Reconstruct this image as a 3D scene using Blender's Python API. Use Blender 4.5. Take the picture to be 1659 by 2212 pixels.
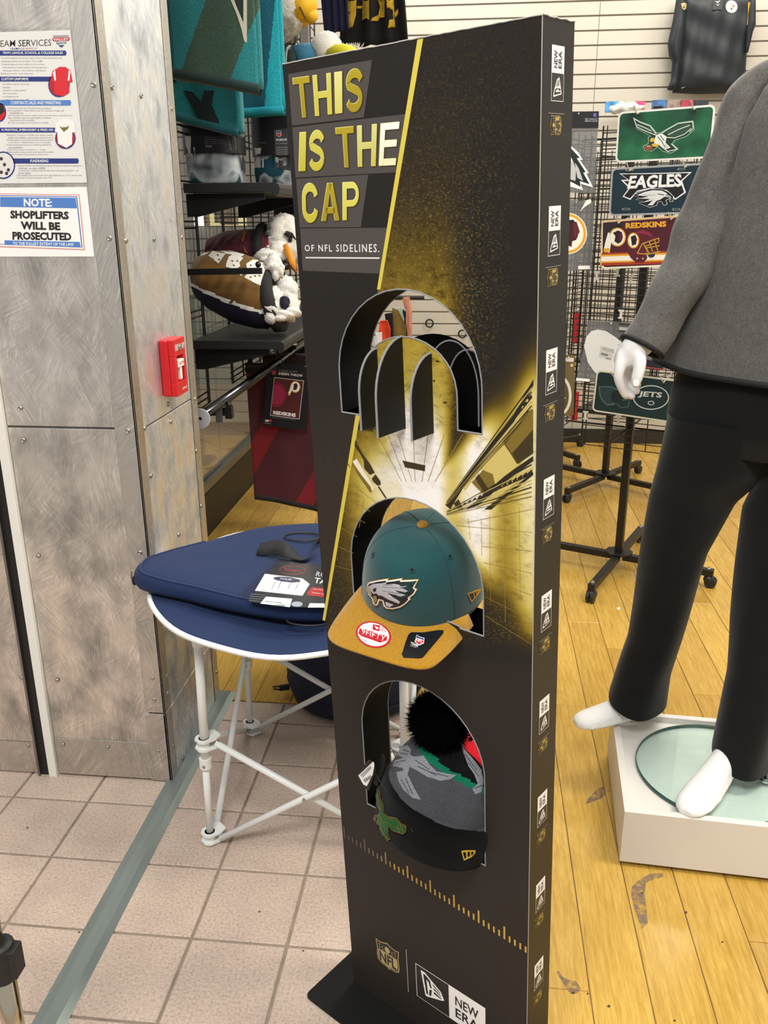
import bpy, bmesh, math, random
import numpy as np
from mathutils import Vector, Matrix
from mathutils.geometry import delaunay_2d_cdt

for o in list(bpy.data.objects):
    bpy.data.objects.remove(o, do_unlink=True)
SC = bpy.context.scene
COL = SC.collection
rnd = random.Random(7)
nrs = np.random.RandomState(5)

# ------------------------------------------------------------------ camera
# X runs along the shop front, Y into the shop, Z up; metres, mall floor at z = 0
F_PX, PITCH, ROLL, YAW, EYE = 1852.0, math.radians(18.84), math.radians(-.31), math.radians(6.12), 1.42
cp = np.array([0, 0, EYE])
fw = np.array([-math.sin(YAW)*math.cos(PITCH), math.cos(YAW)*math.cos(PITCH), -math.sin(PITCH)])
r0 = np.array([math.cos(YAW), math.sin(YAW), 0]); u0 = np.cross(r0, fw)
rt = math.cos(ROLL)*r0 + math.sin(ROLL)*u0
up = -math.sin(ROLL)*r0 + math.cos(ROLL)*u0
cam = bpy.data.cameras.new('camera'); camo = bpy.data.objects.new('camera', cam); COL.objects.link(camo)
camo.matrix_world = Matrix(((rt[0], up[0], -fw[0], 0), (rt[1], up[1], -fw[1], 0), (rt[2], up[2], -fw[2], EYE), (0, 0, 0, 1)))
cam.sensor_fit = 'VERTICAL'; cam.sensor_height = 24; cam.lens = 24*F_PX/2212.0; cam.clip_start = .05
SC.camera = camo

# ------------------------------------------------------------------ light
w = bpy.data.worlds.new('World'); SC.world = w; w.use_nodes = True
bg = w.node_tree.nodes['Background']; bg.inputs[0].default_value = (1.0, .965, .91, 1); bg.inputs[1].default_value = .52
def area(name, loc, sx, sy, power, col=(1, .95, .87), rot=(0, 0, 0)):
    l = bpy.data.lights.new(name, 'AREA'); l.shape = 'RECTANGLE'; l.size = sx; l.size_y = sy; l.energy = power; l.color = col
    o = bpy.data.objects.new(name, l); COL.objects.link(o); o.location = loc; o.rotation_euler = rot; return o
area('ceiling_light', (.9, 2.9, 3.2), 1.2, .6, 50, (1, .93, .80))
area('ceiling_light', (-.3, 5.0, 3.15), 1.2, .5, 26, (1, .93, .80))
area('ceiling_light', (1.4, 4.95, 3.15), 1.2, .5, 24, (1, .93, .80))
area('ceiling_light', (1.5, 1.4, 3.2), 1.2, .6, 66, (1, .93, .80))
area('mall_light', (-.4, -.6, 3.4), 1.6, 1.0, 118, (1, .975, .95))
area('mall_light', (-2.6, 4.6, 3.2), 1.2, 1.2, 22, (1, .93, .84))
vs = SC.view_settings
SC.display_settings.display_device = 'sRGB'
vs.view_transform = 'Standard'; vs.look = 'None'; vs.exposure = 0.06; vs.gamma = 1; vs.use_curve_mapping = False

# ------------------------------------------------------------------ measuring the photograph: a pixel seen on a known real plane
def ray(x, y): return fw + rt*(x-829.5)/F_PX - up*(y-1106)/F_PX
def pl(x, y, n, d0):
    n = np.asarray(n, float); d = ray(x, y); return cp + d*((d0-n@cp)/(n@d))
def G(x, y, z=0.0): return pl(x, y, (0, 0, 1), z)
def PX(x, y, X): return pl(x, y, (1, 0, 0), X)
def PY(x, y, Y): return pl(x, y, (0, 1, 0), Y)
def proj(P):
    d = np.asarray(P, float)-cp; z = d@fw
    return np.stack([829.5+F_PX*(d@rt)/z, 1106-F_PX*(d@up)/z], -1)
class Frame:
    """a flat face: origin, right, up, outward normal"""
    def __init__(s, o, ex, ey, n=None):
        s.o = np.asarray(o, float); s.ex = np.asarray(ex, float); s.ey = np.asarray(ey, float)
        s.n = np.cross(s.ex, s.ey) if n is None else np.asarray(n, float)
        s.n = s.n/np.linalg.norm(s.n)
    def P(s, u, v, w=0.0): return s.o + s.ex*u + s.ey*v + s.n*w
    def uv(s, x, y, w=0.0):
        q = pl(x, y, s.n, s.n@(s.o+s.n*w))-s.o
        return np.array([q@s.ex/(s.ex@s.ex), q@s.ey/(s.ey@s.ey)])

# ------------------------------------------------------------------ mesh helpers
class MB:
    def __init__(s): s.v = []; s.f = []; s.m = []; s.mats = []; s.cur = 0
    def mat(s, m):
        if m not in s.mats: s.mats.append(m)
        s.cur = s.mats.index(m); return s
    def add(s, vs, fs):
        b = len(s.v); s.v += [tuple(map(float, p)) for p in vs]
        s.f += [tuple(b+i for i in f) for f in fs]; s.m += [s.cur]*len(fs); return s
    def box(s, x0, x1, y0, y1, z0, z1):
        return s.add([(x, y, z) for x in (x0, x1) for y in (y0, y1) for z in (z0, z1)],
                     [(0, 1, 3, 2), (4, 6, 7, 5), (0, 4, 5, 1), (2, 3, 7, 6), (0, 2, 6, 4), (1, 5, 7, 3)])
    def slab(s, fr, u0, u1, v0, v1, w0, w1):
        return s.add([fr.P(u, v, w) for u in (u0, u1) for v in (v0, v1) for w in (w0, w1)],
                     [(0, 1, 3, 2), (4, 6, 7, 5), (0, 4, 5, 1), (2, 3, 7, 6), (0, 2, 6, 4), (1, 5, 7, 3)])
    def bar(s, p, q, a, b, upv=(0, 0, 1)):
        p = np.array(p, float); q = np.array(q, float); d = q-p; d /= np.linalg.norm(d)
        x = np.cross(d, upv)
        if np.linalg.norm(x) < 1e-6: x = np.cross(d, (0, 1, 0))
        x /= np.linalg.norm(x); y = np.cross(x, d)
        c = [x*a/2*i+y*b/2*j for i, j in ((-1, -1), (1, -1), (1, 1), (-1, 1))]
        return s.add([p+k for k in c]+[q+k for k in c], [(3, 2, 1, 0), (4, 5, 6, 7), (0, 1, 5, 4), (1, 2, 6, 5), (2, 3, 7, 6), (3, 0, 4, 7)])
    def tube(s, pts, r, n=10, closed=False, cap=True):
        P = np.array(pts, float); k = len(P); R = np.broadcast_to(np.asarray(r, float), (k,))
        T = np.roll(P, -1, 0)-np.roll(P, 1, 0) if closed else np.gradient(P, axis=0)
        T /= np.maximum(np.linalg.norm(T, axis=1, keepdims=True), 1e-9)
        ref = np.array([0, 0, 1.0]) if abs(T[0][2]) < .9 else np.array([1.0, 0, 0])
        x = np.cross(T[0], ref); x /= np.linalg.norm(x); V = []
        for i in range(k):
            x = x-T[i]*(x@T[i]); x /= max(np.linalg.norm(x), 1e-9); y = np.cross(T[i], x)
            for j in range(n):
                a = 2*math.pi*j/n; V.append(P[i]+R[i]*(x*math.cos(a)+y*math.sin(a)))
        Fc = []
        for i in range(k if closed else k-1):
            for j in range(n):
                a, b = i*n+j, i*n+(j+1) % n; c, d = ((i+1) % k)*n+j, ((i+1) % k)*n+(j+1) % n
                Fc.append((a, b, d, c))
        if cap and not closed:
            Fc += [tuple(range(n))[::-1], tuple((k-1)*n+j for j in range(n))]
        return s.add(V, Fc)
    def lathe(s, o, axis, prof, n=24, xr=None):
        o = np.array(o, float); a = np.array(axis, float); a /= np.linalg.norm(a)
        ref = np.array([0, 0, 1.0]) if abs(a[2]) < .9 else np.array([1.0, 0, 0])
        x = np.cross(ref, a); x /= np.linalg.norm(x); y = np.cross(a, x); V = []
        for r, h in prof:
            for j in range(n):
                t = 2*math.pi*j/n; V.append(o+a*h+max(r, 1e-5)*(x*math.cos(t)+y*math.sin(t)))
        k = len(prof); Fc = [(i*n+j, i*n+(j+1) % n, (i+1)*n+(j+1) % n, (i+1)*n+j) for i in range(k-1) for j in range(n)]
        return s.add(V, Fc)
    def loft(s, rings, cap=True, closed=True):
        n = len(rings[0]); V = [p for r in rings for p in r]; k = len(rings)
        Fc = [(i*n+j, i*n+(j+1) % n, (i+1)*n+(j+1) % n, (i+1)*n+j) for i in range(k-1) for j in range(n if closed else n-1)]
        if cap: Fc += [tuple(range(n))[::-1], tuple((k-1)*n+j for j in range(n))]
        return s.add(V, Fc)
    def grid(s, fn, nu, nv):
        V = [fn(i/nu, j/nv) for j in range(nv+1) for i in range(nu+1)]
        return s.add(V, [(j*(nu+1)+i, j*(nu+1)+i+1, (j+1)*(nu+1)+i+1, (j+1)*(nu+1)+i) for j in range(nv) for i in range(nu)])
    def sheet(s, fn, nu, nv, t):
        """fn(u,v)->point; a cloth or card with thickness t"""
        A = np.array([[fn(i/nu, j/nv) for i in range(nu+1)] for j in range(nv+1)], float)
        N = np.cross(np.gradient(A, axis=1), np.gradient(A, axis=0)); N /= np.maximum(np.linalg.norm(N, axis=2, keepdims=True), 1e-12)
        B = A-N*t; n = (nu+1)*(nv+1); ix = lambda i, j: j*(nu+1)+i
        Fc = []
        for j in range(nv):
            for i in range(nu):
                q = (ix(i, j), ix(i+1, j), ix(i+1, j+1), ix(i, j+1)); Fc += [q, tuple(n+k for k in q[::-1])]
        for i in range(nu):
            Fc += [(ix(i+1, 0), ix(i, 0), n+ix(i, 0), n+ix(i+1, 0)), (ix(i, nv), ix(i+1, nv), n+ix(i+1, nv), n+ix(i, nv))]
        for j in range(nv):
            Fc += [(ix(0, j), ix(0, j+1), n+ix(0, j+1), n+ix(0, j)), (ix(nu, j+1), ix(nu, j), n+ix(nu, j), n+ix(nu, j+1))]
        return s.add(list(A.reshape(-1, 3))+list(B.reshape(-1, 3)), Fc)
    def prism(s, pts, ext):
        P = [np.array(p, float) for p in pts]; e = np.array(ext, float); n = len(P)
        return s.add(P+[p+e for p in P], [tuple(range(n)), tuple(range(2*n-1, n-1, -1))]+[(i, n+i, n+(i+1) % n, (i+1) % n) for i in range(n)])
    def ell(s, c, ax, n=20, k=12):
        """ellipsoid, ax = three axis vectors"""
        c = np.array(c, float); X, Y, Z = [np.array(a, float) for a in ax]
        V = [c+Z*math.cos(math.pi*i/k)+math.sin(math.pi*i/k)*(X*math.cos(2*math.pi*j/n)+Y*math.sin(2*math.pi*j/n)) for i in range(k+1) for j in range(n)]
        return s.add(V, [(i*n+j, i*n+(j+1) % n, (i+1)*n+(j+1) % n, (i+1)*n+j) for i in range(k) for j in range(n)])
    def flat(s, fr, pts, w=0.0): return s.add([fr.P(p[0], p[1], w) for p in pts], [tuple(range(len(pts)))])
    def build(s, name, mat=None, parent=None, smooth=False, bev=0, sub=0):
        me = bpy.data.meshes.new(name); me.from_pydata(s.v, [], s.f); me.update()
        mats = ([mat] if mat else s.mats)
        for m in mats: me.materials.append(m)
        if not mat: me.polygons.foreach_set('material_index', s.m)
        bm = bmesh.new(); bm.from_mesh(me); bmesh.ops.remove_doubles(bm, verts=bm.verts, dist=1e-6) if smooth else None
        bmesh.ops.recalc_face_normals(bm, faces=bm.faces) if (smooth or bev) else None
        bm.to_mesh(me); bm.free()
        if smooth: me.polygons.foreach_set('use_smooth', [True]*len(me.polygons))
        o = bpy.data.objects.new(name, me); COL.objects.link(o)
        if parent: setpar(o, parent)
        if bev:
            b = o.modifiers.new('bevel', 'BEVEL'); b.width = bev; b.segments = 2; b.limit_method = 'ANGLE'
        if sub:
            b = o.modifiers.new('sub', 'SUBSURF'); b.levels = sub; b.render_levels = sub
        return o
def wm(o): return Matrix.Translation(o.location) if o.type == 'EMPTY' else (wm(o.parent) if o.parent and False else Matrix.Identity(4))
def setpar(o, p):
    o.parent = p; o.matrix_parent_inverse = wm(p).inverted()
def tag(o, label=None, cat=None, group=None, kind=None):
    for k, v in (('label', label), ('category', cat), ('group', group), ('kind', kind)):
        if v: o[k] = v
    return o
def thing(name, loc, label, cat, group=None):
    o = bpy.data.objects.new(name, None); o.empty_display_size = .05; COL.objects.link(o); o.location = tuple(map(float, loc))
    return tag(o, label, cat, group)
def struct(o): o['kind'] = 'structure'; return o
def copy_tree(o, parent=None):
    c = o.copy(); COL.objects.link(c)
    if parent: c.parent = parent
    for ch in list(o.children): copy_tree(ch, c)
    return c
def inpoly(pts, poly):
    x, y = pts[:, 0], pts[:, 1]; r = np.zeros(len(pts), bool); n = len(poly)
    for i in range(n):
        x0, y0 = poly[i]; x1, y1 = poly[(i+1) % n]
        if y0 == y1: continue
        c = ((y0 > y) != (y1 > y)) & (x < (x1-x0)*(y-y0)/(y1-y0)+x0); r ^= c
    return r
def fill(outer, holes=(), step=None):
    """triangulated flat shape with holes and an inner grid of points"""
    V = []; E = []
    for poly in [outer]+list(holes):
        b = len(V); n = len(poly); V += [Vector((float(p[0]), float(p[1]))) for p in poly]; E += [(b+i, b+(i+1) % n) for i in range(n)]
    if step:
        o = np.array(outer, float); a, c = o.min(0), o.max(0)
        g = np.array([(x, y) for x in np.arange(a[0]+step*.5, c[0], step) for y in np.arange(a[1]+step*.5, c[1], step)])
        if len(g):
            k = inpoly(g, outer)
            for h in holes: k &= ~inpoly(g, h)
            V += [Vector((float(p[0]), float(p[1]))) for p in g[k]]
    v, e, f, *_ = delaunay_2d_cdt(V, E, [], 0, 1e-7)
    v = np.array([(p[0], p[1]) for p in v]); f = np.array([t for t in f if len(t) == 3]); c = v[f].mean(1)
    k = inpoly(c, outer)
    for h in holes: k &= ~inpoly(c, h)
    f = f[k]
    a = v[f]; cr = (a[:, 1, 0]-a[:, 0, 0])*(a[:, 2, 1]-a[:, 0, 1])-(a[:, 1, 1]-a[:, 0, 1])*(a[:, 2, 0]-a[:, 0, 0])
    f = [tuple(int(i) for i in t) if q > 0 else tuple(int(i) for i in t[::-1]) for t, q in zip(f, cr)]
    return v, f
_txt = {}
def text2d(s, bold=.0, sp=1.0):
    """lettering as flat triangles in a unit box"""
    k = (s, bold, sp)
    if k not in _txt:
        cu = bpy.data.curves.new('t', 'FONT'); cu.body = s; cu.size = 1; cu.resolution_u = 2; cu.offset = bold; cu.space_character = sp; cu.space_line = .85
        o = bpy.data.objects.new('t', cu); COL.objects.link(o)
        dg = bpy.context.evaluated_depsgraph_get(); me = bpy.data.meshes.new_from_object(o.evaluated_get(dg))
        v = np.array([x.co[:2] for x in me.vertices]); f = [tuple(p.vertices) for p in me.polygons]
        bpy.data.objects.remove(o); bpy.data.curves.remove(cu); bpy.data.meshes.remove(me)
        a, b = v.min(0), v.max(0); _txt[k] = ((v-a)/np.maximum(b-a, 1e-6), f)
    return _txt[k]
def quad(c):
    """corner list TL,TR,BR,BL -> map of the unit box"""
    c = [np.array(k, float) for k in c]
    return lambda u, v: (c[3]*(1-u)+c[2]*u)*(1-v)+(c[0]*(1-u)+c[1]*u)*v
def put_text(mb, s, corners, P, bold=.02, sp=1.0):
    v, f = text2d(s, bold, sp); q = quad(corners)
    mb.add([P(*q(a, b)) for a, b in v], f)

# ------------------------------------------------------------------ materials
def lin(h):
    h = h.lstrip('#'); c = [int(h[i:i+2], 16)/255 for i in (0, 2, 4)]
    return tuple(x/12.92 if x <= .04045 else ((x+.055)/1.055)**2.4 for x in c)
class NT:
    def __init__(s, name):
        s.m = bpy.data.materials.new(name); s.m.use_nodes = True; s.t = s.m.node_tree; s.b = s.t.nodes['Principled BSDF']
    def n(s, typ, **kw):
        k = s.t.nodes.new(typ)
        for a, b in kw.items():
            if a.startswith('i_'):
                key = a[2:]; key = int(key) if key.isdigit() else key.replace('_', ' ')
                k.inputs[key].default_value = b
            else: setattr(k, a, b)
        return k
    def l(s, a, b): s.t.links.new(a, b)
    def ramp(s, fac, stops):
        r = s.n('ShaderNodeValToRGB'); e = r.color_ramp.elements
        while len(e) < len(stops): e.new(.5)
        for k, (p, c) in zip(e, stops): k.position = p; k.color = (*c, 1)
        s.l(fac, r.inputs[0]); return r.outputs[0]
    def noise(s, scale, detail=3, vec=None, rough=.5):
        k = s.n('ShaderNodeTexNoise', i_Scale=scale, i_Detail=detail, i_Roughness=rough)
        s.l(vec or s.co(), k.inputs['Vector']); return k.outputs['Fac']
    def co(s, scale=None):
        if not hasattr(s, '_g'): s._g = s.n('ShaderNodeNewGeometry')
        if scale is None: return s._g.outputs['Position']
        k = s.n('ShaderNodeMapping'); k.inputs['Scale'].default_value = scale; s.l(s._g.outputs['Position'], k.inputs[0]); return k.outputs[0]
    def bump(s, h, st=.3, d=.01):
        k = s.n('ShaderNodeBump', i_Strength=st, i_Distance=d); s.l(h, k.inputs['Height']); s.l(k.outputs[0], s.b.inputs['Normal'])
def sh(x, k): return tuple(min(1, c*k) for c in x)
_m = {}
def M(col, rough=.5, metal=0, spec=.5, var=0, vs=40, bump=0, bs=200, name=None, vec=None, sheen=0, coat=0):
    key = (col, rough, metal, spec, var, vs, bump, bs, sheen, coat, vec)
    if key in _m: return _m[key]
    N = NT(name or 'mat_'+str(len(_m))); c = lin(col) if isinstance(col, str) else col
    N.b.inputs['Base Color'].default_value = (*c, 1); N.b.inputs['Roughness'].default_value = rough
    N.b.inputs['Metallic'].default_value = metal; N.b.inputs['Specular IOR Level'].default_value = spec
    if sheen: N.b.inputs['Sheen Weight'].default_value = sheen; N.b.inputs['Sheen Roughness'].default_value = .5
    if coat: N.b.inputs['Coat Weight'].default_value = coat
    if var: N.l(N.ramp(N.noise(vs, 4, N.co(vec) if vec else None), [(.3, sh(c, 1-var)), (.7, sh(c, 1+var))]), N.b.inputs['Base Color'])
    if bump: N.bump(N.noise(bs, 3), bump, .004)
    _m[key] = N.m; return N.m
def glass_mat(name, tint, gloss=.08, rough=.02):
    N = NT(name); t = N.n('ShaderNodeBsdfTransparent'); t.inputs[0].default_value = (*tint, 1)
    g = N.n('ShaderNodeBsdfGlossy', i_Roughness=rough); lw = N.n('ShaderNodeLayerWeight', i_Blend=.5); mx = N.n('ShaderNodeMixShader')
    pw = N.n('ShaderNodeMath', operation='POWER', i_1=4.0); N.l(lw.outputs['Facing'], pw.inputs[0])
    ma = N.n('ShaderNodeMath', operation='MULTIPLY_ADD', i_1=gloss*5, i_2=gloss*.4); N.l(pw.outputs[0], ma.inputs[0]); N.l(ma.outputs[0], mx.inputs[0]); N.l(t.outputs[0], mx.inputs[1]); N.l(g.outputs[0], mx.inputs[2])
    N.l(mx.outputs[0], N.t.nodes['Material Output'].inputs[0]); return N.m
def emit(col, st):
    N = NT('lit'); N.b.inputs['Base Color'].default_value = (*lin(col), 1)
    N.b.inputs['Emission Color'].default_value = (*lin(col), 1); N.b.inputs['Emission Strength'].default_value = st; return N.m
def metal_swirl(name, tint, axis, cell=11, rough=.46, seed=0, lo=.72, hi=1.3):
    """sheet aluminium sanded by hand: patches of short strokes, every patch turned its own way"""
    N = NT(name); b = N.b; b.inputs['Metallic'].default_value = 1
    wn = N.n('ShaderNodeTexNoise', i_Scale=14.0, i_Detail=3.0); N.l(N.co(), wn.inputs['Vector'])
    wp = N.n('ShaderNodeVectorMath', operation='MULTIPLY_ADD'); N.l(wn.outputs['Color'], wp.inputs[0]); wp.inputs[1].default_value = (.10, .10, .10); N.l(N.co(), wp.inputs[2])
    hs = []
    for k, (sc, f) in enumerate(((cell, 210), (cell*1.8, 330))):
        mp = N.n('ShaderNodeMapping'); mp.inputs['Location'].default_value = (seed+k*3.3, seed*2+k, seed*3+k*7); N.l(wp.outputs[0], mp.inputs[0])
        vo = N.n('ShaderNodeTexVoronoi', feature='F1', i_Scale=sc); N.l(mp.outputs[0], vo.inputs['Vector'])
        sp = N.n('ShaderNodeSeparateXYZ'); N.l(vo.outputs['Color'], sp.inputs[0]); an = N.n('ShaderNodeMath', operation='MULTIPLY_ADD', i_1=1.9, i_2=-1.2); N.l(sp.outputs['X'], an.inputs[0])
        vr = N.n('ShaderNodeVectorRotate', rotation_type=axis+'_AXIS'); N.l(N.co(), vr.inputs['Vector']); N.l(an.outputs[0], vr.inputs['Angle'])
        st = N.n('ShaderNodeMapping'); st.inputs['Scale'].default_value = (1, 1, .07); N.l(vr.outputs[0], st.inputs[0])
        no = N.n('ShaderNodeTexNoise', i_Scale=f, i_Detail=3.0, i_Roughness=.6); N.l(st.outputs[0], no.inputs['Vector'])
        fade = N.n('ShaderNodeMapRange', i_1=.0, i_2=.95, i_3=1.0, i_4=0.0); N.l(vo.outputs['Distance'], fade.inputs[0])
        ce = N.n('ShaderNodeMath', operation='SUBTRACT', i_1=.5); N.l(no.outputs['Fac'], ce.inputs[0]); ml = N.n('ShaderNodeMath', operation='MULTIPLY'); N.l(ce.outputs[0], ml.inputs[0]); N.l(fade.outputs[0], ml.inputs[1]); hs.append(ml)
    ad = N.n('ShaderNodeMath', operation='ADD'); N.l(hs[0].outputs[0], ad.inputs[0]); N.l(hs[1].outputs[0], ad.inputs[1])
    big = N.noise(13, 3, N.co((1, 1, .7)), .55); c0 = lin(tint)
    a = N.ramp(big, [(.3, sh(c0, lo)), (.5, c0), (.68, sh(c0, hi))]); h2 = N.n('ShaderNodeMath', operation='ADD', i_1=.5); N.l(ad.outputs[0], h2.inputs[0])
    fl = N.ramp(h2.outputs[0], [(.30, (.80, .80, .80)), (.5, (1, 1, 1)), (.63, (1.22, 1.22, 1.22)), (.80, (1.8, 1.8, 1.76))])  # palest steps paint glints along the strokes into the base colour
    mm = N.n('ShaderNodeMix', data_type='RGBA', blend_type='MULTIPLY', i_0=1.0); N.l(a, mm.inputs[6]); N.l(fl, mm.inputs[7]); N.l(mm.outputs[2], b.inputs['Base Color'])
    mr = N.n('ShaderNodeMapRange', i_1=.3, i_2=.7, i_3=rough+.12, i_4=rough-.12); N.l(big, mr.inputs[0]); N.l(mr.outputs[0], b.inputs['Roughness'])
    N.bump(ad.outputs[0], .10, .003); return N.m

# ------------------------------------------------------------------ floor: quarry tiles, then boards
def floor_tile_mat():
    N = NT('quarry_tile'); oi = N.n('ShaderNodeObjectInfo'); c = lin('#beada0')
    sp = N.noise(170, 3); bl = N.noise(7, 4)
    a = N.ramp(sp, [(.32, sh(c, .80)), (.5, c), (.70, sh(c, 1.16))])
    d = N.ramp(bl, [(.34, (.89, .87, .87)), (.62, (1.03, 1.02, 1.0))])
    r = N.ramp(oi.outputs['Random'], [(0, (.93, .92, .92)), (1, (1.05, 1.04, 1.03))])
    m1 = N.n('ShaderNodeMix', data_type='RGBA', blend_type='MULTIPLY', i_0=1.0); N.l(a, m1.inputs[6]); N.l(d, m1.inputs[7])
    m2 = N.n('ShaderNodeMix', data_type='RGBA', blend_type='MULTIPLY', i_0=1.0); N.l(m1.outputs[2], m2.inputs[6]); N.l(r, m2.inputs[7])
    N.l(m2.outputs[2], N.b.inputs['Base Color']); N.b.inputs['Roughness'].default_value = .55; N.b.inputs['Specular IOR Level'].default_value = .3
    N.bump(sp, .12, .002); return N.m
def plank_mat():
    N = NT('maple_board'); oi = N.n('ShaderNodeObjectInfo')
    gr = N.noise(9, 5, N.co((14, .9, 1)), .6); fi = N.noise(60, 3, N.co((6, .6, 1)))
    a = N.ramp(gr, [(.28, lin('#b28b3c')), (.5, lin('#c6a04c')), (.75, lin('#d4b15e'))])
    f = N.ramp(fi, [(.3, (.90, .88, .85)), (.7, (1.05, 1.05, 1.05))])
    r = N.ramp(oi.outputs['Random'], [(0, (.83, .79, .72)), (.5, (1, 1, 1)), (1, (1.12, 1.13, 1.15))])
    m1 = N.n('ShaderNodeMix', data_type='RGBA', blend_type='MULTIPLY', i_0=1.0); N.l(a, m1.inputs[6]); N.l(f, m1.inputs[7])
    m2 = N.n('ShaderNodeMix', data_type='RGBA', blend_type='MULTIPLY', i_0=1.0); N.l(m1.outputs[2], m2.inputs[6]); N.l(r, m2.inputs[7])
    dt = N.noise(5.5, 6, None, .7); dirt = N.ramp(dt, [(.0, (1, 1, 1)), (.66, (1, 1, 1)), (.78, (.74, .72, .74))])
    m3 = N.n('ShaderNodeMix', data_type='RGBA', blend_type='MULTIPLY', i_0=1.0); N.l(m2.outputs[2], m3.inputs[6]); N.l(dirt, m3.inputs[7])
    N.l(m3.outputs[2], N.b.inputs['Base Color']); N.b.inputs['Roughness'].default_value = .24; N.b.inputs['Specular IOR Level'].default_value = .45
    N.bump(fi, .06, .002); return N.m
tile_m, plank_m = floor_tile_mat(), plank_mat()
fl = MB(); fl.box(-9, 4, -1.2, 10.2, -.06, -.004); floor = struct(fl.build('floor', M('#8d8072', .8, var=.15, vs=30)))
TS = .2032; OX, OY = -.9622, 1.3582
tm = MB(); h = TS/2-.0032
tm.loft([[(-h, -h, -.01), (h, -h, -.01), (h, h, -.01), (-h, h, -.01)], [(-h, -h, -.0018), (h, -h, -.0018), (h, h, -.0018), (-h, h, -.0018)],
         [(-h+.002, -h+.002, 0), (h-.002, -h+.002, 0), (h-.002, h-.002, 0), (-h+.002, h-.002, 0)]])
t0 = tm.build('tile', tile_m, floor); t0.location = (OX+.5*TS, OY+.5*TS, 0)
def dup(o, loc):
    c = o.copy(); COL.objects.link(c); c.location = loc; return c
for i in range(-6, 5):
    for j in range(-5, 5):
        if (i, j) == (0, 0): continue
        x, y = OX+(i+.5)*TS, OY+(j+.5)*TS
        if j == 4: continue
        if y > 1.9 and x < -.76 and i < 0: continue
        dup(t0, (x, y, 0))
y = OY+4*TS          # cut row against the boards
for i in range(1, 5):
    c = dup(t0, (OX+(i+.5)*TS, OY+4*TS+.055, 0)); c.scale = (1, .53, 1)
c = dup(t0, (OX+.5*TS, OY+4*TS+.055, 0)); c.scale = (1, .53, 1)
EDGE = 2.286; XB = OX+5*TS
PW = .114; phase = G(1284, 2212)[0]
pb = MB(); hw = PW/2-.0009
pb.loft([[(-hw, 0, -.01), (hw, 0, -.01), (hw, 1, -.01), (-hw, 1, -.01)], [(-hw, 0, -.001), (hw, 0, -.001), (hw, 1, -.001), (-hw, 1, -.001)], [(-hw+.001, .0008, 0), (hw-.001, .0008, 0), (hw-.001, .9992, 0), (-hw+.001, .9992, 0)]])
p0 = None
k0 = int(math.floor((-1.27-phase)/PW))+1
for k in range(k0, 20):
    x = phase+(k-.5)*PW
    y = EDGE if x-PW/2 < XB-.05 else .55
    ends = {phase+.5*PW: [1.0]}
    yy = y; first = True
    while yy < 5.70:
        L = rnd.uniform(.55, 1.25) if not first else rnd.uniform(.3, 1.1); first = False
        e = min(yy+L, 5.70)
        if e > 5.45: e = 5.70
        if p0 is None: p0 = pb.build('plank', plank_m, floor); o = p0
        else: o = p0.copy(); COL.objects.link(o)
        o.location = (x, yy+.0006, .0004); o.scale = (1, e-yy-.0012, 1); yy = e
# grey scuffs on the boards and specks of grit
for k, (x, y, s_) in enumerate([(1385, 1945, .03), (1290, 1740, .028), (1228, 2128, .02)]):
    pass

# ------------------------------------------------------------------ floor beyond the shop window, laid on the diagonal
fo = struct(MB().box(-9, -1.33, 2.35, 10.2, -.05, -.0035).build('floor', M('#8a7462', .8)))
mt_ = []
for c_ in ('#c9a98a', '#b58566', '#c8b094'):
    N = NT('mall_tile'); c0 = lin(c_); N.l(N.ramp(N.noise(3, 3), [(.3, sh(c0, .88)), (.7, sh(c0, 1.1))]), N.b.inputs['Base Color']); N.b.inputs['Roughness'].default_value = .25; mt_.append(N.m)
S2 = .33; q = .5*S2*math.sqrt(2); me_ = []
for m in mt_:
    b_ = MB(); hh = q-.004
    b_.loft([[(-hh, 0, -.008), (0, -hh, -.008), (hh, 0, -.008), (0, hh, -.008)], [(-hh, 0, 0), (0, -hh, 0), (hh, 0, 0), (0, hh, 0)]]); o = b_.build('tile', m, fo); me_.append(o)
n_ = 0
for i in range(0, 14):
    for j in range(0, 26):
        x = -1.62-i*q*1.0; y = 2.75+j*q*2+(q if i % 2 else 0)
        if y > 8.8 or x < -3.9: continue
        d = abs(((x+y*.35) % 2.2)-1.1)
        c = dup(me_[1 if d < .42 else (0 if rnd.random() < .7 else 2)], (x, y, 0)); n_ += 1
for o in me_: bpy.data.objects.remove(o)

# ------------------------------------------------------------------ metal clad pillar on the left
swF = metal_swirl('sanded_aluminium_front', '#d4cfc9', 'Y', 11, .46, 0, .60, 1.35)
swS = metal_swirl('sanded_aluminium_side', '#e2e7ee', 'X', 13, .52, 3, .60, 1.4)  # lighter, bluish tint: light on this side, put into the colour
swK = metal_swirl('sanded_aluminium_trim', '#c6c2bc', 'Y', 7, .48, 5, .85, 1.12)
YF, XS = 1.866, -.775
wl = struct(MB().box(-1.088, XS-.004, YF+.004, 2.31, 0, 3.0).build('wall_left', M('#55524e', .6)))
def plate(x0, x1, y0, y1, z0, z1, m, nm='panel', bev=.0012): return MB().box(x0, x1, y0, y1, z0, z1).build(nm, m, wl, bev=bev)
plate(-1.088, -.818, YF, YF+.005, .967, 3.0, swF)
plate(-1.088, -.818, YF, YF+.005, .118, .962, swF)
plate(-1.088, -.826, YF-.002, YF+.005, .006, .118, swK)
plate(-.826, XS+.001, YF-.003, YF+.004, .212, 3.0, swK, 'corner_strip')
plate(-.828, XS+.002, YF-.004, YF+.004, .004, .209, swK, 'corner_strip')
plate(XS-.004, XS+.001, YF-.003, YF+.045, .212, 3.0, swK, 'corner_strip')
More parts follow.
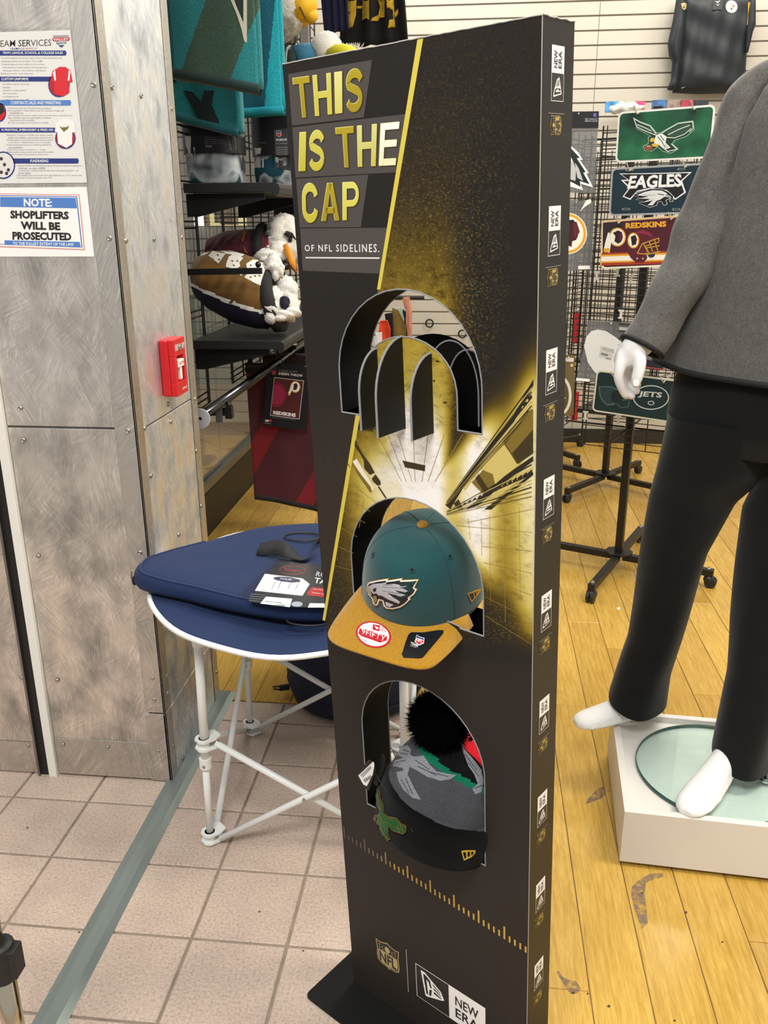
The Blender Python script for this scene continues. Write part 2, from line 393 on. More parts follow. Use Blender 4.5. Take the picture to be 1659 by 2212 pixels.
plate(XS-.004, XS+.002, YF-.004, YF+.045, .004, .209, swK, 'corner_strip')
plate(XS-.004, XS, YF+.045, 2.262, .957, 3.0, swS)
plate(XS-.004, XS, YF+.045, 2.262, .205, .953, swS)
plate(XS-.004, XS, YF+.045, 2.262, .004, .202, swS)
plate(XS-.004, XS+.0015, 2.268, 2.312, .004, 3.0, swK, 'edge_strip')
scr_m = M('#b9b4aa', .3, 1)
sc0 = MB().lathe((0, 0, 0), (0, -1, 0), [(.006, 0), (.0055, .0022), (.0035, .0034), (.003, .0022), (.0, .0022)], 10).build('screw', scr_m, wl, smooth=True)
sc1 = MB().lathe((0, 0, 0), (1, 0, 0), [(.006, 0), (.0055, .0022), (.0035, .0034), (.003, .0022), (.0, .0022)], 10).build('screw', scr_m, wl, smooth=True)
fs = [(202, 183), (236, 515), (43, 882), (50, 951), (276, 931), (82, 1202), (302, 1194), (123, 1470), (329, 1466), (333, 1512), (136, 1609), (232, 1615), (342, 1623), (180, 1668)]
ss = [(242, 188), (305, 207), (371, 235), (273, 520), (333, 517), (393, 513), (313, 925), (364, 873), (369, 911), (421, 862), (326, 1028), (424, 974), (434, 1093), (433, 1210), (338, 1199), (361, 1459), (363, 1496), (467, 1452), (386, 1155), (373, 1612), (395, 1636)]
for k, (x, y) in enumerate(fs):
    if k == 13: continue
    P_ = PY(x, y, YF-.003); o = sc0 if k == 0 else dup(sc0, (0, 0, 0)); o.location = P_
for k, (x, y) in enumerate(ss):
    P_ = PX(x, y, XS+.001); o = sc1 if k == 0 else dup(sc1, (0, 0, 0)); o.location = (XS+.001, max(YF+.006, min(2.30, P_[1])), P_[2])
# door jamb beside the pillar: white strip, rubber seal, next panel
struct(MB().box(-1.112, -1.09, YF-.012, YF+.05, 0, 3).build('trim_1', M('#e6e4dc', .5), bev=.001))
tr2 = MB().mat(M('#161514', .5)).box(-1.137, -1.112, YF-.003, YF+.05, 0, 3).mat(M('#8d8a84', .4, 1)).box(-1.143, -1.137, YF-.012, YF+.05, 0, 3).build('trim_2'); struct(tr2)
wn = struct(MB().box(-2.4, -1.143, YF+.006, YF+.05, 0, 3).build('wall_front', M('#55524e', .6)))
MB().box(-2.4, -1.145, YF, YF+.006, .1, 3).build('panel', swF, wn); MB().box(-2.4, -1.145, YF-.002, YF+.006, .004, .099).build('panel', swK, wn)
for (x, y) in [(8, 1198), (47, 1465), (61, 1611)]:
    o = dup(sc0, PY(x, y, YF-.001)); o.parent = wn

# ------------------------------------------------------------------ shop window behind, with the mall beyond
XG = -1.27
win = struct(MB().box(XG-.03, XG+.03, 2.31, 5.72, .205, .245).build('window_1', M('#7d7f80', .3, .8), bev=.002))
gl = glass_mat('pane_glass', (.93, .95, .94), .12)
for y0, y1 in ((2.33, 3.02), (3.028, 4.09), (4.098, 5.7)):
    MB().box(XG-.005, XG+.005, y0, y1, .245, 2.9).build('pane', gl, win)
struct(MB().box(XG-.05, XG+.035, 2.31, 5.72, 0, .205).build('baseboard_left', M('#1d1b1a', .5), bev=.002))

# ------------------------------------------------------------------ slatwall at the back
YW = 5.70
wb = struct(MB().box(-1.3, 3.2, YW+.012, YW+.08, 0, 3.0).build('wall_back', M('#9b958a', .7)))
slat_m = M('#c8c3b9', .45, var=.03, vs=3)
SP = .0762; zt = PY(1250, 35, YW)[2]; j0 = PY(1290, 110, YW)[0]
n0 = int(zt/SP)
for (x0, x1) in ((-1.26, j0-.0015), (j0+.0015, 3.2)):
    base = None
    for k in range(-n0, 8):
        z = zt+k*SP
        if z < .02 or z+SP > 3.0: continue
        if base is None:
            b_ = MB(); z0_, z1_ = .0045, SP-.0045
            b_.loft([[(x0, YW+.012, z0_), (x1, YW+.012, z0_), (x1, YW+.012, z1_), (x0, YW+.012, z1_)], [(x0, YW+.001, z0_), (x1, YW+.001, z0_), (x1, YW+.001, z1_), (x0, YW+.001, z1_)], [(x0, YW, z0_+.001), (x1, YW, z0_+.001), (x1, YW, z1_-.001), (x0, YW, z1_-.001)]])
            base = b_.build('slat', slat_m, wb); base.location = (0, 0, z)
        else: dup(base, (0, 0, z))
struct(MB().box(-1.27, 3.2, YW-.012, YW, 0, .09).build('baseboard_back', M('#2a2724', .5)))

struct(MB().box(3.2, 3.28, .9, 5.78, 0, 3.0).build('wall_right', M('#dcd8ce', .6)))  # unseen side wall, added to brighten the reflections in the pillar
struct(MB().box(-7.5, -1.3, 2.4, 10.2, 3.35, 3.42).build('ceiling', M('#8a8884', .8)))  # unseen slab over the mall, added to dim the view beyond the glass
# ------------------------------------------------------------------ steel gate track across the tiles
tk = MB(); P_ = [(-.790, 0), (-.786, .006), (-.768, .008), (-.740, .008), (-.724, .0005), (-.724, 0)]
tk.prism([(x, .4, z) for x, z in P_], (0, 1.925, 0))
trk = tk.build('floor_track', M('#87928f', .4, .5, var=.12, vs=25, vec=(1, .15, 1)))
tag(trk, 'grey steel gate track running along the tiled floor beside the pillar', 'floor track')
# scuffs, tape residue and grit lying on the boards
def scuff_mat(col, a):
    N = NT('scuff'); t = N.n('ShaderNodeBsdfTransparent'); mx = N.n('ShaderNodeMixShader'); N.b.inputs['Base Color'].default_value = (*lin(col), 1); N.b.inputs['Roughness'].default_value = .8
    r = N.ramp(N.noise(55, 5, None, .7), [(.36, (0, 0, 0)), (.62, (a, a, a))]); N.l(r, mx.inputs[0]); N.l(t.outputs[0], mx.inputs[1]); N.l(N.b.outputs[0], mx.inputs[2]); N.l(mx.outputs[0], N.t.nodes['Material Output'].inputs[0]); return N.m
scm, grit, chip = scuff_mat('#8c7c70', .55), M('#4a3a22', .8), M('#e9e4da', .6)
zw = lambda x, y: (1180+x/3.463, 1780+y/3.463)
def blob(pts, m, nm, z, n=4):
    P = [G(x, y, z) for x, y in pts]; MB().add([tuple(p) for p in P]+[(p[0], p[1], p[2]+.0004) for p in P], [tuple(range(len(P)))[::-1], tuple(range(len(P), 2*len(P)))]).build(nm, m, floor)
blob([zw(*p) for p in [(640, 470), (680, 430), (730, 400), (770, 375), (870, 365), (880, 395), (800, 415), (745, 440), (735, 520), (750, 640), (760, 740), (720, 785), (680, 700), (650, 600), (635, 530)]], scm, 'scuff_mark', .0006)
blob([zw(*p) for p in [(75, 1105), (95, 1100), (120, 1140), (160, 1165), (220, 1175), (262, 1230), (230, 1265), (190, 1275), (150, 1235), (110, 1165)]], scm, 'scuff_mark', .0006)
blob([(1230+x/3.867, 1450+y/3.867) for x, y in [(130, 1110), (160, 1060), (200, 1020), (240, 980), (290, 960), (305, 1030), (270, 1060), (220, 1080), (170, 1100)]], scm, 'scuff_mark', .0006)
for x, y, s_ in ((200, 1262, 12), (1045, 660, 10), (468, 1362, 12), (960, 1470, 10), (310, 1268, 8), (1318, 882, 8), (715, 515, 8)):
    blob([zw(x+s_*math.cos(t)*(1+.3*math.sin(3*t)), y+s_*.8*math.sin(t)) for t in np.linspace(0, 2*math.pi, 9, endpoint=False)], grit, 'grit_speck', .0008)
blob([(1190+x/3.537, 1080+y/3.537) for x, y in ((502, 825), (525, 818), (532, 832), (512, 842))], chip, 'paper_chip', .0008)
for x, y in ((140, 328), (1328, 757), (1552, 957), (588, 838), (405, 862), (362, 1205)):
    blob([(x/2.37+2.6*math.cos(t), 1650+y/2.37+1.9*math.sin(t)) for t in np.linspace(0, 2*math.pi, 7, endpoint=False)], M('#574a42', .9), 'grit_speck', .0004)

# ------------------------------------------------------------------ cardboard display stand
DX, DY, DA, DB, DC, DW, DH, DD = -.2017, 1.2820, -.5925, -.0161, .0451, .3887, 1.6121, .0693
RM = Matrix.Rotation(DA, 3, 'Z') @ Matrix.Rotation(DB, 3, 'Y') @ Matrix.Rotation(DC, 3, 'X')
RM = np.array(RM); DO = np.array([DX, DY, .004])
FR = Frame(DO, RM[:, 0], RM[:, 2], -RM[:, 1])                       # printed front
SD = Frame(DO+RM[:, 0]*DW, RM[:, 1], RM[:, 2], RM[:, 0])           # printed right side: u runs to the back
BK = Frame(DO+RM[:, 1]*DD, RM[:, 0], RM[:, 2], RM[:, 1])           # back
disp = thing('cardboard_display', (DX, DY, 0), 'tall black and gold printed cardboard cap display standing on the tiles', 'display stand')
HL, HR = .0668, .3105
def arch(v0, v1):
    """outline of a cut-out, bottom left round to bottom right"""
    m = (HL+HR)/2; a = (HR-HL)/2; sp = v1-a*.98
    return [(HL, v0), (HL, (v0+sp)/2), (HL, sp)]+[(m-a*math.cos(t), sp+(v1-sp)*math.sin(t)) for t in np.linspace(.1, math.pi-.1, 20)]+[(HR, sp), (HR, (v0+sp)/2), (HR, v0)]
def dome(l, r, v0, v1, n=18):
    m = (l+r)/2; a = (r-l)/2; sp = v0+(v1-v0)*.35
    return [(r, v0), (r, sp)]+[(m+a*math.cos(t), sp+(v1-sp)*math.sin(t)**.9) for t in np.linspace(.12, math.pi-.12, n)]+[(l, sp), (l, v0)]
TL_, TR_ = .108, .272
holes = []
tabof = lambda v0, tv, d=0.0: dome(TL_, TR_, v0, tv-d) if v0 > 1.1 else dome(.118, .270 if v0 > .8 else .255, v0, tv-d)
for v0, v1, tv in ((1.1519, 1.3290, 1.268), (.861, 1.0410, .8665), (.4583, .7390, .475)):
    holes.append(arch(v0, v1)+tabof(v0, tv))
# the print: a tunnel of gold light, in the photograph's own layout
def sm(a, b, x): t = np.clip((x-a)/(b-a), 0, 1); return t*t*(3-2*t)
STOPS = np.array([[0, 33, 30, 27], [.18, 50, 42, 28], [.36, 84, 68, 20], [.55, 158, 134, 44], [.74, 206, 188, 104], [.9, 236, 228, 200], [1, 244, 240, 236]], float)
def front_colour(uv):
    p = proj(FR.o+uv[:, :1]*FR.ex+uv[:, 1:]*FR.ey); x, y = p[:, 0], p[:, 1]
    xl = 909-(y-85)*(209/1255); right = x > xl
    dx, dy = x-905, y-1060; d = np.hypot(dx, dy*.85)
    upd = np.maximum(-dy, 0)
    kk = np.interp(upd, [0, 90, 150, 220, 300, 380, 440, 520, 620, 760, 900], [1, .95, .80, .66, .60, .56, .44, .36, .20, .08, .02])
    cen = 905-upd*.085
    hw_ = np.interp(upd, [0, 60, 200, 420, 600, 1000], [55, 80, 110, 150, 160, 260])
    ceil = kk*(1-sm(.55, 1.12, np.abs(x-cen)/hw_))*(dy < 40)
    beam = (1-sm(8, 58, np.abs(x-(912-upd*.10))))*sm(260, 90, upd)*.42*(dy < 0)
    a = np.degrees(np.arctan2(dy, dx))
    wr = sm(-60, -38, a)*(1-sm(44, 66, a))*np.interp(d, [0, 70, 160, 260, 380], [1, .97, .80, .68, .58])
    wr = wr*(1+.22*np.sin(x*.055+1.2))*(1-sm(300, 380, dy))
    wl_ = (x < 870)*sm(150, 125, np.abs(a))*0+(x < 880)*(dy > -130)*np.interp(dy, [-130, -40, 40, 110, 190, 260, 300], [.62, .95, .85, .72, .55, .25, 0])*sm(250, 60, -dx)
    glow = np.exp(-(d/95)**2)
    k = np.maximum.reduce([ceil+beam, wr, wl_, glow]); k = np.where(right, np.clip(k, 0, 1), 0)
    col = np.stack([np.interp(k, STOPS[:, 0], STOPS[:, i]) for i in (1, 2, 3)], 1)
    # dimmed tunnel to the left of the gold line
    lf = sm(700, 1050, y)*(1-sm(1300, 1900, y))*.55
    dim = np.stack([36+27*lf, 33+21*lf, 31+14*lf], 1); col = np.where(right[:, None], col, dim)
    low = sm(1380, 1480, y); base = np.array([44, 39, 35.]); col = np.where(right[:, None], col*(1-low[:, None])+base*low[:, None], col)
    spk = right*np.interp(upd, [60, 160, 260, 420, 560, 760, 1000], [.35, .9, 1, 1, .8, .28, .10])*(1-sm(.8, 1.9, np.abs(x-cen+10)/np.maximum(hw_, 60)))*(dy < 0)
    spk = np.maximum(spk, right*.55*sm(40, 150, d)*(dy > -120)*(1-sm(300, 350, dy)))
    return np.clip(col, 0, 255)/255, np.clip(spk, 0, 1)
def print_mat():
    N = NT('printed_card'); ca = N.n('ShaderNodeVertexColor', layer_name='print'); ge = N.n('ShaderNodeAttribute', attribute_name='fleck')
    n1 = N.noise(260, 5, N.co((1, 1, 1.5)), .8); n2 = N.noise(48, 6, N.co((.8, .8, 1.5)), .72)
    a = N.ramp(n2, [(.34, (.30, .26, .18)), (.46, (.86, .84, .78)), (.56, (1.04, 1.03, 1.0)), (.75, (1.2, 1.2, 1.15))])
    mm = N.n('ShaderNodeMix', data_type='RGBA', blend_type='MULTIPLY'); N.l(ge.outputs['Fac'], mm.inputs[0]); N.l(ca.outputs['Color'], mm.inputs[6]); N.l(a, mm.inputs[7])
    fk = N.ramp(n1, [(.53, (0, 0, 0)), (.68, (1, 1, 1))]); cg = N.n('ShaderNodeMath', operation='MULTIPLY'); N.l(fk, cg.inputs[0]); N.l(ge.outputs['Fac'], cg.inputs[1])
    cg2 = N.n('ShaderNodeMath', operation='MULTIPLY', i_1=.55); N.l(cg.outputs[0], cg2.inputs[0])
    m2 = N.n('ShaderNodeMix', data_type='RGBA'); N.l(cg2.outputs[0], m2.inputs[0]); N.l(mm.outputs[2], m2.inputs[6]); m2.inputs[7].default_value = (*lin('#b89a3c'), 1)
    N.l(m2.outputs[2], N.b.inputs['Base Color']); N.b.inputs['Roughness'].default_value = .48; N.b.inputs['Specular IOR Level'].default_value = .22; return N.m
uv, tri = fill([(0, 0), (DW, 0), (DW, DH), (0, DH)], holes, .0042)
b_ = MB(); b_.add([FR.P(a, c, 0) for a, c in uv], tri); front = b_.build('front_panel', print_mat(), disp)
colr, spk = front_colour(uv)
ca = front.data.color_attributes.new('print', 'FLOAT_COLOR', 'POINT')
lc = np.where(colr <= .04045, colr/12.92, ((colr+.055)/1.055)**2.4)
ca.data.foreach_set('color', np.concatenate([lc, np.ones((len(uv), 1))], 1).astype(np.float32).ravel())
at = front.data.attributes.new('fleck', 'FLOAT', 'POINT'); at.data.foreach_set('value', spk.astype(np.float32))
blk = M('#0c0b0b', .75, spec=.15); side_m = M('#242322', .45, spec=.3); edge_m = M('#8b8c8f', .8); wht = M('#f2f1ee', .5); raw = M('#cfc9bd', .8)
# back panel with its own openings, side walls, lid
uvb, trib = fill([(0, 0), (DW, 0), (DW, DH), (0, DH)], [arch(v0, v1)+tabof(v0, tv, .006) for v0, v1, tv in ((1.1519, 1.3290, 1.268), (.861, 1.0410, .8665), (.4583, .7390, .475))])
b_ = MB(); b_.add([BK.P(a, c, 0) for a, c in uvb], trib); b_.add([BK.P(a, c, -.003) for a, c in uvb], [t[::-1] for t in trib]); b_.build('back_panel', blk, disp)
b_ = MB(); b_.slab(SD, .0006, DD, 0, DH, -.003, 0); b_.build('side_panel', side_m, disp)
b_ = MB(); b_.slab(Frame(DO, RM[:, 1], RM[:, 2], -RM[:, 0]), .0006, DD, 0, DH, -.003, 0); b_.build('side_panel', side_m, disp)
b_ = MB(); b_.slab(FR, .002, DW-.002, DH-.004, DH-.001, -DD+.001, -.001); b_.build('top_panel', M('#4a4845', .7), disp)
# raw card edges: along the top, down the front corner
b_ = MB(); e0 = [FR.P(u, DH-.0006+.0006*rnd.random(), .0003) for u in np.linspace(0, DW, 60)]; b_.tube(e0, .0008, 5)
b_.tube([SD.P(u, DH-.0008+.0012*rnd.random(), .0003) for u in np.linspace(0, DD, 16)], .0009, 5); b_.tube([FR.P(DW, v, .0) for v in np.linspace(0, DH, 30)], .0005, 5)
b_.build('card_edge', M('#b9b5ae', .8), disp)
# inner walls of the three openings and the grey board edges round them
for k, (v0, v1, tv) in enumerate(((1.1519, 1.3290, 1.268), (.861, 1.0410, .8665), (.4583, .7390, .475))):
    A = arch(v0, v1)
    b_ = MB(); b_.loft([[FR.P(u, v, -.0006) for u, v in A], [FR.P(u, v, -DD+.003) for u, v in A]], cap=False, closed=False)
    b_.build('opening_wall', blk, disp)
    b_ = MB(); b_.tube([FR.P(u, v, -.0002) for u, v in A], .0011, 6); b_.tube([FR.P(u, v, -DD+.002) for u, v in A], .0011, 6)
    b_.tube([FR.P(HL, v0, -.0002), FR.P(tabof(v0, tv)[-1][0], v0, -.0002)], .0012, 6); b_.tube([FR.P(tabof(v0, tv)[0][0], v0, -.0002), FR.P(HR, v0, -.0002)], .0012, 6)
    b_.tube([FR.P(u, v, -.0004) for u, v in tabof(v0, tv)], .0011, 6); b_.build('opening_edge', edge_m, disp)
# fins that stand out of the top tab to carry a cap
for (uh, vt, dep) in ((.139, 1.249, .040), (.184, 1.268, .058), (.232, 1.250, .046)):
    v0 = 1.143-.0; pr = [(0, v0), (dep, v0), (dep, v0+.05)]+[(dep*math.cos(t), v0+.05+(vt-v0-.05)*math.sin(t)) for t in np.linspace(.15, math.pi/2, 10)]
    ff = Frame(FR.P(uh, 0, 0), -RM[:, 1], RM[:, 2], RM[:, 0])
    o = MB().prism([ff.P(a, c, .0012) for a, c in pr], -ff.n*.0024).build('cap_fin', M('#1a1917', .6, spec=.3), disp)
    MB().tube([ff.P(a, c, 0) for a, c in pr[1:]], .0017, 6).build('fin_edge', edge_m, o)
for (l, r, vt) in ((.20, .285, 1.262), (.235, .305, 1.252)):
    b_ = MB(); pr = dome(l, r, 1.152, vt); b_.prism([FR.P(a, c, -.03) for a, c in pr], -FR.n*.0025); o = b_.build('back_tab', blk, disp)
    MB().tube([FR.P(a, c, -.030) for a, c in pr], .0012, 6).build('tab_edge', edge_m, o)

# --- flat print on the front
def z1(x, y): return FR.uv(600+x/2.5136, 20+y/2.5136)
def z2(x, y): return FR.uv(700+x/3.318, 590+y/3.318)
def z5(x, y): return FR.uv(640+x/2.765, 1780+y/2.765)
def px(x, y): return FR.uv(x, y)
def fp(w): return lambda u, v: FR.P(u, v, w)
b_ = MB().mat(M('#4c4643', .42, spec=.35))
for q_ in (((57, 352), (513, 275), (468, 587), (78, 632)), ((80, 642), (703, 568), (650, 885), (97, 914)), ((100, 921), (492, 898), (452, 1183), (120, 1185)), ((122, 1190), (600, 1186), (561, 1436), (137, 1420))):
    b_.flat(FR, [z1(*p) for p in q_], .0003)
b_.build('grey_band', None, disp)
ln = MB(); a0, a1 = px(908, 86), px(699, 1345); dn = np.array([.0042, 0]); ln.flat(FR, [a0-dn, a0+dn, a1+dn*.7, a1-dn*.7], .0004)
# keep the line clear of the openings
H0 = [FR.uv(*p) for p in ()]
ln_v = []
def clipline(v0_, v1_):
    f = lambda v: a0+(a1-a0)*((v-a0[1])/(a1[1]-a0[1]))
    return [f(v0_)-dn, f(v0_)+dn, f(v1_)+dn*.7, f(v1_)-dn*.7]
for q_ in ((1.6105, 1.3275), (1.1515, .792)):
    ln = MB(); ln.flat(FR, clipline(*q_), .0004); ln.build('gold_line', M('#d3c04a', .45), disp)
# headline letters: gold gradients, letter by letter, with a pale bevel
def letters(word, tl, tr_, br, bl, cols):
    """one quad for the word; every letter takes an equal share by its own width"""
    wd = {'I': .42, 'T': 1.0, 'S': .98, 'H': 1.05, 'E': .95, 'C': 1.0, 'A': 1.1, 'P': .98, ' ': .62}; gap = .2
    tot = sum(wd[c] for c in word)+gap*(len(word)-1); x = 0; Q = quad([tl, tr_, br, bl])
    for c, (g0, g1) in zip(word, cols):
        u0_, u1_ = x/tot, (x+wd[c])/tot; x += wd[c]+gap
        if c == ' ': continue
        cs = [Q(u0_, 1), Q(u1_, 1), Q(u1_, 0), Q(u0_, 0)]
        v, f = glyph(c); q_ = quad(cs)
        o = MB(); sh_ = np.array([.0016, -.0013])
        o.mat(M('#3c3208', .5)).add([FR.P(*(q_(a, d)+sh_*1.0), .0005) for a, d in v], f)
        o.mat(M('#f6ee9a', .4)).add([FR.P(*(q_(a, d)+sh_*-.45), .0007) for a, d in v], f)
        o.mat(grad(g0, g1)).add([FR.P(*q_(a, d), .0009) for a, d in v], f)
        o.build('letter', None, disp)
_gl = {}
def stroke(pts, wdt, closed=False):
    P = np.array(pts, float); T = np.gradient(P, axis=0); T /= np.linalg.norm(T, axis=1, keepdims=True); Nn = np.stack([-T[:, 1], T[:, 0]], 1)
    wdt = np.asarray(wdt, float); A = P+Nn*wdt/2; B = P-Nn*wdt/2; return A, B
def glyph(c):
    if c in _gl: return _gl[c]
    s_, t = .24, .155                                  # stem width, bar height in the unit box
    V = []; Fc = []
    def poly(p): b = len(V); V.extend(p); Fc.append(tuple(range(b, b+len(p))))
    def band(pts, w_):
        A, B = stroke(pts, w_); b = len(V); n = len(A); V.extend([tuple(a) for a in A]+[tuple(k) for k in B]); Fc.extend([(b+i, b+n+i, b+n+i+1, b+i+1) for i in range(n-1)])
    R_ = lambda x0, x1, y0, y1: poly([(x0, y0), (x1, y0), (x1, y1), (x0, y1)])
    arc = lambda cx, cy, rx, ry, a0, a1, n=10: [(cx+rx*math.cos(math.radians(a)), cy+ry*math.sin(math.radians(a))) for a in np.linspace(a0, a1, n)]
    if c == 'I': R_(0, 1, 0, 1)
    if c == 'T': R_(0, 1, 1-t, 1); R_(.5-s_/2, .5+s_/2, 0, 1-t)
    if c == 'H': R_(0, s_, 0, 1); R_(1-s_, 1, 0, 1); R_(s_, 1-s_, .43, .43+t)
    if c == 'E': R_(0, s_*1.05, 0, 1); R_(s_, 1, 1-t, 1); R_(s_, .95, .44, .44+t); R_(s_, 1, 0, t)
    if c == 'A': poly([(0, 0), (s_*1.05, 0), (.5+s_*.28, 1), (.5-s_*.62, 1)]); poly([(1-s_*1.05, 0), (1, 0), (.5+s_*.62, 1), (.5-s_*.28, 1)]); R_(.25, .75, .2, .2+t)
    if c == 'C': band(arc(.5, .66, .38, .26, 5, 180)+arc(.5, .34, .38, .26, 180, 355), .22)
    if c == 'S': band(arc(.5, .70, .37, .22, 15, 200, 12)+arc(.5, .30, .37, .215, 75, -165, 14), .21)
    if c == 'P': R_(0, s_, 0, 1); band([(s_, .92), (.55, .92)]+arc(.58, .68, .30, .24, 80, -80, 9)+[(.55, .44), (s_, .44)], .16)
    _gl[c] = (V, Fc); return _gl[c]
def grad(g0, g1):
    k = ('g', g0, g1)
    if k in _m: return _m[k]
    N = NT('gold_ink'); mp = N.n('ShaderNodeTexCoord'); sx = N.n('ShaderNodeSeparateXYZ'); N.l(mp.outputs['Generated'], sx.inputs[0])
    N.l(N.ramp(sx.outputs['Z'], [(.05, lin(g0)), (.95, lin(g1))]), N.b.inputs['Base Color']); N.b.inputs['Roughness'].default_value = .4; _m[k] = N.m; return N.m
gd, gm, gp = ('#a08a12', '#ac9a18'), ('#c0b832', '#cfc858'), ('#cfc85c', '#ded98a')
letters('THIS', z1(83, 376), z1(470, 322), z1(462, 550), z1(106, 594), [gd, ('#c9bd35', '#cfc765'), gp, gd])
letters('IS', z1(122, 670), z1(259, 658), z1(256, 872), z1(117, 880), [gm, gm])
letters('THE', z1(316, 646), z1(664, 612), z1(642, 846), z1(334, 862), [gd, ('#c4bb4a', '#d4cf88'), ('#e6e3b4', '#f4f3e6')])
letters('CAP', z1(133, 952), z1(447, 937), z1(446, 1142), z1(138, 1156), [gm, gd, ('#cfc53f', '#d9d46a')])
b_ = MB().mat(M('#e4e1de', .45)); put_text(b_, 'OF NFL SIDELINES.', [z1(147, 1279), z1(553, 1274), z1(553, 1320), z1(149, 1314)], fp(.0006), .012, 1.25)
b_.flat(FR, [z1(152, 1345), z1(554, 1347), z1(554, 1355), z1(152, 1352)], .0006); b_.build('printed_line', None, disp)
# tunnel fittings printed in dark brown and pale gold
dk, md, pg = M('#3a2e0e', .45), M('#7a6620', .45), M('#cdb96a', .45); dkb = M('#241d10', .45); wt2 = M('#ebe4cf', .45)
b_ = MB()
def zp(m, pts, w=.0004): b_.mat(m).flat(FR, [z2(*p) for p in pts], w)
zp(dkb, [(870, 1660), (1010, 1460), (1190, 1220), (1340, 1050), (1500, 760), (1502, 800), (1360, 1070), (1210, 1260), (1040, 1470), (905, 1690)])
zp(pg, [(980, 1500), (1200, 1240), (1420, 990), (1500, 905), (1500, 960), (1390, 1060), (1230, 1270), (1010, 1560)], .0003)
zp(md, [(1500, 975), (1500, 1290), (1390, 1365), (1288, 1210), (1465, 985)], .0005); zp(dk, [(1500, 1120), (1500, 1290), (1395, 1362), (1350, 1290)], .0006)
zp(dk, [(1288, 1210), (1465, 985), (1475, 995), (1300, 1225), (1395, 1362), (1385, 1366)], .0007)
zp(pg, [(1120, 1400), (1290, 1230), (1400, 1370), (1330, 1430), (1240, 1560)], .0003)
zp(md, [(1060, 1500), (1140, 1410), (1210, 1440), (1235, 1545), (1185, 1600), (1160, 1600)], .0005); zp(dk, [(1085, 1470), (1110, 1440), (1190, 1560), (1165, 1600)], .0006)
zp(wt2, [(1010, 1560), (1060, 1510), (1130, 1610), (1085, 1650)], .0005); zp(dk, [(930, 1650), (965, 1620), (1000, 1690), (960, 1692)], .0006)
zp(dkb, [(1020, 1692), (1300, 1450), (1500, 1310), (1500, 1345), (1330, 1470), (1110, 1660)], .0006); zp(pg, [(1080, 1692), (1330, 1490), (1500, 1380), (1500, 1410), (1200, 1640)], .0005)
zp(dkb, [(1150, 1692), (1330, 1560), (1500, 1425), (1500, 1445), (1260, 1640), (1200, 1692)], .0006)
zp(dk, [(562, 1342), (730, 1378), (725, 1388), (725, 1418), (580, 1390), (575, 1370)], .0006)
for (x, y, s_) in ((870, 925, 14), (660, 705, 16), (815, 630, 12), (790, 770, 8)): zp(dk, [(x-s_, y-5), (x+s_, y-3), (x+s_*.8, y+6), (x-s_, y+5)], .0006)
zp(dk, [(225, 1195), (275, 1290), (330, 1365), (365, 1430), (330, 1445), (290, 1400), (285, 1340), (250, 1280), (220, 1240)], .0005)
zp(dk, [(345, 1470), (370, 1440), (405, 1490), (408, 1515), (385, 1522), (350, 1490)], .0006); zp(dkb, [(395, 1525), (450, 1610), (440, 1612), (388, 1532)], .0006)
zp(md, [(200, 1360), (335, 1530), (345, 1570), (330, 1570), (240, 1440)], .0004); zp(wt2, [(205, 1350), (235, 1330), (360, 1540), (345, 1560)], .0003)
VP_ = (940, 1118)
def rail(m, ys, wd, t0=.12, w=.00075):
    for y in ys:
        a, c = np.array(VP_), np.array((1149, y)); p, q = FR.uv(*(a+(c-a)*t0)), FR.uv(*c); d = q-p; n_ = np.array([-d[1], d[0]])/np.linalg.norm(d)*wd/2; b_.mat(m).flat(FR, [p-n_*.4, q-n_, q+n_, p+n_*.4], w)
rail(dkb, (829, 846, 858, 876), .0013); rail(pg, (838, 866), .0009); rail(md, (884, 893), .0012); rail(dkb, (1003, 1024, 1052), .0014); rail(pg, (1012, 1036, 1044), .0011); rail(md, (1062, 1072), .001)
for k, t in enumerate(np.linspace(.15, .98, 17)):
    for yy, L in ((852, 5), (1018, 6)):
        a, c = np.array(VP_), np.array((1149, yy)); p = a+(c-a)*t; s_ = 1.5+L*t; zz_ = lambda q: FR.uv(*q); b_.mat(dkb).flat(FR, [zz_(p+np.array(o)*s_) for o in ((-.8, .4), (.6, -.8), (.9, .2), (-.3, 1.0))], .00085)
b_.build('printed_fittings', None, disp)['kind'] = 'stuff'
# joints between the printed concrete blocks
b_ = MB().mat(M('#a08a45', .5))
def jl(p, q, wd=.00055, w=.0004):
    p, q = np.array(p), np.array(q); d = q-p; n_ = np.array([-d[1], d[0]])/np.linalg.norm(d)*wd/2; b_.flat(FR, [p-n_, q-n_, q+n_, p+n_], w)
for (x0, y0, x1, y1) in [(1010, 1128, 1149, 1100), (985, 1135, 1149, 1150), (1040, 1180, 1149, 1190), (1045, 1215, 1149, 1238), (1050, 1250, 1149, 1285), (1050, 1290, 1149, 1338), (1049, 1330, 1149, 1392),
                         (1012, 1120, 1016, 1165), (1058, 1110, 1060, 1300), (1090, 1105, 1092, 1345), (1122, 1095, 1124, 1300), (1040, 1120, 1041, 1200)]: jl(px(x0, y0), px(x1, y1))
for (x0, y0, x1, y1) in [(752, 1075, 800, 1105), (745, 1105, 790, 1130), (738, 1140, 772, 1160), (730, 1180, 764, 1195), (724, 1222, 760, 1232), (760, 1045, 812, 1085), (770, 1062, 764, 1135), (786, 1080, 776, 1140)]: jl(px(x0, y0), px(x1, y1))
for (x0, x1) in ((860, 890), (893, 897), (925, 912), (960, 925), (1000, 940), (838, 878), (815, 868)):
    pts = [px(x0+(x1-x0)*t, 938+(1040-938)*t) for t in (0, 1)]; jl(pts[0], pts[1], .0008)
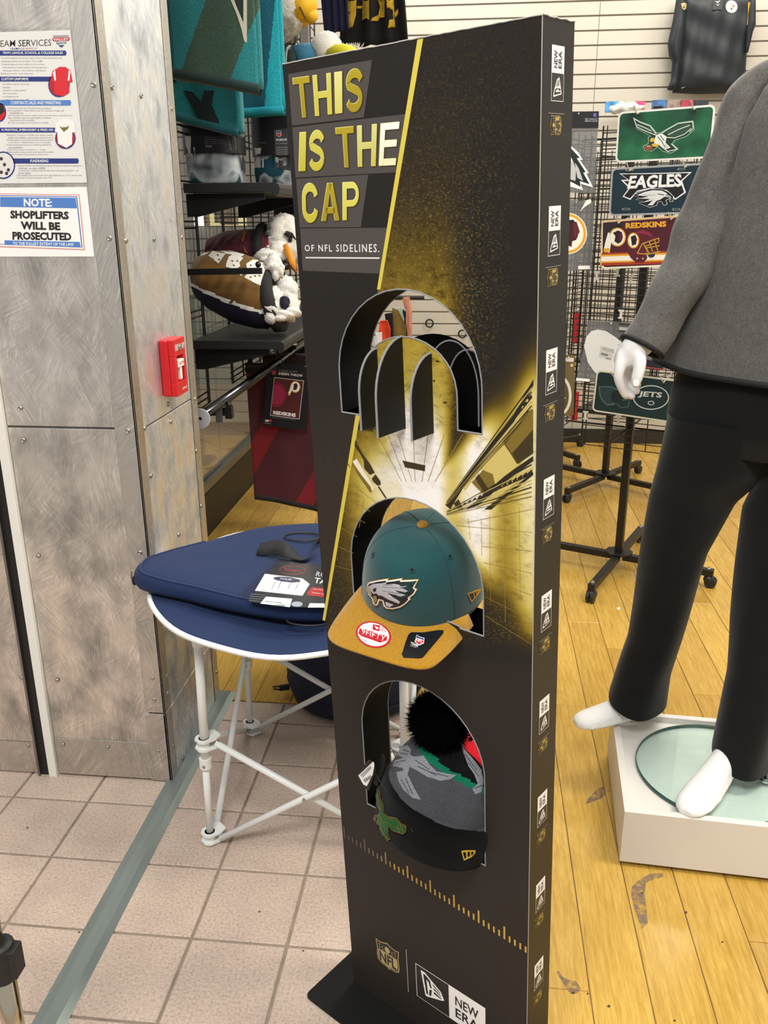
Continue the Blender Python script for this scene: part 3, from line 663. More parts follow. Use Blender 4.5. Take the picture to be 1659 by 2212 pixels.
for y in (): jl(px(830-(y-960)*-.4, y), px(985-(y-960)*.5, y+6), .0006)
b_.build('printed_joints', None, disp)['kind'] = 'stuff'
b_ = MB().mat(M('#2b2622', .5))
for (x0, y0, x1, y1) in [(668, 870, 757, 1010), (672, 905, 740, 1030), (680, 960, 735, 1060), (690, 1150, 720, 1178), (692, 1190, 714, 1200), (701, 1230, 712, 1232)]: jl(px(x0, y0), px(x1, y1), .0016)
b_.build('printed_joints', None, disp)['kind'] = 'stuff'
# yard marks across the foot
b_ = MB(); m0 = z5(318, 100); m1 = z5(1376, 770)
tickc = ['#4d4742', '#5a5148', '#6f634e', '#8d7b50', '#c4a04c']
nt = 41
for i in range(nt):
    u = -.004+(DW+.0)*(i/(nt-1)); v = m0[1]+(m1[1]-m0[1])*(u-m0[0])/(m1[0]-m0[0]); big = i % 5 == 1
    if u < .002: continue
    b_.mat(M(tickc[min(4, int(i/3.2))], .45)).flat(FR, [(u-.0017, v), (u+.0017, v), (u+.0017, v+(.026 if big else .0125)), (u-.0017, v+(.026 if big else .0125))], .0005)
b_.build('yard_mark', None, disp)
# emblems
def shield(b, P, dark, gold, w=.0):
    """league shield in a unit box, P(u,v,w)"""
    out = [(.0, .93), (.16, .9), (.33, .93), (.5, 1.0), (.67, .93), (.84, .9), (1, .93), (.97, .62), (1, .3), (.96, .13), (.8, .06), (.6, .05), (.5, 0), (.4, .05), (.2, .06), (.04, .13), (0, .3), (.03, .62)]
    c_ = np.array([.5, .5])
    def pp(pts, k, w_): b.add([P(*(c_+(np.array(p)-c_)*k), w_) for p in pts], [tuple(range(len(pts)))])
    b.mat(gold); pp(out, 1, w); b.mat(dark); pp(out, .93, w+.0002); b.mat(gold); pp(out, .86, w+.0004)
    b.mat(dark); b.add([P(*p, w+.0006) for p in [(.08, .60), (.92, .60), (.94, .87), (.82, .845), (.67, .87), (.5, .93), (.33, .87), (.18, .845), (.06, .87)]], [tuple(range(9))])
    b.mat(gold)
    b.add([P(.5+.11*math.cos(t)*1.0, .735+.115*math.sin(t), w+.0008) for t in np.linspace(0, 2*math.pi, 12, endpoint=False)], [tuple(range(12))])
    for (x, y) in ((.17, .80), (.17, .70), (.29, .75), (.30, .65), (.83, .80), (.83, .70), (.71, .75), (.70, .65)):
        b.add([P(x+.035*math.cos(t)*(1 if i % 2 else .45), y+.035*math.sin(t)*(1 if i % 2 else .45), w+.0008) for i, t in enumerate(np.linspace(0, 2*math.pi, 10, endpoint=False)+.31)], [tuple(range(10))])
    b.mat(dark); v, f = text2d('NFL', .03)
    b.add([P(.13+.74*x, .17+.38*y, w+.0008) for x, y in v], f)
def flag(b, P, white, dark, w=0.):
    """cap maker's flag in a unit box"""
    b.mat(white); F_ = lambda pts, w_: b.add([P(*p, w_) for p in pts], [tuple(range(len(pts)))])
    F_([(0, 1), (.18, 1.0), (.86, .63), (1, .36), (.9, .30), (.24, .06), (.17, .07)], w)
    b.mat(dark)
    F_([(.10, .91), (.19, .92), (.40, .80), (.47, .53), (.40, .51), (.34, .71), (.24, .76), (.30, .17), (.22, .17)], w+.0002)
    F_([(.36, .42), (.47, .46), (.43, .20), (.34, .17)], w+.0002)
    F_([(.50, .74), (.82, .58), (.84, .53), (.53, .67)], w+.0002); F_([(.54, .60), (.86, .47), (.88, .43), (.55, .53)], w+.0002); F_([(.56, .46), (.88, .37), (.86, .33), (.55, .37)], w+.0002)
gold_s, dark_s = M('#b7a063', .45), M('#2f2a2b', .45)
b_ = MB(); cs = [z5(472, 661), z5(614, 768), z5(620, 907), z5(492, 830)]; Q = quad([z5(474, 668), z5(613, 752), z5(620, 912), z5(488, 822)])
shield(b_, lambda u, v, w_: FR.P(*Q(u, v), .0005+w_), M('#3a3034', .45), M('#b8a56c', .45)); b_.build('league_shield', None, disp)
b_ = MB().mat(wht); jl(z5(657, 748), z5(671, 1002), .0007, .0005); b_.build('printed_line', None, disp)
# square and word block at the foot; upright in the plane of the card
b_ = MB(); TLc = z5(710, 818); TRc = z5(1130, 1110); BLc = z5(722, 1015); u0_, u1_ = (TLc[0]+BLc[0])/2, TRc[0]; v1_, v0_ = TLc[1], BLc[1]; um = z5(910, 960)[0]
v1_ = (TLc[1]+TRc[1])/2; v0_ = v1_-(TLc[1]-BLc[1])
R4 = lambda a, c, d, e: [(a, d), (c, d), (c, e), (a, e)]
b_.mat(wht).flat(FR, R4(u0_, u1_, v0_, v1_), .0004); b_.mat(M('#262322', .45)).flat(FR, R4(u0_+.0012, um, v0_+.0012, v1_-.0012), .0006)
flag(b_, lambda u, v, w_: FR.P(u0_+.012+(um-u0_-.022)*u, v0_+.012+(v1_-v0_-.02)*v, .0008+w_), wht, M('#262322', .45))
b_.mat(M('#1e1c1c', .45)); wv = (v1_-v0_)
put_text(b_, 'NEW', R4q(um+.014, u1_-.014, v0_+wv*.52, v0_+wv*.78) if False else [(um+.014, v0_+wv*.79), (u1_-.014, v0_+wv*.79), (u1_-.014, v0_+wv*.52), (um+.014, v0_+wv*.52)], fp(.0008), .015)
put_text(b_, 'ERA', [(um+.014, v0_+wv*.44), (u1_-.014, v0_+wv*.44), (u1_-.014, v0_+wv*.17), (um+.014, v0_+wv*.17)], fp(.0008), .015)
b_.build('maker_logo', None, disp)
# nine labels down the side
P0 = MB(); lab0 = None
def side_label(vt):
    b = MB(); a0_, a1_ = .0205, .0478; vb = vt-.0545; vm = vt-.0268
    b.mat(wht).flat(SD, R4(a0_, a1_, vb, vt), .0003); b.mat(M('#242322', .45)).flat(SD, R4(a0_+.0007, a1_-.0007, vb+.0007, vm), .0004)
    rot = lambda u0, u1, v0, v1: (lambda x, y, w_=0: SD.P(u1-(u1-u0)*y, v0+(v1-v0)*x, .0005+w_))    # text runs upward
    flag(b, rot(a0_+.0045, a1_-.004, vb+.004, vm-.0035), wht, M('#242322', .45))
    b.mat(M('#1d1c1c', .45)); v, f = text2d('NEW', .015); r_ = rot(a0_+.005, a0_+.0125, vm+.005, vt-.005); b.add([r_(x, y) for x, y in v], f)
    v, f = text2d('ERA', .015); r_ = rot(a0_+.0145, a1_-.0055, vm+.005, vt-.005); b.add([r_(x, y) for x, y in v], f)
    b.mat(M('#8f8b84', .5)).flat(SD, R4(a0_-.005, a1_+.003, vb-.0125, vb-.0118), .0003)
    return b.build('side_label', None, disp), None
def side_shield(vt):
    b = MB(); a0_, a1_ = .0195, .0455; v1 = vt-.0685; v0 = vt-.0885
    shield(b, lambda x, y, w_: SD.P(a1_-(a1_-a0_)*(1-(1-y)) if False else a0_+(a1_-a0_)*(1-y), v0+(v1-v0)*x, .0003+w_), dark_s, M('#b39a4f', .45)); return b.build('side_shield', None, disp)
for k in range(10):
    vt = 1.586-.1625*k
    if k == 0: l0, s0 = side_label(vt)[0], side_shield(vt)
    else:
        for o in (l0, s0):
            c = o.copy(); COL.objects.link(c); c.location = tuple(SD.ey*(-.1625*k))
# foot plate
fpz = .004
bp = [FR.P(u, 0, w_) for u, w_ in ((-.052, .085), (DW+.06, .085), (DW+.06, -.16), (-.052, -.16))]
bp = [(p[0], p[1]) for p in bp]
def rounded(pts, r, n=5):
    out = []; k = len(pts)
    for i in range(k):
        p, a, c = np.array(pts[i]), np.array(pts[i-1]), np.array(pts[(i+1) % k]); da = (a-p)/np.linalg.norm(a-p)*r; dc = (c-p)/np.linalg.norm(c-p)*r
        for t in np.linspace(0, 1, n): out.append((p+da)*(1-t)**2+2*p*t*(1-t)+(p+dc)*t*t)
    return out
MB().prism([(x, y, .0015) for x, y in rounded(bp, .014)], (0, 0, .003)).build('foot_plate', M('#121212', .55, spec=.3), disp)

# ------------------------------------------------------------------ papers and alarm on the pillar
FF = Frame((0, YF-.001, 0), (1, 0, 0), (0, 0, 1), (0, -1, 0))
def f1(x, y): return FF.uv(x/3.95, y/3.95)
def ff(w): return lambda u, v: FF.P(u, v, w)
paper = M('#f3f1ec', .5); red = M('#c8202c', .4); navy = M('#27357e', .45); blue = M('#4f7fc4', .45); ink = M('#24211f', .5); grey = M('#9a979a', .6)
post = thing('services_poster', PY(80, 390, YF), 'white printed service list with blue headings, upper sheet on the metal pillar', 'poster')
U0, U1, V0, V1 = -1.022, -.8275, 1.497, 1.783
MB().slab(FF, U0, U1, V0, V1, 0, .0006).build('paper_sheet', paper, post)
MB().slab(FF, U0-.004, U1+.012, V0-.008, V1+.006, .0008, .0012).build('clear_sleeve', glass_mat('sleeve', (.97, .97, .97), .05, .1), post)
b_ = MB().mat(ink); e = .0018
put_text(b_, 'EAM SERVICES', [f1(5, 345), f1(440, 335), f1(440, 392), f1(5, 400)], ff(e-.001), .008)
b_.mat(navy); put_text(b_, 'TEAM', [f1(85, 408), f1(155, 406), f1(155, 424), f1(85, 426)], ff(e-.001), .01); put_text(b_, 'SALES.', [f1(158, 409), f1(215, 408), f1(215, 423), f1(158, 424)], ff(e-.001), .0)
b_.mat(red); put_text(b_, 'BVSPORTS.COM', [f1(220, 406), f1(318, 404), f1(318, 422), f1(220, 424)], ff(e-.001), .0)
for x0, x1, y0, y1, s, m in ((0, 570, 432, 474, 'TEAM, LEAGUE, SCHOOL & COLLEGE SALES', navy), (0, 470, 655, 695, 'CUSTOM UNIFORMS', navy), (0, 610, 855, 900, 'CORPORATE SALES AND MARKETING', blue), (0, 480, 1090, 1130, 'N PRINTING, EMBROIDERY & PRESS ON', navy), (90, 675, 1352, 1395, 'FUNDRAISING', navy)):
    b_.mat(m).flat(FF, [f1(x0-4, y1), f1(x1-8, y1), f1(x1, (y0+y1)/2), f1(x1-8, y0), f1(x0-4, y0)], .0014)
    tx = (25, 540) if 'TEAM' in s else (15, 245) if 'CUST' in s else (95, 522) if 'CORP' in s else (18, 455) if 'PRINT' in s else (262, 415)
    b_.mat(wht); put_text(b_, s, [f1(tx[0], y0+9), f1(tx[1], y0+9), f1(tx[1], y1-9), f1(tx[0], y1-9)], ff(.0017), .012)
rows = [(490, 12, 0, ['Protective equipment for all team sports, both in stock and special order', 'Customized uniforms and tee shirts - 12 to 12,000', 'Complete league and team outfitters all in one place', 'field equipment, medical supplies, training equipment', 'school gym uniforms, school uniforms, staff apparel', 'Brands you can trust - much, much more']),
        (712, 12, 0, ['and athletic wear for every team', 'much more', 'programs to college athletes', 'with requirements', 'at excellent prices', 'in athletic uniforms since 1971']),
        (918, 70, 1, ['Printed active wear and customized corporate apparel', 'Event specialists - unique athletic wear for corporate outings, golf', 'tournaments, etc.', 'Full embroidery services for jackets, polos, hats, dress shirts, and much more', 'Bags, umbrellas, mugs, decorated blankets - hundreds', 'of promotional items available', 'No order is too big or too small for us to handle']),
        (1148, 60, 1, ['Printing for 12 pieces to 12,000: tees, jackets, sweats,', 'athletic wear, blankets, coaches shirts, and much more', 'Full embroidery services with hundreds of sports symbols', 'in our library - individual names are our specialty', 'Printed numbering and press on numbering available for', 'tees and uniforms', 'Custom Printed tees in as little as 7 - 10 days', 'Having trouble coming up with a print layout? No problem -', 'we have hundreds of sport layouts to choose from']),
        (1408, 145, 1, ['Complete Athletic wear fundraising programs for booster clubs and organizations', 'of all kinds - we make it SIMPLE!', 'we specialize in raising money through customized apparel programs - just', 'ask for details', 'Layout designs and custom order forms all provided for you - let us do the work', 'Servicing our local communities since 1971!'])]
b_.mat(M('#77747a', .6))
for y, x, k, L in rows:
    st = 26.5 if y in (490, 712) else 20.5
    for i, s in enumerate(L):
        w_ = len(s)*(7.15 if y < 900 else 7.05); x0 = x+(14 if s[0].islower() else 0)
        put_text(b_, s, [f1(x0, y+i*st), f1(x0+w_, y+i*st), f1(x0+w_, y+i*st+14), f1(x0, y+i*st+14)], ff(.0015), .0)
b_.build('printed_text', None, post)['kind'] = 'stuff'
b_ = MB()
def oval(cx, cy, rx, ry, m, w_=.0014, n=20, a0=0, a1=2*math.pi): b_.mat(m).flat(FF, [f1(cx+rx*math.cos(t), cy+ry*math.sin(t)) for t in np.linspace(a0, a1, n, endpoint=a1 < 6)], w_)
oval(505, 725, 92, 105, navy); oval(505, 722, 84, 97, M('#b01c28', .5), .0016)
b_.mat(M('#d42430', .5)).flat(FF, [f1(*p) for p in [(470, 800), (462, 690), (440, 700), (450, 610), (510, 572), (560, 572), (605, 605), (622, 700), (590, 705), (595, 790), (540, 825)]], .0018)
b_.mat(wht).flat(FF, [f1(*p) for p in [(455, 620), (475, 600), (482, 690), (470, 690)]], .002).flat(FF, [f1(*p) for p in [(590, 600), (605, 612), (595, 690), (582, 690)]], .002)
oval(560, 1180, 88, 92, navy); oval(560, 1176, 80, 85, M('#b01c28', .5), .0016)
b_.mat(M('#ece9e4', .6)).flat(FF, [f1(*p) for p in [(498, 1225), (492, 1130), (470, 1120), (485, 1050), (530, 1018), (590, 1015), (640, 1045), (650, 1130), (620, 1130), (618, 1230), (570, 1262)]], .0018)
b_.mat(M('#6c6a35', .6)).flat(FF, [f1(*p) for p in [(508, 1075), (540, 1092), (548, 1080), (560, 1090), (595, 1072), (580, 1105), (562, 1112), (550, 1128), (535, 1110)]], .002)
oval(0, 960, 55, 80, navy, .0014, 12, -math.pi/2, math.pi/2); oval(0, 960, 46, 70, red, .0016, 12, -math.pi/2, math.pi/2); b_.mat(ink).flat(FF, [f1(*p) for p in [(0, 890), (30, 905), (44, 950), (0, 985)]], .0018)
oval(30, 1410, 102, 118, navy); oval(30, 1410, 92, 106, M('#dedbd6', .5), .0016)
for (x, y) in ((15, 1355), (42, 1405), (75, 1450), (60, 1480), (15, 1470)): oval(x, y, 14, 16, M('#3a3133', .5), .0018, 8)
b_.mat(M('#9a9a9c', .5)).flat(FF, [f1(*p) for p in [(448, 304), (592, 300), (568, 322), (470, 325)]], .0014); b_.mat(red).flat(FF, [f1(*p) for p in [(448, 325), (598, 320), (590, 348), (455, 352)]], .0015)
b_.mat(wht); put_text(b_, 'VALLEY', [f1(456, 329), f1(590, 325), f1(588, 345), f1(458, 349)], ff(.0018), .02)
b_.mat(navy); put_text(b_, 'Sports', [f1(482, 358), f1(572, 352), f1(568, 378), f1(484, 384)], ff(.0015), .01); b_.flat(FF, [f1(500, 388), f1(552, 384), f1(527, 406)], .0015)
b_.build('printed_pictures', None, post)['kind'] = 'stuff'
note = thing('warning_sign', PY(100, 555, YF), 'white shoplifting warning sign with blue bands, lower sheet on the metal pillar', 'sign')
U0, U1, V0, V1 = -1.045, -.8295, 1.347, 1.4885
MB().slab(FF, U0, U1, V0, V1, 0, .0006).build('paper_sheet', paper, note)
b_ = MB()
def rect(pts, m, w_): b_.mat(m).flat(FF, [f1(*p) for p in pts], w_)
rect([(-10, 1650), (680, 1660), (727, 2134), (-10, 2108)], M('#d98a80', .5), .0010); rect([(-10, 1657), (673, 1667), (718, 2126), (-10, 2100)], paper, .0012)
rect([(-6, 1665), (660, 1675), (706, 2112), (-6, 2085)], M('#4a64a8', .5), .0014); rect([(-10, 1673), (652, 1682), (697, 2106), (-10, 2080)], paper, .0016)
rect([(5, 1680), (648, 1688), (660, 1778), (5, 1765)], blue, .0018); rect([(40, 2050), (684, 2064), (690, 2108), (45, 2088)], blue, .0018)
b_.mat(wht); put_text(b_, 'NOTE:', [f1(205, 1692), f1(445, 1696), f1(447, 1765), f1(207, 1761)], ff(.0020), .03)
put_text(b_, 'TO THE FULLEST EXTENT OF THE LAW', [f1(112, 2063), f1(632, 2073), f1(634, 2099), f1(113, 2089)], ff(.0020), .015)
b_.mat(ink)
for s, x0, x1, y in (('SHOPLIFTERS', 90, 588, 1795), ('WILL BE', 178, 515, 1888), ('PROSECUTED', 108, 610, 1976)):
    put_text(b_, s, [f1(x0, y), f1(x1, y+9), f1(x1+4, y+78), f1(x0+2, y+70)], ff(.0018), .05)
b_.build('printed_text', None, note)['kind'] = 'stuff'
# fire alarm pull station
SF = Frame((XS+.001, 0, 0), (0, 1, 0), (0, 0, 1), (1, 0, 0))
al = thing('fire_alarm', (XS, 2.14, 1.0), 'red fire alarm pull station on the side of the metal pillar', 'fire alarm')
ar = M('#c9161c', .38, spec=.5); a_y0, a_y1, a_z0, a_z1, a_d = 2.052, 2.135, 1.003, 1.143, .038
b_ = MB(); b_.slab(SF, a_y0, a_y1, a_z0, a_z1, 0, a_d*.62); b_.build('back_box', ar, al, bev=.004)
o = MB(); o.slab(SF, a_y0, a_y1, a_z1-.042, a_z1, a_d*.62, a_d); o.slab(SF, a_y0, a_y1, a_z0, a_z0+.034, a_d*.62, a_d); o.slab(SF, a_y0, a_y0+.018, a_z0+.034, a_z1-.042, a_d*.62, a_d); o.slab(SF, a_y1-.018, a_y1, a_z0+.034, a_z1-.042, a_d*.62, a_d)
o.build('front_cover', ar, al, bev=.0015)
hb = MB(); zc = a_z0+.062; yc = (a_y0+a_y1)/2; hb.slab(SF, yc-.02, yc+.02, zc+.008, zc+.026, a_d*.62, a_d+.002); hb.slab(SF, yc-.007, yc+.007, zc-.024, zc+.008, a_d*.62, a_d)
hn = hb.build('pull_handle', M('#f0eeea', .4), al, bev=.001)
t_ = MB().mat(ar); put_text(t_, 'PULL DOWN', [(yc-.017, zc+.021), (yc+.017, zc+.021), (yc+.017, zc+.014), (yc-.017, zc+.014)], lambda u, v: SF.P(u, v, a_d+.0026), .01); t_.build('handle_lettering', None, hn)
t_ = MB().mat(wht); put_text(t_, 'FIRE', [(a_y0+.008, a_z1-.013), (a_y0+.031, a_z1-.013), (a_y0+.031, a_z1-.028), (a_y0+.008, a_z1-.028)], lambda u, v: SF.P(u, v, a_d+.0006), .01); put_text(t_, 'ALARM', [(a_y0+.045, a_z1-.013), (a_y1-.006, a_z1-.013), (a_y1-.006, a_z1-.028), (a_y0+.045, a_z1-.028)], lambda u, v: SF.P(u, v, a_d+.0006), .01)
put_text(t_, 'SIMPLEX', [(yc-.004, a_z0+.017), (a_y1-.01, a_z0+.017), (a_y1-.01, a_z0+.011), (yc-.004, a_z0+.011)], lambda u, v: SF.P(u, v, a_d+.0006), .005); t_.build('cover_lettering', None, al)['kind'] = 'stuff'
MB().lathe(SF.P(a_y0+.037, a_z1-.021, a_d), SF.n, [(.009, 0), (.009, .002), (.0065, .003), (.0062, .006), (.0, .006)], 16).build('key_lock', M('#b8b4ac', .3, 1), al, smooth=False)
# chrome stand at the bottom left
st = thing('chrome_stand_post', (-.694, .955, 0), 'chrome upright with a black clamp standing on the tiles at the lower left corner', 'stand')
chrome = M('#c9c0ae', .18, 1)
px_, py_ = -.697, .955
MB().tube([(px_, py_, 0), (px_, py_, .36)], .0165, 20).build('lower_tube', chrome, st, smooth=True)
MB().tube([(px_-.004, py_, .36), (px_-.004, py_, 1.0)], .0125, 20).build('upper_tube', chrome, st, smooth=True)
cl = MB().lathe((px_, py_, .315), (0, 0, 1), [(.0, 0), (.021, 0), (.024, .006), (.025, .05), (.022, .064), (.015, .068), (0, .068)], 20)
cl.box(px_+.012, px_+.030, py_-.014, py_+.014, .325, .376); cl.build('clamp', M('#191818', .5), st, bev=.002)
MB().lathe((px_, py_, .0), (0, 0, 1), [(.0, .001), (.10, .001), (.10, .008), (.03, .02), (.0165, .024)], 28).build('foot', M('#191818', .5), st)

# ------------------------------------------------------------------ folding table
tw = M('#e3e5e2', .35, spec=.5); nv = M('#1a2b50', .8, var=.06, vs=300, bump=.15, bs=900, spec=.25, sheen=.04); pipe = M('#eceeec', .6); bolt = M('#b8b6b0', .3, 1)
TCX, TCY, TR, TZ = -.372, 1.885, .385, .60
tab = thing('folding_table', (TCX, TCY, 0), 'round folding table with navy fabric top, white piping and white legs', 'table')
def wav(t): return .004*math.sin(5*t+1)+.003*math.sin(9*t)
b_ = MB(); R_ = []
for r in (0, .3, .6, .85, .97, 1.0): R_.append([(TCX+TR*r*math.cos(t), TCY+TR*r*math.sin(t), TZ-.012*(1-r)+wav(t)*r) for t in np.linspace(0, 2*math.pi, 64, endpoint=False)])
R_.append([(x, y, z-.006) for x, y, z in R_[-1]]); R_.append([(TCX+(x-TCX)*.9, TCY+(y-TCY)*.9, z-.008) for x, y, z in R_[-1]])
b_.loft(R_, cap=False).build('table_top', nv, tab, smooth=True)
b_ = MB(); b_.tube([(TCX+(TR+.002)*math.cos(t), TCY+(TR+.002)*math.sin(t), TZ-.004+wav(t)) for t in np.linspace(0, 2*math.pi, 96, endpoint=False)], .0062, 8, closed=True); b_.build('piping', pipe, tab, smooth=True)
L_ = [G(455, 1818)[:2], G(541, 1578)[:2], G(888, 1594)[:2]]; L_ = [np.array(l) for l in L_]; L_.append(L_[0]+L_[2]-L_[1])
cen = (L_[0]+L_[2])/2; zb = .262
def out(l): d = l-cen; return d/np.linalg.norm(d)
leg_parts = []
for k, l in enumerate(L_):
    d = out(l); tp = l+d*(-.012); P3 = lambda p, z: (p[0], p[1], z)
    o = MB().tube([P3(l, .012), P3(l*.6+tp*.4, .25)], .0085, 14).tube([P3(l*.62+tp*.38, .22), P3(tp, TZ-.02)], .0105, 14).build('leg', tw, tab, smooth=True)
    c_ = MB().tube([P3(l*.64+tp*.36, zb-.052), P3(l*.63+tp*.37, zb-.026)], .0145, 16); c_.build('collar', tw, o, smooth=False)
    MB().lathe(np.array(P3(l*.64+tp*.36, zb-.042))+np.array([.0, -.0145, 0]), (0, -1, 0), [(.004, 0), (.0035, .002), (0, .0025)], 8).build('bolt', bolt, o)
    # foot bracket and sliding bracket: octagonal plates round the tube, reaching inwards
    for z, nm in ((.004, 'foot_bracket'), (zb, 'slide_bracket')):
        q_ = l if z < .1 else l*.58+tp*.42; e1 = -d; e2 = np.array([-d[1], d[0]])
        pl_ = lambda s_, a=.019, ln_=.036: [q_+e1*x*s_+e2*y*s_ for x, y in ((-a, -a*.5), (-a*.5, -a), (ln_*.55, -a*1.15), (ln_, -a*.75), (ln_, a*.75), (ln_*.55, a*1.15), (-a*.5, a), (-a, a*.5))]
        m_ = MB(); m_.prism([(p[0], p[1], z) for p in pl_(1)], (0, 0, .005)); m_.prism([(p[0], p[1], z+.022) for p in pl_(1)], (0, 0, .005)); m_.tube([P3(q_, z), P3(q_, z+.027)], .0125, 12)
        br = m_.build(nm, tw, o)
        for s_ in (-1, 1):
            bp_ = q_+e1*.025+e2*s_*.017; bb = MB().lathe((bp_[0], bp_[1], z+.014), (e2[0]*s_, e2[1]*s_, 0), [(.0055, -.004), (.0055, .003), (.0035, .005), (0, .005)], 10); bb.build('bolt', bolt, o)
    # cap under the top
    hd = MB(); hd.tube([P3(tp, TZ-.075), P3(tp, TZ-.022)], .0145, 16); a_ = tp+np.array([-d[1], d[0]])*.05; hd.bar(P3(tp-d*.005, TZ-.018), P3(a_+d*.0, TZ-.018), .022, .022); hd.bar(P3(tp, TZ-.018), P3(tp-np.array([-d[1], d[0]])*.05, TZ-.018), .022, .022)
    hd.build('top_socket', tw, o)
    MB().lathe(np.array(P3(tp, TZ-.05))+np.array([0, -.0145, 0]), (0, -1, 0), [(.004, 0), (.0035, .002), (0, .0025)], 8).build('bolt', bolt, o)
for a in range(4):
    p, q_ = L_[a], L_[(a+1) % 4]; d = (q_-p)/np.linalg.norm(q_-p); n2 = np.array([-d[1], d[0]])*.008
    s_, e_ = p+d*.028, q_-d*.028
    for k, (z0_, z1_, o_) in enumerate(((zb+.012, .018, n2), (.018, zb+.012, -n2))):
        A_, B_ = np.array([*(s_+o_), z0_]), np.array([*(e_+o_), z1_])
        br = MB().tube([A_, B_], .0078, 12).build('brace', tw, tab, smooth=True)
        if k == 0: m_ = (A_+B_)/2; MB().tube([m_-np.array([*n2, 0])*2.2, m_+np.array([*n2, 0])*1.2], .005, 10).build('pivot', bolt, br)
    # upper folding arms just under the top
    for (z0_, z1_, o_) in ((TZ-.02, zb+.03, n2*.0),): pass
# ------------------------------------------------------------------ navy carry bag lying on the table
bag = thing('carry_bag', (TCX, TCY, TZ), 'navy fabric carry bag lying flat on the round folding table', 'bag')
bpx = [(300, 1215, .645), (292, 1236, .63), (296, 1278, .605), (345, 1293, .605), (400, 1305, .605), (450, 1318, .605), (510, 1331, .605), (565, 1341, .605), (630, 1349, .605), (700, 1351, .605), (770, 1345, .605), (840, 1325, .605)]
pl_ = [G(x, y, z)[:2] for x, y, z in bpx[1:]]
bk = [G(x, y, .635)[:2] for x, y in ((900, 1270), (900, 1200), (840, 1152), (760, 1139), (690, 1137), (610, 1143), (540, 1152), (470, 1168), (400, 1187), (350, 1201), (308, 1214))]
ol = np.array(pl_+bk); ctr = np.array([TCX+.02, TCY])
# smooth the outline
def cr(P, m=5):
    P = np.array(P); n = len(P); o = []
    for i in range(n):
        a, b, c, d = P[i-1], P[i], P[(i+1) % n], P[(i+2) % n]
        for t in np.arange(m)/m: o.append(.5*((2*b)+(-a+c)*t+(2*a-5*b+4*c-d)*t*t+(-a+3*b-3*c+d)*t**3))
    return np.array(o)
ol = cr(ol, 4); th = np.arange(len(ol))/len(ol)*2*math.pi
def bring(k, z, amp=0): return [(*(ctr+(p-ctr)*k), z+amp*math.sin(3*t+.5)*.6+amp*math.sin(7*t)*.4) for p, t in zip(ol, th)]
b_ = MB(); b_.loft([bring(.02, .609), bring(.93, .609), bring(.985, .612), bring(1.0, .622), bring(.995, .638, .002), bring(.965, .6475, .003), bring(.90, .6505, .002), bring(.7, .6475, .002), bring(.35, .646), bring(.02, .647)])
b_.build('bag_body', nv, bag, smooth=True)
b_ = MB(); tp_ = bring(.962, .6490, .003); b_.tube(tp_[-14:]+tp_[:46], .0022, 6); b_.build('seam', M('#22335a', .8), bag, smooth=True)
PT = lambda x, y, z=.651: G(x, y, z)
lf = bring(1.0, .625)
mp = PT(291, 1250, .628); b_ = MB(); b_.tube([mp+np.array([-.004, 0, .02]), mp+np.array([-.008, 0, .008]), mp+np.array([-.006, 0, -.006])], .002, 6); b_.build('zip_pull', M('#c9b98a', .3, 1), bag)
bs = MB(); bs.mat(M('#0f0f10', .7)); bs.ell(mp+np.array([.0, 0, -.004]), [(.006, 0, 0), (0, .012, 0), (0, 0, .012)], 10, 6); bs.build('zip_stop', None, bag)
# loops of piping and the strap
bk_w = M('#17181a', .7, bump=.2, bs=900)
strap_path = [PT(572, 1186, .652), PT(590, 1182, .668), PT(612, 1186, .672), PT(630, 1196, .664), PT(655, 1208, .656), PT(672, 1196, .660), PT(682, 1172, .668), PT(700, 1158, .668), PT(760, 1155, .66), PT(820, 1160, .655)]
S3 = cr(strap_path+[strap_path[-1]+np.array([.02, 0, 0])], 4)[:-8]
wv_ = np.array([.10, 1, .0])*.012
def strap(t, v):
    i = t*(len(S3)-1); k = min(int(i), len(S3)-2); p = S3[k]*(1-(i-k))+S3[k+1]*(i-k); tw_ = math.sin(t*9)*.7
    return p+(v-.5)*2*np.array([.006*tw_, .019*math.cos(tw_), .016*math.sin(tw_)+.004])
MB().sheet(strap, 40, 2, .0012).build('strap', bk_w, bag, smooth=True)
for (x, y, rx, ry) in ((655, 1160, .048, .03), (665, 1342, .045, .022)):
    c_ = PT(x, y, .6515 if y < 1300 else .619); b_ = MB(); b_.tube([c_+np.array([rx*math.cos(t), ry*math.sin(t), .001]) for t in np.linspace(0, 2*math.pi, 28, endpoint=False)], .0022, 6, closed=True); b_.build('piping_loop', M('#1a1c22', .5), bag)
# package insert in a clear pouch
TF = Frame((0, 0, .6535), (1, 0, 0), (0, 1, 0), (0, 0, 1)); tf = lambda x, y: TF.uv(280+x/3.456, 1100+y/3.456)
ins = thing('package_insert', TF.P(*tf(1150, 560)), 'clear pouch with black product card lying on the navy bag', 'package')
ptf = lambda w: (lambda u, v: TF.P(u, v, w))
pc = [(1105, 352), (1480, 410), (1560, 560), (1540, 740), (1440, 742), (1150, 735), (965, 712), (795, 662)]
MB().prism([TF.P(*tf(*p), .0002) for p in [(1105, 385), (1480, 430), (1540, 560), (1520, 735), (1440, 738), (1150, 730), (985, 706), (885, 690)]], (0, 0, .0006)).build('product_card', M('#26272b', .4), ins)
b_ = MB(); T = lambda m, pts, w: b_.mat(m).flat(TF, [tf(*p) for p in pts][::-1], w)
T(wht, [(1010, 485), (1290, 520), (1345, 562), (1290, 650), (935, 612)], .0012); T(M('#3a2f5e', .5), [(1080, 512), (1120, 508), (1200, 512), (1270, 530), (1275, 545), (1220, 552), (1130, 542), (1075, 525)], .0015)
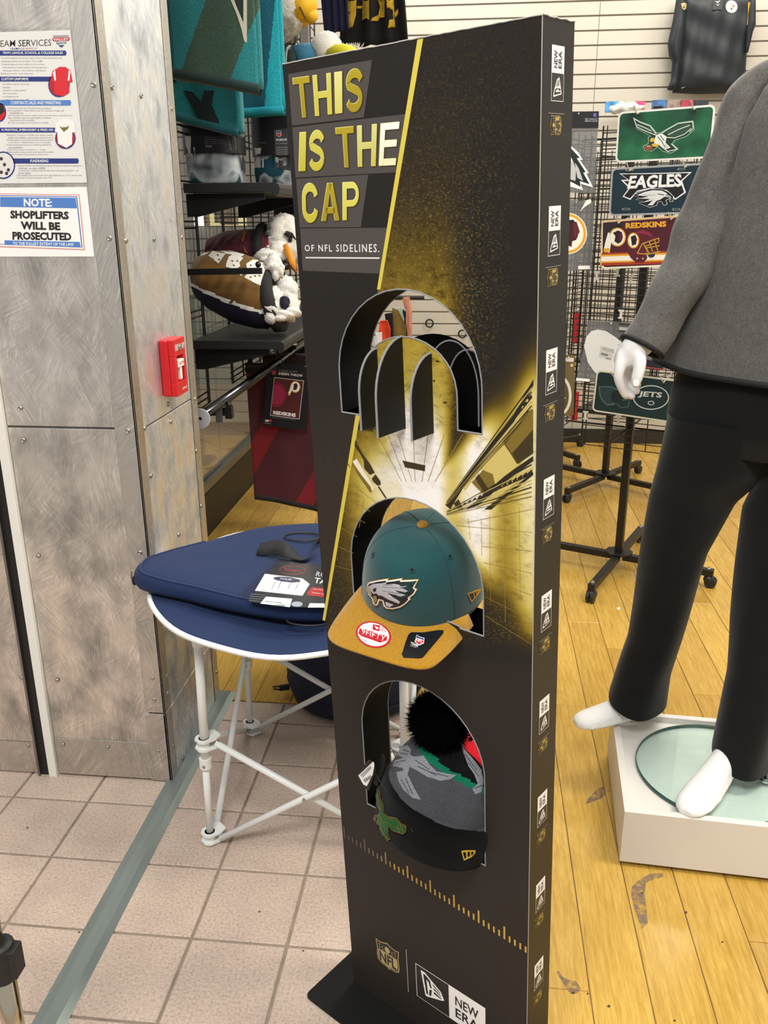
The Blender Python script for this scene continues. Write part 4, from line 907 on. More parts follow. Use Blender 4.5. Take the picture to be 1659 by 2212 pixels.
b_.mat(wht); put_text(b_, 'YOUR', [tf(1120, 516), tf(1215, 524), tf(1208, 538), tf(1112, 530)], ptf(.0017), .01)
for x in (1085, 1130, 1205, 1262): T(M('#8a8a90', .5), [(x, 545), (x+4, 545), (x-22, 600), (x-26, 600)], .0015)
T(red, [(1365, 585), (1560, 605), (1550, 672), (1325, 645), (1330, 620)], .0012); b_.mat(wht); put_text(b_, 'AUTHENTIC', [tf(1372, 596), tf(1520, 612), tf(1518, 620), tf(1370, 604)], ptf(.0015), .005); put_text(b_, 'TEAM GEAR', [tf(1360, 622), tf(1500, 640), tf(1498, 648), tf(1358, 630)], ptf(.0015), .005)
b_.mat(wht); put_text(b_, 'ROUND', [tf(1398, 468), tf(1600, 495), tf(1590, 530), tf(1390, 502)], ptf(.0012), .0); put_text(b_, 'TABLE', [tf(1385, 512), tf(1580, 545), tf(1570, 582), tf(1375, 552)], ptf(.0012), .02)
b_.mat(red); put_text(b_, 'Logo', [tf(1165, 440), tf(1275, 455), tf(1268, 478), tf(1160, 462)], ptf(.0012), .01)
b_.tube([TF.P(*tf(1215+95*math.cos(t), 458+32*math.sin(t)), .0011) for t in np.linspace(0, 2*math.pi, 20, endpoint=False)], .0007, 4, closed=True)
T(wht, [(1018, 655), (1215, 672), (1195, 735), (975, 708)], .0012); b_.mat(ink)
for x in range(1085, 1165, 9): T(ink, [(x, 716), (x+4, 717), (x-1, 730), (x-5, 729)], .0015)
put_text(b_, 'OFFICIALLY LICENSED', [tf(1010, 688), tf(1140, 700), tf(1138, 708), tf(1008, 696)], ptf(.0015), .0)
T(wht, [(1345, 705), (1530, 708), (1520, 738), (1330, 738)], .0012); T(M('#b9bec6', .4), [(1250+42*math.cos(t), 712+20*math.sin(t)) for t in np.linspace(0, 2*math.pi, 16, endpoint=False)], .0012)
b_.mat(M('#b9b9bd', .5))
for i in range(4): put_text(b_, 'portable tailgate table with carry bag', [tf(905-i*4, 632+i*16), tf(1010-i*4, 642+i*16), tf(1009-i*4, 650+i*16), tf(904-i*4, 640+i*16)], ptf(.0012), .0)
b_.build('printed_text', None, ins)['kind'] = 'stuff'
MB().prism([TF.P(*tf(*p), .0022) for p in pc], (0, 0, .0005)).build('clear_pouch', glass_mat('pouch', (.93, .95, .97), .10, .15), ins)
# navy bag on the floor under the table
b2 = thing('storage_bag', (-.345, 2.375, 0), 'round dark navy fabric bag standing on the floor behind the table legs', 'bag')
dn_ = M('#151a33', .85, var=.12, vs=12, bump=.2, bs=600)
pf = [(.0, .003), (.17, .003), (.20, .015), (.213, .06), (.216, .16), (.214, .30), (.205, .40), (.185, .43), (.0, .44)]
b_ = MB().lathe((-.345, 2.375, 0), (0, 0, 1), pf, 48); b_.v = [(x+.004*math.sin(14*z+6*x), y, z) for x, y, z in b_.v]; b_.build('bag_body', dn_, b2, smooth=True)
MB().tube([(-.345+.2155*math.cos(t), 2.375+.2155*math.sin(t), .065+.01*math.sin(2*t)) for t in np.linspace(0, 2*math.pi, 48, endpoint=False)], .003, 6, closed=True).build('seam', M('#0e1226', .8), b2)
c_ = PY(600, 1486, 2.30); o = MB(); o.bar(c_+np.array([.035, .01, 0]), c_+np.array([.005, 0, 0]), .012, .016); o.bar(c_+np.array([.006, 0, .006]), c_+np.array([-.016, 0, .003]), .006, .004); o.bar(c_+np.array([.006, 0, -.006]), c_+np.array([-.014, 0, -.004]), .006, .004); o.build('buckle', M('#121212', .45), b2, bev=.001)

# ------------------------------------------------------------------ drawing on curved goods: photo outlines dropped onto the real surface
from mathutils.bvhtree import BVHTree
class Drape:
    def __init__(s, *objs):
        V = []; Fc = []
        for o in objs:
            b = len(V); V += [v.co.copy() for v in o.data.vertices]; Fc += [tuple(b+i for i in p.vertices) for p in o.data.polygons]
        s.t = BVHTree.FromPolygons(V, Fc)
    def put(s, mb, v, f, off, mx=.06):
        P = []; ok = []
        for x, y in v:
            d = Vector(ray(x, y)).normalized(); h, n, i, l = s.t.ray_cast(Vector(cp), d)
            if h is None: P.append(None); continue
            if n.dot(d) > 0: n = -n
            P.append(h+n*off)
        ix = {}; pts = []
        for i, p in enumerate(P):
            if p is not None: ix[i] = len(pts); pts.append(p)
        Fs = [tuple(ix[i] for i in t) for t in f if all(i in ix for i in t) and max((P[t[0]]-P[t[k]]).length for k in (1, 2) if k < len(t)) < mx]
        if Fs: mb.add(pts, Fs)
    def poly(s, mb, m, pts, off, step=7):
        mb.mat(m); v, f = fill(pts, (), step); s.put(mb, v, [t[::-1] for t in f], off)
    def text(s, mb, m, st, c, off, bold=.01):
        mb.mat(m); v, f = text2d(st, bold); q_ = quad(c); s.put(mb, [q_(a, d) for a, d in v], f, off)
    def ribbon(s, mb, m, pts, wd, off, closed=False):
        P = np.array(pts, float)
        if closed: P = np.vstack([P, P[:1]])
        mb.mat(m)
        for a, b in zip(P[:-1], P[1:]):
            d = b-a; L = np.linalg.norm(d); 
            if L < .1: continue
            n = np.array([-d[1], d[0]])/L*wd/2; k = max(1, int(L/8)); v = []; f = []
            for i in range(k+1): p = a+d*i/k; v += [p+n, p-n]
            f = [(2*i, 2*i+1, 2*i+3, 2*i+2) for i in range(k)]; s.put(mb, v, f, off)
def rot3(a, b, c):
    return np.array(Matrix.Rotation(a, 3, 'Z') @ Matrix.Rotation(b, 3, 'Y') @ Matrix.Rotation(c, 3, 'X'))
def weave_mat(name, col, sx, sy, st, var=.1, rough=.85, sheen=.3):
    N = NT(name); c = lin(col); tc = N.n('ShaderNodeUVMap') if False else None
    N.l(N.ramp(N.noise(500, 2), [(.3, sh(c, 1-var)), (.7, sh(c, 1+var))]), N.b.inputs['Base Color']); N.b.inputs['Roughness'].default_value = rough; N.b.inputs['Specular IOR Level'].default_value = .2
    N.b.inputs['Sheen Weight'].default_value = sheen
    wv = N.n('ShaderNodeTexWave', wave_type='BANDS', bands_direction=sx, i_Scale=sy, i_Distortion=.6); N.l(N.co(), wv.inputs['Vector']); N.bump(wv.outputs['Fac'], st, .002); return N.m
# ------------------------------------------------------------------ teal cap with a gold brim in the middle opening
CAPO = np.array([-.0700, 1.2270, .8740]); CR = rot3(-1.9517, .2148, -.0752)
capP = lambda x, y, z: CAPO+CR@np.array([x, y, z])
CAPO[:] = cp+(CAPO-cp)*.982
cap = thing('baseball_cap', CAPO, 'teal snapback cap with a gold brim in the middle opening of the cardboard display', 'cap')
teal = weave_mat('teal_twill', '#19474a', 'DIAGONAL', 500, .05); goldf = weave_mat('gold_knit', '#bd8911', 'X', 190, .55, .2)
def crown(u, t, k=1.0):
    """u around from the front, t 0 base .. 1 top"""
    a = 2*math.pi*u; ca, sa = math.cos(a), math.sin(a)
    s_ = math.cos(t*math.pi/2)**.54; z = .116*math.sin(t*math.pi/2)**.92
    ax = .098 if ca > 0 else .104; ay = .092
    fr = .013*max(0, ca)**2*math.sin(t*math.pi)      # stiff front stands up
    x = ax*ca*s_+fr; y = ay*sa*s_
    z += .006*max(0, ca)*math.sin(math.pi*t)
    return capP(x*k, y*k, z*k if k != 1 else z)
b_ = MB(); NU = 96; NV = 30
b_.loft([[crown(i/NU, j/NV*.999) for i in range(NU)] for j in range(NV+1)], cap=False)
b_.loft([[crown(i/NU, j/NV*.999, .975) for i in range(NU)] for j in range(NV+1)], cap=False)
b_.loft([[crown(i/NU, 0) for i in range(NU)], [crown(i/NU, 0, .975) for i in range(NU)]], cap=False)
crn = b_.build('crown', teal, cap, smooth=True)
b_ = MB(); 
for u in (1/6*.92, .5-1/6*.92, .5+1/6*.92, 1-1/6*.92, .5):
    b_.tube([crown(u, t)+0*CR[:, 2] for t in np.linspace(.0, .985, 30)], .0006, 5)
b_.build('seam', M('#153b3c', .9), crn)
MB().lathe(capP(0, 0, .1155), CR[:, 2], [(.0085, 0), (.0085, .003), (.006, .006), (.0, .0068)], 8).build('button', goldf, cap, smooth=False)
def brimP(u, v):
    a = (u-.5)*2; th = a*1.28                                   # from side to side
    x0 = .094*math.cos(th)**.8 if abs(th) < 1.5 else 0; y0 = .092*math.sin(th)
    ex = .172-.030*abs(a)**2.6-.052*abs(a)**7; ey = y0*(1.0+.04)+.004*a
    if abs(a) > .75: ex -= .05*((abs(a)-.75)/.25)**1.6
    ex = max(ex, x0+.002)
    x = x0*.97+(ex-x0*.97)*v; y = y0*.97+(ey-y0*.97)*v
    return capP(x, y, .003-.010*(abs(a)**2)*v-.004*v)
brm = MB().sheet(brimP, 60, 16, .0035).build('brim', goldf, cap, smooth=True)
D1 = Drape(brm)
def zc(x, y): return (680+x/3.77, 1050+y/3.77)
ZC = lambda L: [zc(*p) for p in L]
# eyelets
De = Drape(crn)
eb = MB().mat(M('#1a4647', .85))
for x, y in ((478, 562), (792, 686), (1100, 576)):
    p = ray(*zc(x, y)); h, n, i, l = De.t.ray_cast(Vector(cp), Vector(p).normalized()); n = n if n.dot(Vector(p)) < 0 else -n
    n_ = np.array(n); e1 = np.cross(n_, [0, 0, 1]); e1 /= np.linalg.norm(e1); e2 = np.cross(n_, e1)
    o = MB().tube([np.array(h)+(e1*math.cos(t)+e2*math.sin(t))*.0034+n_*.0005 for t in np.linspace(0, 2*math.pi, 16, endpoint=False)], .0011, 6, closed=True).build('eyelet', M('#1a4647', .85), cap, smooth=True)
    MB().lathe(h+n*.0005, n_, [(.0018, 0), (0, .0002)], 10).build('hole', M('#050808', .9), o)
lg = MB()
OUT = ZC([(428, 830), (435, 790), (455, 775), (520, 760), (610, 748), (606, 762), (720, 745), (716, 760), (850, 755), (830, 790), (815, 822), (838, 835), (810, 880), (778, 905), (786, 915), (740, 960), (700, 985), (640, 1000), (590, 995), (565, 975), (555, 935), (538, 930), (525, 965), (505, 975), (482, 960), (470, 915), (440, 880)])
def shrink(P, d):
    P = np.array(P, float); n = len(P); o = []; A = sum(P[i][0]*P[(i+1) % n][1]-P[(i+1) % n][0]*P[i][1] for i in range(n)); sg = 1 if A > 0 else -1
    for i in range(n):
        a = P[i]-P[i-1]; b = P[(i+1) % n]-P[i]; a /= np.linalg.norm(a); b /= np.linalg.norm(b)
        na = np.array([-a[1], a[0]])*sg; nb = np.array([-b[1], b[0]])*sg; m = na+nb; m /= max(np.linalg.norm(m), .5); o.append(tuple(P[i]+m*d/max(.6, m@na)))
    return o
gleam = M('#c39a3a', .3, .6); silver = M('#b9b9be', .4, .2); dkt = M('#10302f', .5); bk_ = M('#131516', .5)
De.poly(lg, gleam, OUT, .0016); De.poly(lg, M('#eeece6', .4), shrink(OUT, 1.6), .0022); De.poly(lg, bk_, shrink(OUT, 4.4), .0028)
De.poly(lg, dkt, ZC([(700, 790), (830, 765), (808, 800), (770, 800), (812, 838), (790, 865), (740, 850), (765, 890), (700, 905), (660, 880)]), .0031)
De.poly(lg, silver, ZC([(452, 815), (490, 792), (560, 786), (600, 778), (585, 795), (655, 790), (755, 812), (700, 818), (762, 846), (740, 856), (640, 838), (742, 880), (700, 890), (598, 862), (700, 932), (690, 948), (610, 915), (558, 885), (530, 882), (515, 866), (492, 872), (472, 850)]), .0034)
De.poly(lg, M('#a79a86', .4), ZC([(434, 812), (452, 808), (468, 842), (482, 880), (470, 885), (450, 862), (437, 850)]), .0035); De.poly(lg, M('#8a7a5a', .4), ZC([(490, 890), (515, 884), (524, 920), (505, 950), (492, 930)]), .0035)
De.poly(lg, bk_, ZC([(488, 832), (516, 822), (512, 850), (495, 856)]), .0037); De.poly(lg, silver, ZC([(585, 930), (650, 955), (620, 975), (590, 965)]), .0034)
for a, b in (((560, 815), (735, 825)), ((560, 845), (700, 868)), ((570, 800), (640, 798))): De.ribbon(lg, M('#77787e', .4), ZC([a, b]), 1.0, .0036)
lg.build('front_emblem', None, cap)
fl_ = MB(); De.poly(fl_, gleam, ZC([(1238, 872), (1262, 862), (1345, 832), (1354, 848), (1322, 885), (1272, 948)]), .0012); De.poly(fl_, M('#17383a', .7), ZC([(1252, 880), (1270, 872), (1322, 853), (1312, 880), (1275, 928)]), .0016); De.ribbon(fl_, gleam, ZC([(1285, 866), (1292, 905)]), 1.6, .0019); De.ribbon(fl_, gleam, ZC([(1306, 858), (1310, 885)]), 1.6, .0019)
fl_.build('side_emblem', None, cap)
stk = MB(); C_ = lambda k, cx=478, cy=1212: ZC([(cx+143*k*math.cos(t)+10*k*math.sin(t), cy+107*k*math.sin(t)+12*k*math.cos(t)) for t in np.linspace(0, 2*math.pi, 36, endpoint=False)])
rd = M('#c5202e', .35); D1.poly(stk, rd, C_(1), .0006); D1.poly(stk, M('#f4f2f0', .35), C_(.89), .0009)
D1.poly(stk, rd, ZC([(366, 1165), (420, 1172), (590, 1228), (585, 1262), (530, 1280), (385, 1228), (355, 1205)]), .0012, 5)
D1.text(stk, M('#f4f2f0', .35), '9FIFTY', ZC([(385, 1166), (583, 1228), (570, 1272), (380, 1206)]), .0015, .0)
D1.poly(stk, rd, ZC([(475, 1130), (530, 1140), (525, 1188), (470, 1172)]), .0012, 5); D1.poly(stk, M('#f4f2f0', .35), ZC([(484, 1142), (520, 1158), (516, 1172), (500, 1170)]), .0015, 5)
D1.text(stk, rd, 'NEW', ZC([(537, 1146), (586, 1156), (584, 1173), (535, 1163)]), .0012, .0); D1.text(stk, rd, 'ERA', ZC([(535, 1168), (584, 1178), (582, 1195), (533, 1185)]), .0012, .0)
D1.text(stk, M('#77757a', .5), 'SNAPBACK', ZC([(385, 1245), (445, 1272), (442, 1284), (382, 1256)]), .0012, .0); stk.build('round_sticker', None, cap)
stk = MB(); D1.poly(stk, M('#17181a', .25), ZC([(785, 1192), (880, 1194), (1000, 1176), (1048, 1175), (1046, 1200), (880, 1398), (850, 1406), (722, 1400), (708, 1372), (740, 1270), (762, 1212)]), .0007)
De2 = lambda m, L, off=.001: D1.poly(stk, m, ZC(L), off, 4)
De2(M('#e9e6e4', .4), [(830, 1215), (858, 1232), (893, 1240), (888, 1285), (850, 1302), (812, 1272)]); De2(M('#2a3a7a', .4), [(833, 1222), (858, 1238), (888, 1245), (886, 1258), (824, 1238)], .0012); De2(rd, [(822, 1244), (884, 1264), (882, 1280), (850, 1294), (818, 1270)], .0012)
D1.text(stk, M('#f0eeee', .4), 'NFL', ZC([(826, 1246), (880, 1264), (876, 1284), (822, 1268)]), .0014, .02); D1.text(stk, M('#e9e6e4', .4), 'TEAM', ZC([(782, 1272), (842, 1292), (838, 1316), (778, 1292)]), .001, .02); D1.text(stk, M('#b9b6b4', .4), 'APPAREL', ZC([(776, 1298), (832, 1316), (830, 1324), (774, 1306)]), .001, .0)
stk.build('black_sticker', None, cap)
for k in range(6): pass
st_ = MB()
for v in (.16, .28, .40, .52, .64, .76, .88): st_.tube([brimP(u, v)+CR[:, 2]*.0003 for u in np.linspace(.06, .94, 50)], .0005, 4)
st_.build('brim_stitching', M('#9c7218', .9), brm)
# grey strip of the closure tag at the back right
tgm = MB(); tgm.sheet(lambda u, v: crown(.30+.10*u, .62-.16*v, 1.012), 12, 4, .0006); tgm.build('size_label', M('#c9c6bf', .6), cap, smooth=True)

# ------------------------------------------------------------------ knitted hat in the bottom opening
BO = FR.P(.200, .461, -.012); BR = np.array(Matrix.Rotation(.30, 3, 'Y'))@rot3(-2.12, -.10, .05)
hatP = lambda x, y, z: BO+BR@np.array([x, y, z])
hat = thing('bobble_hat', BO, 'grey and black knitted bobble hat with green eagle pin in the bottom display opening', 'hat')
PR = [(0, .095), (.004, .102), (.03, .108), (.062, .109), (.075, .107), (.080, .101), (.090, .101), (.112, .099), (.134, .090), (.150, .076), (.162, .054), (.168, .031), (.171, .004)]
zs = np.array([p[0] for p in PR]); rs = np.array([p[1] for p in PR])
def hatS(u, t, k=0):
    a = 2*math.pi*u; z = t*.171; r = np.interp(z, zs, rs)+k
    fold = .006*math.sin(3*a+1+z*14)*max(0, (z-.08)/.11)*(1 if z < .16 else .3)+.002*math.sin(9*a)*(z > .08)
    lean = .012*(max(0, z-.07)/.1)**1.5
    return hatP((r+fold)*1.03*math.cos(a)-lean, (r+fold)*.98*math.sin(a), z)
def knit_mat(name, c_, st=.5):
    N = NT(name); c = lin(c_); N.l(N.ramp(N.noise(600, 2), [(.3, sh(c, .75)), (.7, sh(c, 1.25))]), N.b.inputs['Base Color']); N.b.inputs['Roughness'].default_value = .95; N.b.inputs['Sheen Weight'].default_value = .06; N.b.inputs['Specular IOR Level'].default_value = .08
    w1 = N.n('ShaderNodeTexWave', bands_direction='X', i_Scale=130.0, i_Distortion=.4); N.l(N.co((1.0, .55, .12)), w1.inputs['Vector']); N.bump(w1.outputs['Fac'], st, .003); return N.m
kb, kg, kl, kgr, krd = knit_mat('black_knit', '#08090a'), knit_mat('charcoal_knit', '#47494e'), knit_mat('light_knit', '#85888e'), knit_mat('green_knit', '#0d6b4d'), knit_mat('red_knit', '#d11a2c')
def hatpart(fn, nm, mats, z0, z1, nv):
    b = MB()
    for m in mats: b.mat(m)
    n = 120; rows = [[fn(i/n, z0+(z1-z0)*j/nv) for i in range(n)] for j in range(nv+1)]
    b.loft(rows, cap=False); return b, n
b_, n_ = hatpart(hatS, '', [kb], 0, .468, 16); b_.build('cuff', kb, hat, smooth=True)
b_, n_ = hatpart(hatS, '', [kg, kgr, kb, krd], .460, 1.0, 44)
zg = lambda u: .133+.012*math.cos(2*math.pi*(u+.08))
for k in range(len(b_.f)):
    j, i = divmod(k, n_); u = (i+.5)/n_; z = .171*(.460+.540*(j+.5)/44)
    q_ = zg(u); m = 0
    if z > q_+.007: m = 2
    elif z > q_: m = 1
    if .20 < u < .45 and z > q_-.004: m = 3 if z < q_+.03 else 2
    b_.m[k] = m
body = b_.build('knit_body', None, hat, smooth=True)
# bobble
pc_ = pl(950, 1556, FR.n, FR.n@FR.P(0, 0, -.034)); b_ = MB(); b_.ell(pc_, [(.046, 0, 0), (0, .046, 0), (0, 0, .044)], 20, 12)
for k in range(4200):
    d = nrs.normal(size=3); d /= np.linalg.norm(d); e = np.cross(d, nrs.normal(size=3)); e /= np.linalg.norm(e); f_ = np.cross(d, e); L = .006+.006*rnd.random(); p = pc_+d*.044
    tip = p+d*L+nrs.normal(size=3)*.004; b_.add([p+e*.0009, p-e*.0005+f_*.0008, p-e*.0005-f_*.0008, tip], [(0, 1, 3), (1, 2, 3), (2, 0, 3)])
b_.build('bobble', M('#060606', 1, spec=.03), hat)
Dh = Drape(body, *[o for o in hat.children if o.name.startswith('cuff')])
def zh(x, y): return (700+x/3.95, 1420+y/3.95)
ZH = lambda L: [zh(*p) for p in L]
b_ = MB()
Dh.poly(b_, kl, ZH([(660, 770), (715, 752), (748, 790), (735, 830), (765, 850), (850, 840), (905, 920), (960, 975), (1010, 985), (1130, 1005), (1070, 1045), (990, 1055), (880, 1020), (800, 970), (735, 935), (715, 1000), (770, 1110), (830, 1215), (760, 1200), (680, 1130), (640, 1060), (620, 980), (690, 960), (640, 940), (590, 930), (610, 880), (680, 860), (600, 840), (640, 800)]), .0009, 6)
for L in ([(680, 790), (730, 810)], [(650, 820), (720, 830)], [(620, 900), (700, 880)], [(780, 880), (900, 960)], [(800, 930), (960, 1010)], [(700, 1030), (760, 1170)], [(660, 1040), (730, 1160)], [(900, 980), (1060, 1020)]): Dh.ribbon(b_, kg, ZH(L), 1.6, .0013)
Dh.poly(b_, kl, ZH([(1120, 680), (1150, 690), (1200, 790), (1280, 880), (1340, 960), (1360, 1060), (1340, 1150), (1290, 1170), (1265, 1120), (1310, 1080), (1280, 1000), (1230, 930), (1200, 850)]), .0009, 6)
for L in ([(1200, 830), (1300, 960)], [(1230, 900), (1320, 1020)], [(1280, 1120), (1350, 1090)]): Dh.ribbon(b_, kg, ZH(L), 1.6, .0013)
b_.build('knit_pattern', None, hat)['kind'] = 'stuff'
b_ = MB(); Dh.poly(b_, krd, ZH([(1145, 690), (1225, 618), (1290, 700), (1335, 820), (1362, 955), (1300, 880), (1205, 790)]), .0012, 6)
if b_.v: b_.build('red_patch', None, hat)['kind'] = 'stuff'
# pin: flying eagle in green enamel, copper edge
cop = M('#b07a45', .3, .8); gen = M('#0c5a2b', .25, .3)
b_ = MB(); EO = ZH([(478, 1092), (490, 1130), (495, 1200), (520, 1260), (525, 1330), (560, 1355), (630, 1365), (670, 1410), (712, 1430), (705, 1485), (680, 1505), (600, 1480), (560, 1440), (560, 1500), (578, 1545), (550, 1560), (510, 1530), (490, 1470), (485, 1430), (460, 1415), (430, 1410), (425, 1370), (445, 1345), (470, 1345), (490, 1320), (468, 1270), (455, 1190), (462, 1130)])
Dh.poly(b_, cop, EO, .003, 6); Dh.poly(b_, gen, shrink(EO, 1.5), .0037, 6)
Dh.poly(b_, M('#7a3218', .35), ZH([(435, 1365), (455, 1355), (468, 1375), (460, 1400), (438, 1402)]), .0045, 5)
for L in ([(472, 1130), (485, 1220), (505, 1300)], [(540, 1370), (640, 1390), (690, 1440)], [(545, 1400), (620, 1440), (690, 1470)], [(510, 1440), (530, 1500), (560, 1535)], [(490, 1340), (520, 1380), (500, 1420)], [(660, 1420), (690, 1480)], [(640, 1420), (660, 1485)]): Dh.ribbon(b_, cop, ZH(L), 1.0, .0044)
b_.build('eagle_pin', None, hat)
b_ = MB(); yl = M('#c4a93c', .4); Dh.poly(b_, yl, ZH([(1168, 1645), (1210, 1640), (1290, 1640), (1285, 1668), (1255, 1700), (1190, 1730)]), .0014, 6); Dh.poly(b_, kb, ZH([(1182, 1660), (1205, 1655), (1210, 1700), (1195, 1712)]), .0018, 5); Dh.poly(b_, kb, ZH([(1220, 1655), (1240, 1652), (1240, 1690), (1222, 1695)]), .0018, 5); Dh.poly(b_, kb, ZH([(1250, 1652), (1270, 1652), (1268, 1672), (1252, 1682)]), .0018, 5); b_.build('cuff_emblem', None, hat)
# swing tags
tgs = []
for nm, pts, m, wd in (('price_tag', [(280, 1015), (380, 870), (430, 890), (440, 960), (385, 1135), (330, 1100)], M('#151414', .4), .024), ('hang_tag', [(430, 960), (500, 815), (525, 850), (520, 920), (450, 1100), (425, 1070)], M('#161515', .4), .012)):
    P3 = [PL for PL in [pl(*zh(*p), -FR.n, -FR.n@(FR.P(.07, .5, wd+.02))) for p in pts]]
    o = MB().prism(P3, FR.n*.0008).build(nm, m, hat); tgs.append(o)
b_ = MB(); tp = lambda p, o_=.0469: pl(*zh(*p), FR.n, FR.n@FR.P(.07, .5, .024+.02+.0014))
b_.mat(M('#e9e8e6', .5)).add([tp(p) for p in [(292, 1008), (418, 890), (432, 905), (415, 1000), (365, 1100), (335, 1085)]], [tuple(range(6))])
b_.mat(ink)
tq = lambda p: pl(*zh(*p), FR.n, FR.n@FR.P(.07, .5, .044+.0018))
for i, x in enumerate(range(0, 60, 6)): b_.add([tq((338+x, 1040-x*.6)), (tq((338+x+(2 if i % 3 else 4), 1038-x*.6))), tq((350+x+(2 if i % 3 else 4), 1065-x*.7)), tq((350+x, 1068-x*.7))], [(0, 1, 2, 3)])
for i in range(3): b_.add([tq((310+i*8, 1005+i*8)), tq((395+i*4, 925+i*7)), tq((396+i*4, 929+i*7)), tq((311+i*8, 1009+i*8))], [(0, 1, 2, 3)])
b_.build('tag_print', None, tgs[0])
MB().tube([tp((430, 900)), tp((440, 1000)), hatS(.02, .3, .002)], .0006, 4).build('tag_string', M('#1b1b1b', .6), hat)

# ------------------------------------------------------------------ gridwall, shelves and goods along the shop window
XW = -.985; blkm = M('#121212', .45, spec=.45); wire_m = M('#0e0e0e', .4, spec=.5)
def gridpanel(name, y0, y1, z0, z1, label):
    t = thing(name, (XW, (y0+y1)/2, z0), label, 'grid panel'); 
    fr = MB()
    for y in (y0, y1, y0+.018, y1-.018): fr.tube([(XW, y, z0), (XW, y, z1)], .0032, 6)
    for z in (z0, z1): fr.tube([(XW, y0, z), (XW, y1, z)], .0032, 6)
    fr.build('edge_wires', wire_m, t)
    b = MB(); n = int(round((y1-y0-.036)/.15))
    for i in range(1, n): y = y0+.018+(y1-y0-.036)*i/n; b.tube([(XW+.004, y, z0), (XW+.004, y, z1)], .0034, 6)
    z = z0+.02; k = 0
    while z < z1:
        for d in ((0, .022) if k % 2 == 0 else (0,)): b.tube([(XW-.004, y0, z+d), (XW-.004, y1, z+d)], .0034, 6)
        z += .15; k += 1
    b['x'] = 1 if False else None
    o = b.build('wire_mesh', wire_m, t); o['kind'] = 'stuff'; return t
MB.__setitem__ = lambda s, k, v: None
gridpanel('grid_panel', 2.42, 3.09, .775, 2.75, 'black wire grid panel beside the pillar in front of the shop window')
gridpanel('grid_panel', 3.40, 4.62, .79, 2.75, 'long black wire grid panel behind the shelves with plush goods')
gridpanel('grid_panel', 4.75, 5.55, .79, 2.75, 'far black wire grid panel next to the slatwall')
def shelf(y0, y1, z, label):
    t = thing('shelf', (XW+.16, (y0+y1)/2, z), label, 'shelf'); x0, x1 = XW+.012, XW+.335
    pr = [(x0, z-.03), (x0, z), (x1-.012, z), (x1-.003, z-.005), (x1, z-.016), (x1-.003, z-.034), (x1-.014, z-.042), (x1-.022, z-.040), (x1-.028, z-.028)]
    MB().prism([(x, y0, zz) for x, zz in pr], (0, y1-y0, 0)).build('shelf_board', M('#1b1c1d', .5, spec=.45, bump=.1, bs=700), t, bev=.0015)
    for y in (y0+.04, (y0+y1)/2, y1-.04):
        MB().prism([(x0-.004, y-.006, z-.032), (x0-.004, y-.006, z-.105), (x0+.03, y-.006, z-.105), (x1-.06, y-.006, z-.05), (x1-.06, y-.006, z-.032)], (0, .012, 0)).build('bracket', blkm, t)
    return t
Z2, Z1, Z0 = 1.029, 1.536, 1.880
shelf(2.90, 4.30, Z2, 'black shelf carrying the plush rolls beside the pillar')
shelf(2.93, 4.30, Z1, 'black shelf with packaged fleece throws above the plush rolls')
shelf(3.32, 4.60, Z0, 'topmost black shelf with a plush bird behind the hanging throws')
# black arm in front of the plush rolls
fa = thing('faceout_arm', (XW, 2.86, 1.225), 'square black display arm reaching over the gold and navy plush roll', 'display arm')
pa, pbb = PY(372, 588, 2.86), PY(566, 585, 2.86)
MB().bar(pa, pbb, .014, .020).build('arm', blkm, fa, bev=.0015)
MB().ell(pbb+np.array([-.012, 0, .02]), [(.010, 0, 0), (0, .010, 0), (0, 0, .010)], 14, 8).build('end_ball', M('#0c0c0c', .25), fa, smooth=True)
MB().bar((XW, 2.86, pa[2]), pa+np.array([.001, 0, 0]), .014, .02).build('arm_root', blkm, fa)
# hang rail with chrome end
XR, ZR = -.78, .886
hr = thing('hang_rail', (XR, 3.2, ZR), 'chrome hang rail running along the window below the plush shelf', 'rail')
MB().tube([(XR, 2.345, ZR), (XR, 4.6, ZR)], .0155, 18).build('tube', M('#4a4a4d', .16, 1), hr, smooth=True)
o = MB().lathe((XR, 2.345, ZR-.004), (0, -1, 0), [(0, -.004), (.029, -.004), (.029, .001), (.005, .001), (.005, -.002), (0, -.002)], 26); o.bar((XR-.07, 2.347, ZR-.004), (XR-.015, 2.347, ZR-.004), .004, .038); o.build('end_flange', M('#c4c5c8', .5, .35), hr)
for y in (2.56, 4.2):
    o = MB(); o.bar((XW, y, ZR-.03), (XR+.02, y, ZR-.03), .012, .024); o.box(XR+.012, XR+.034, y-.012, y+.012, ZR-.05, ZR-.012); o.build('support_arm', blkm, hr, bev=.001)
    MB().bar((XR-.004, y-.02, ZR-.014), (XR-.004, y-.02, ZR-.06), .022, .004).build('hook_plate', M('#a9aaad', .35, .9), hr)
    MB().lathe((XR+.024, y, ZR-.012), (0, 0, 1), [(.009, 0), (.010, .006), (.007, .013), (0, .014)], 12).build('knob', blkm, hr)
o = MB(); 
for z in (ZR+.02, ZR-.055): o.bar((XW, 3.62, z), (XR+.02, 3.62, z), .012, .016)
o.bar((XW+.02, 3.62, ZR+.05), (XW+.02, 3.62, ZR-.09), .016, .016); o.build('bracket_frame', blkm, hr)
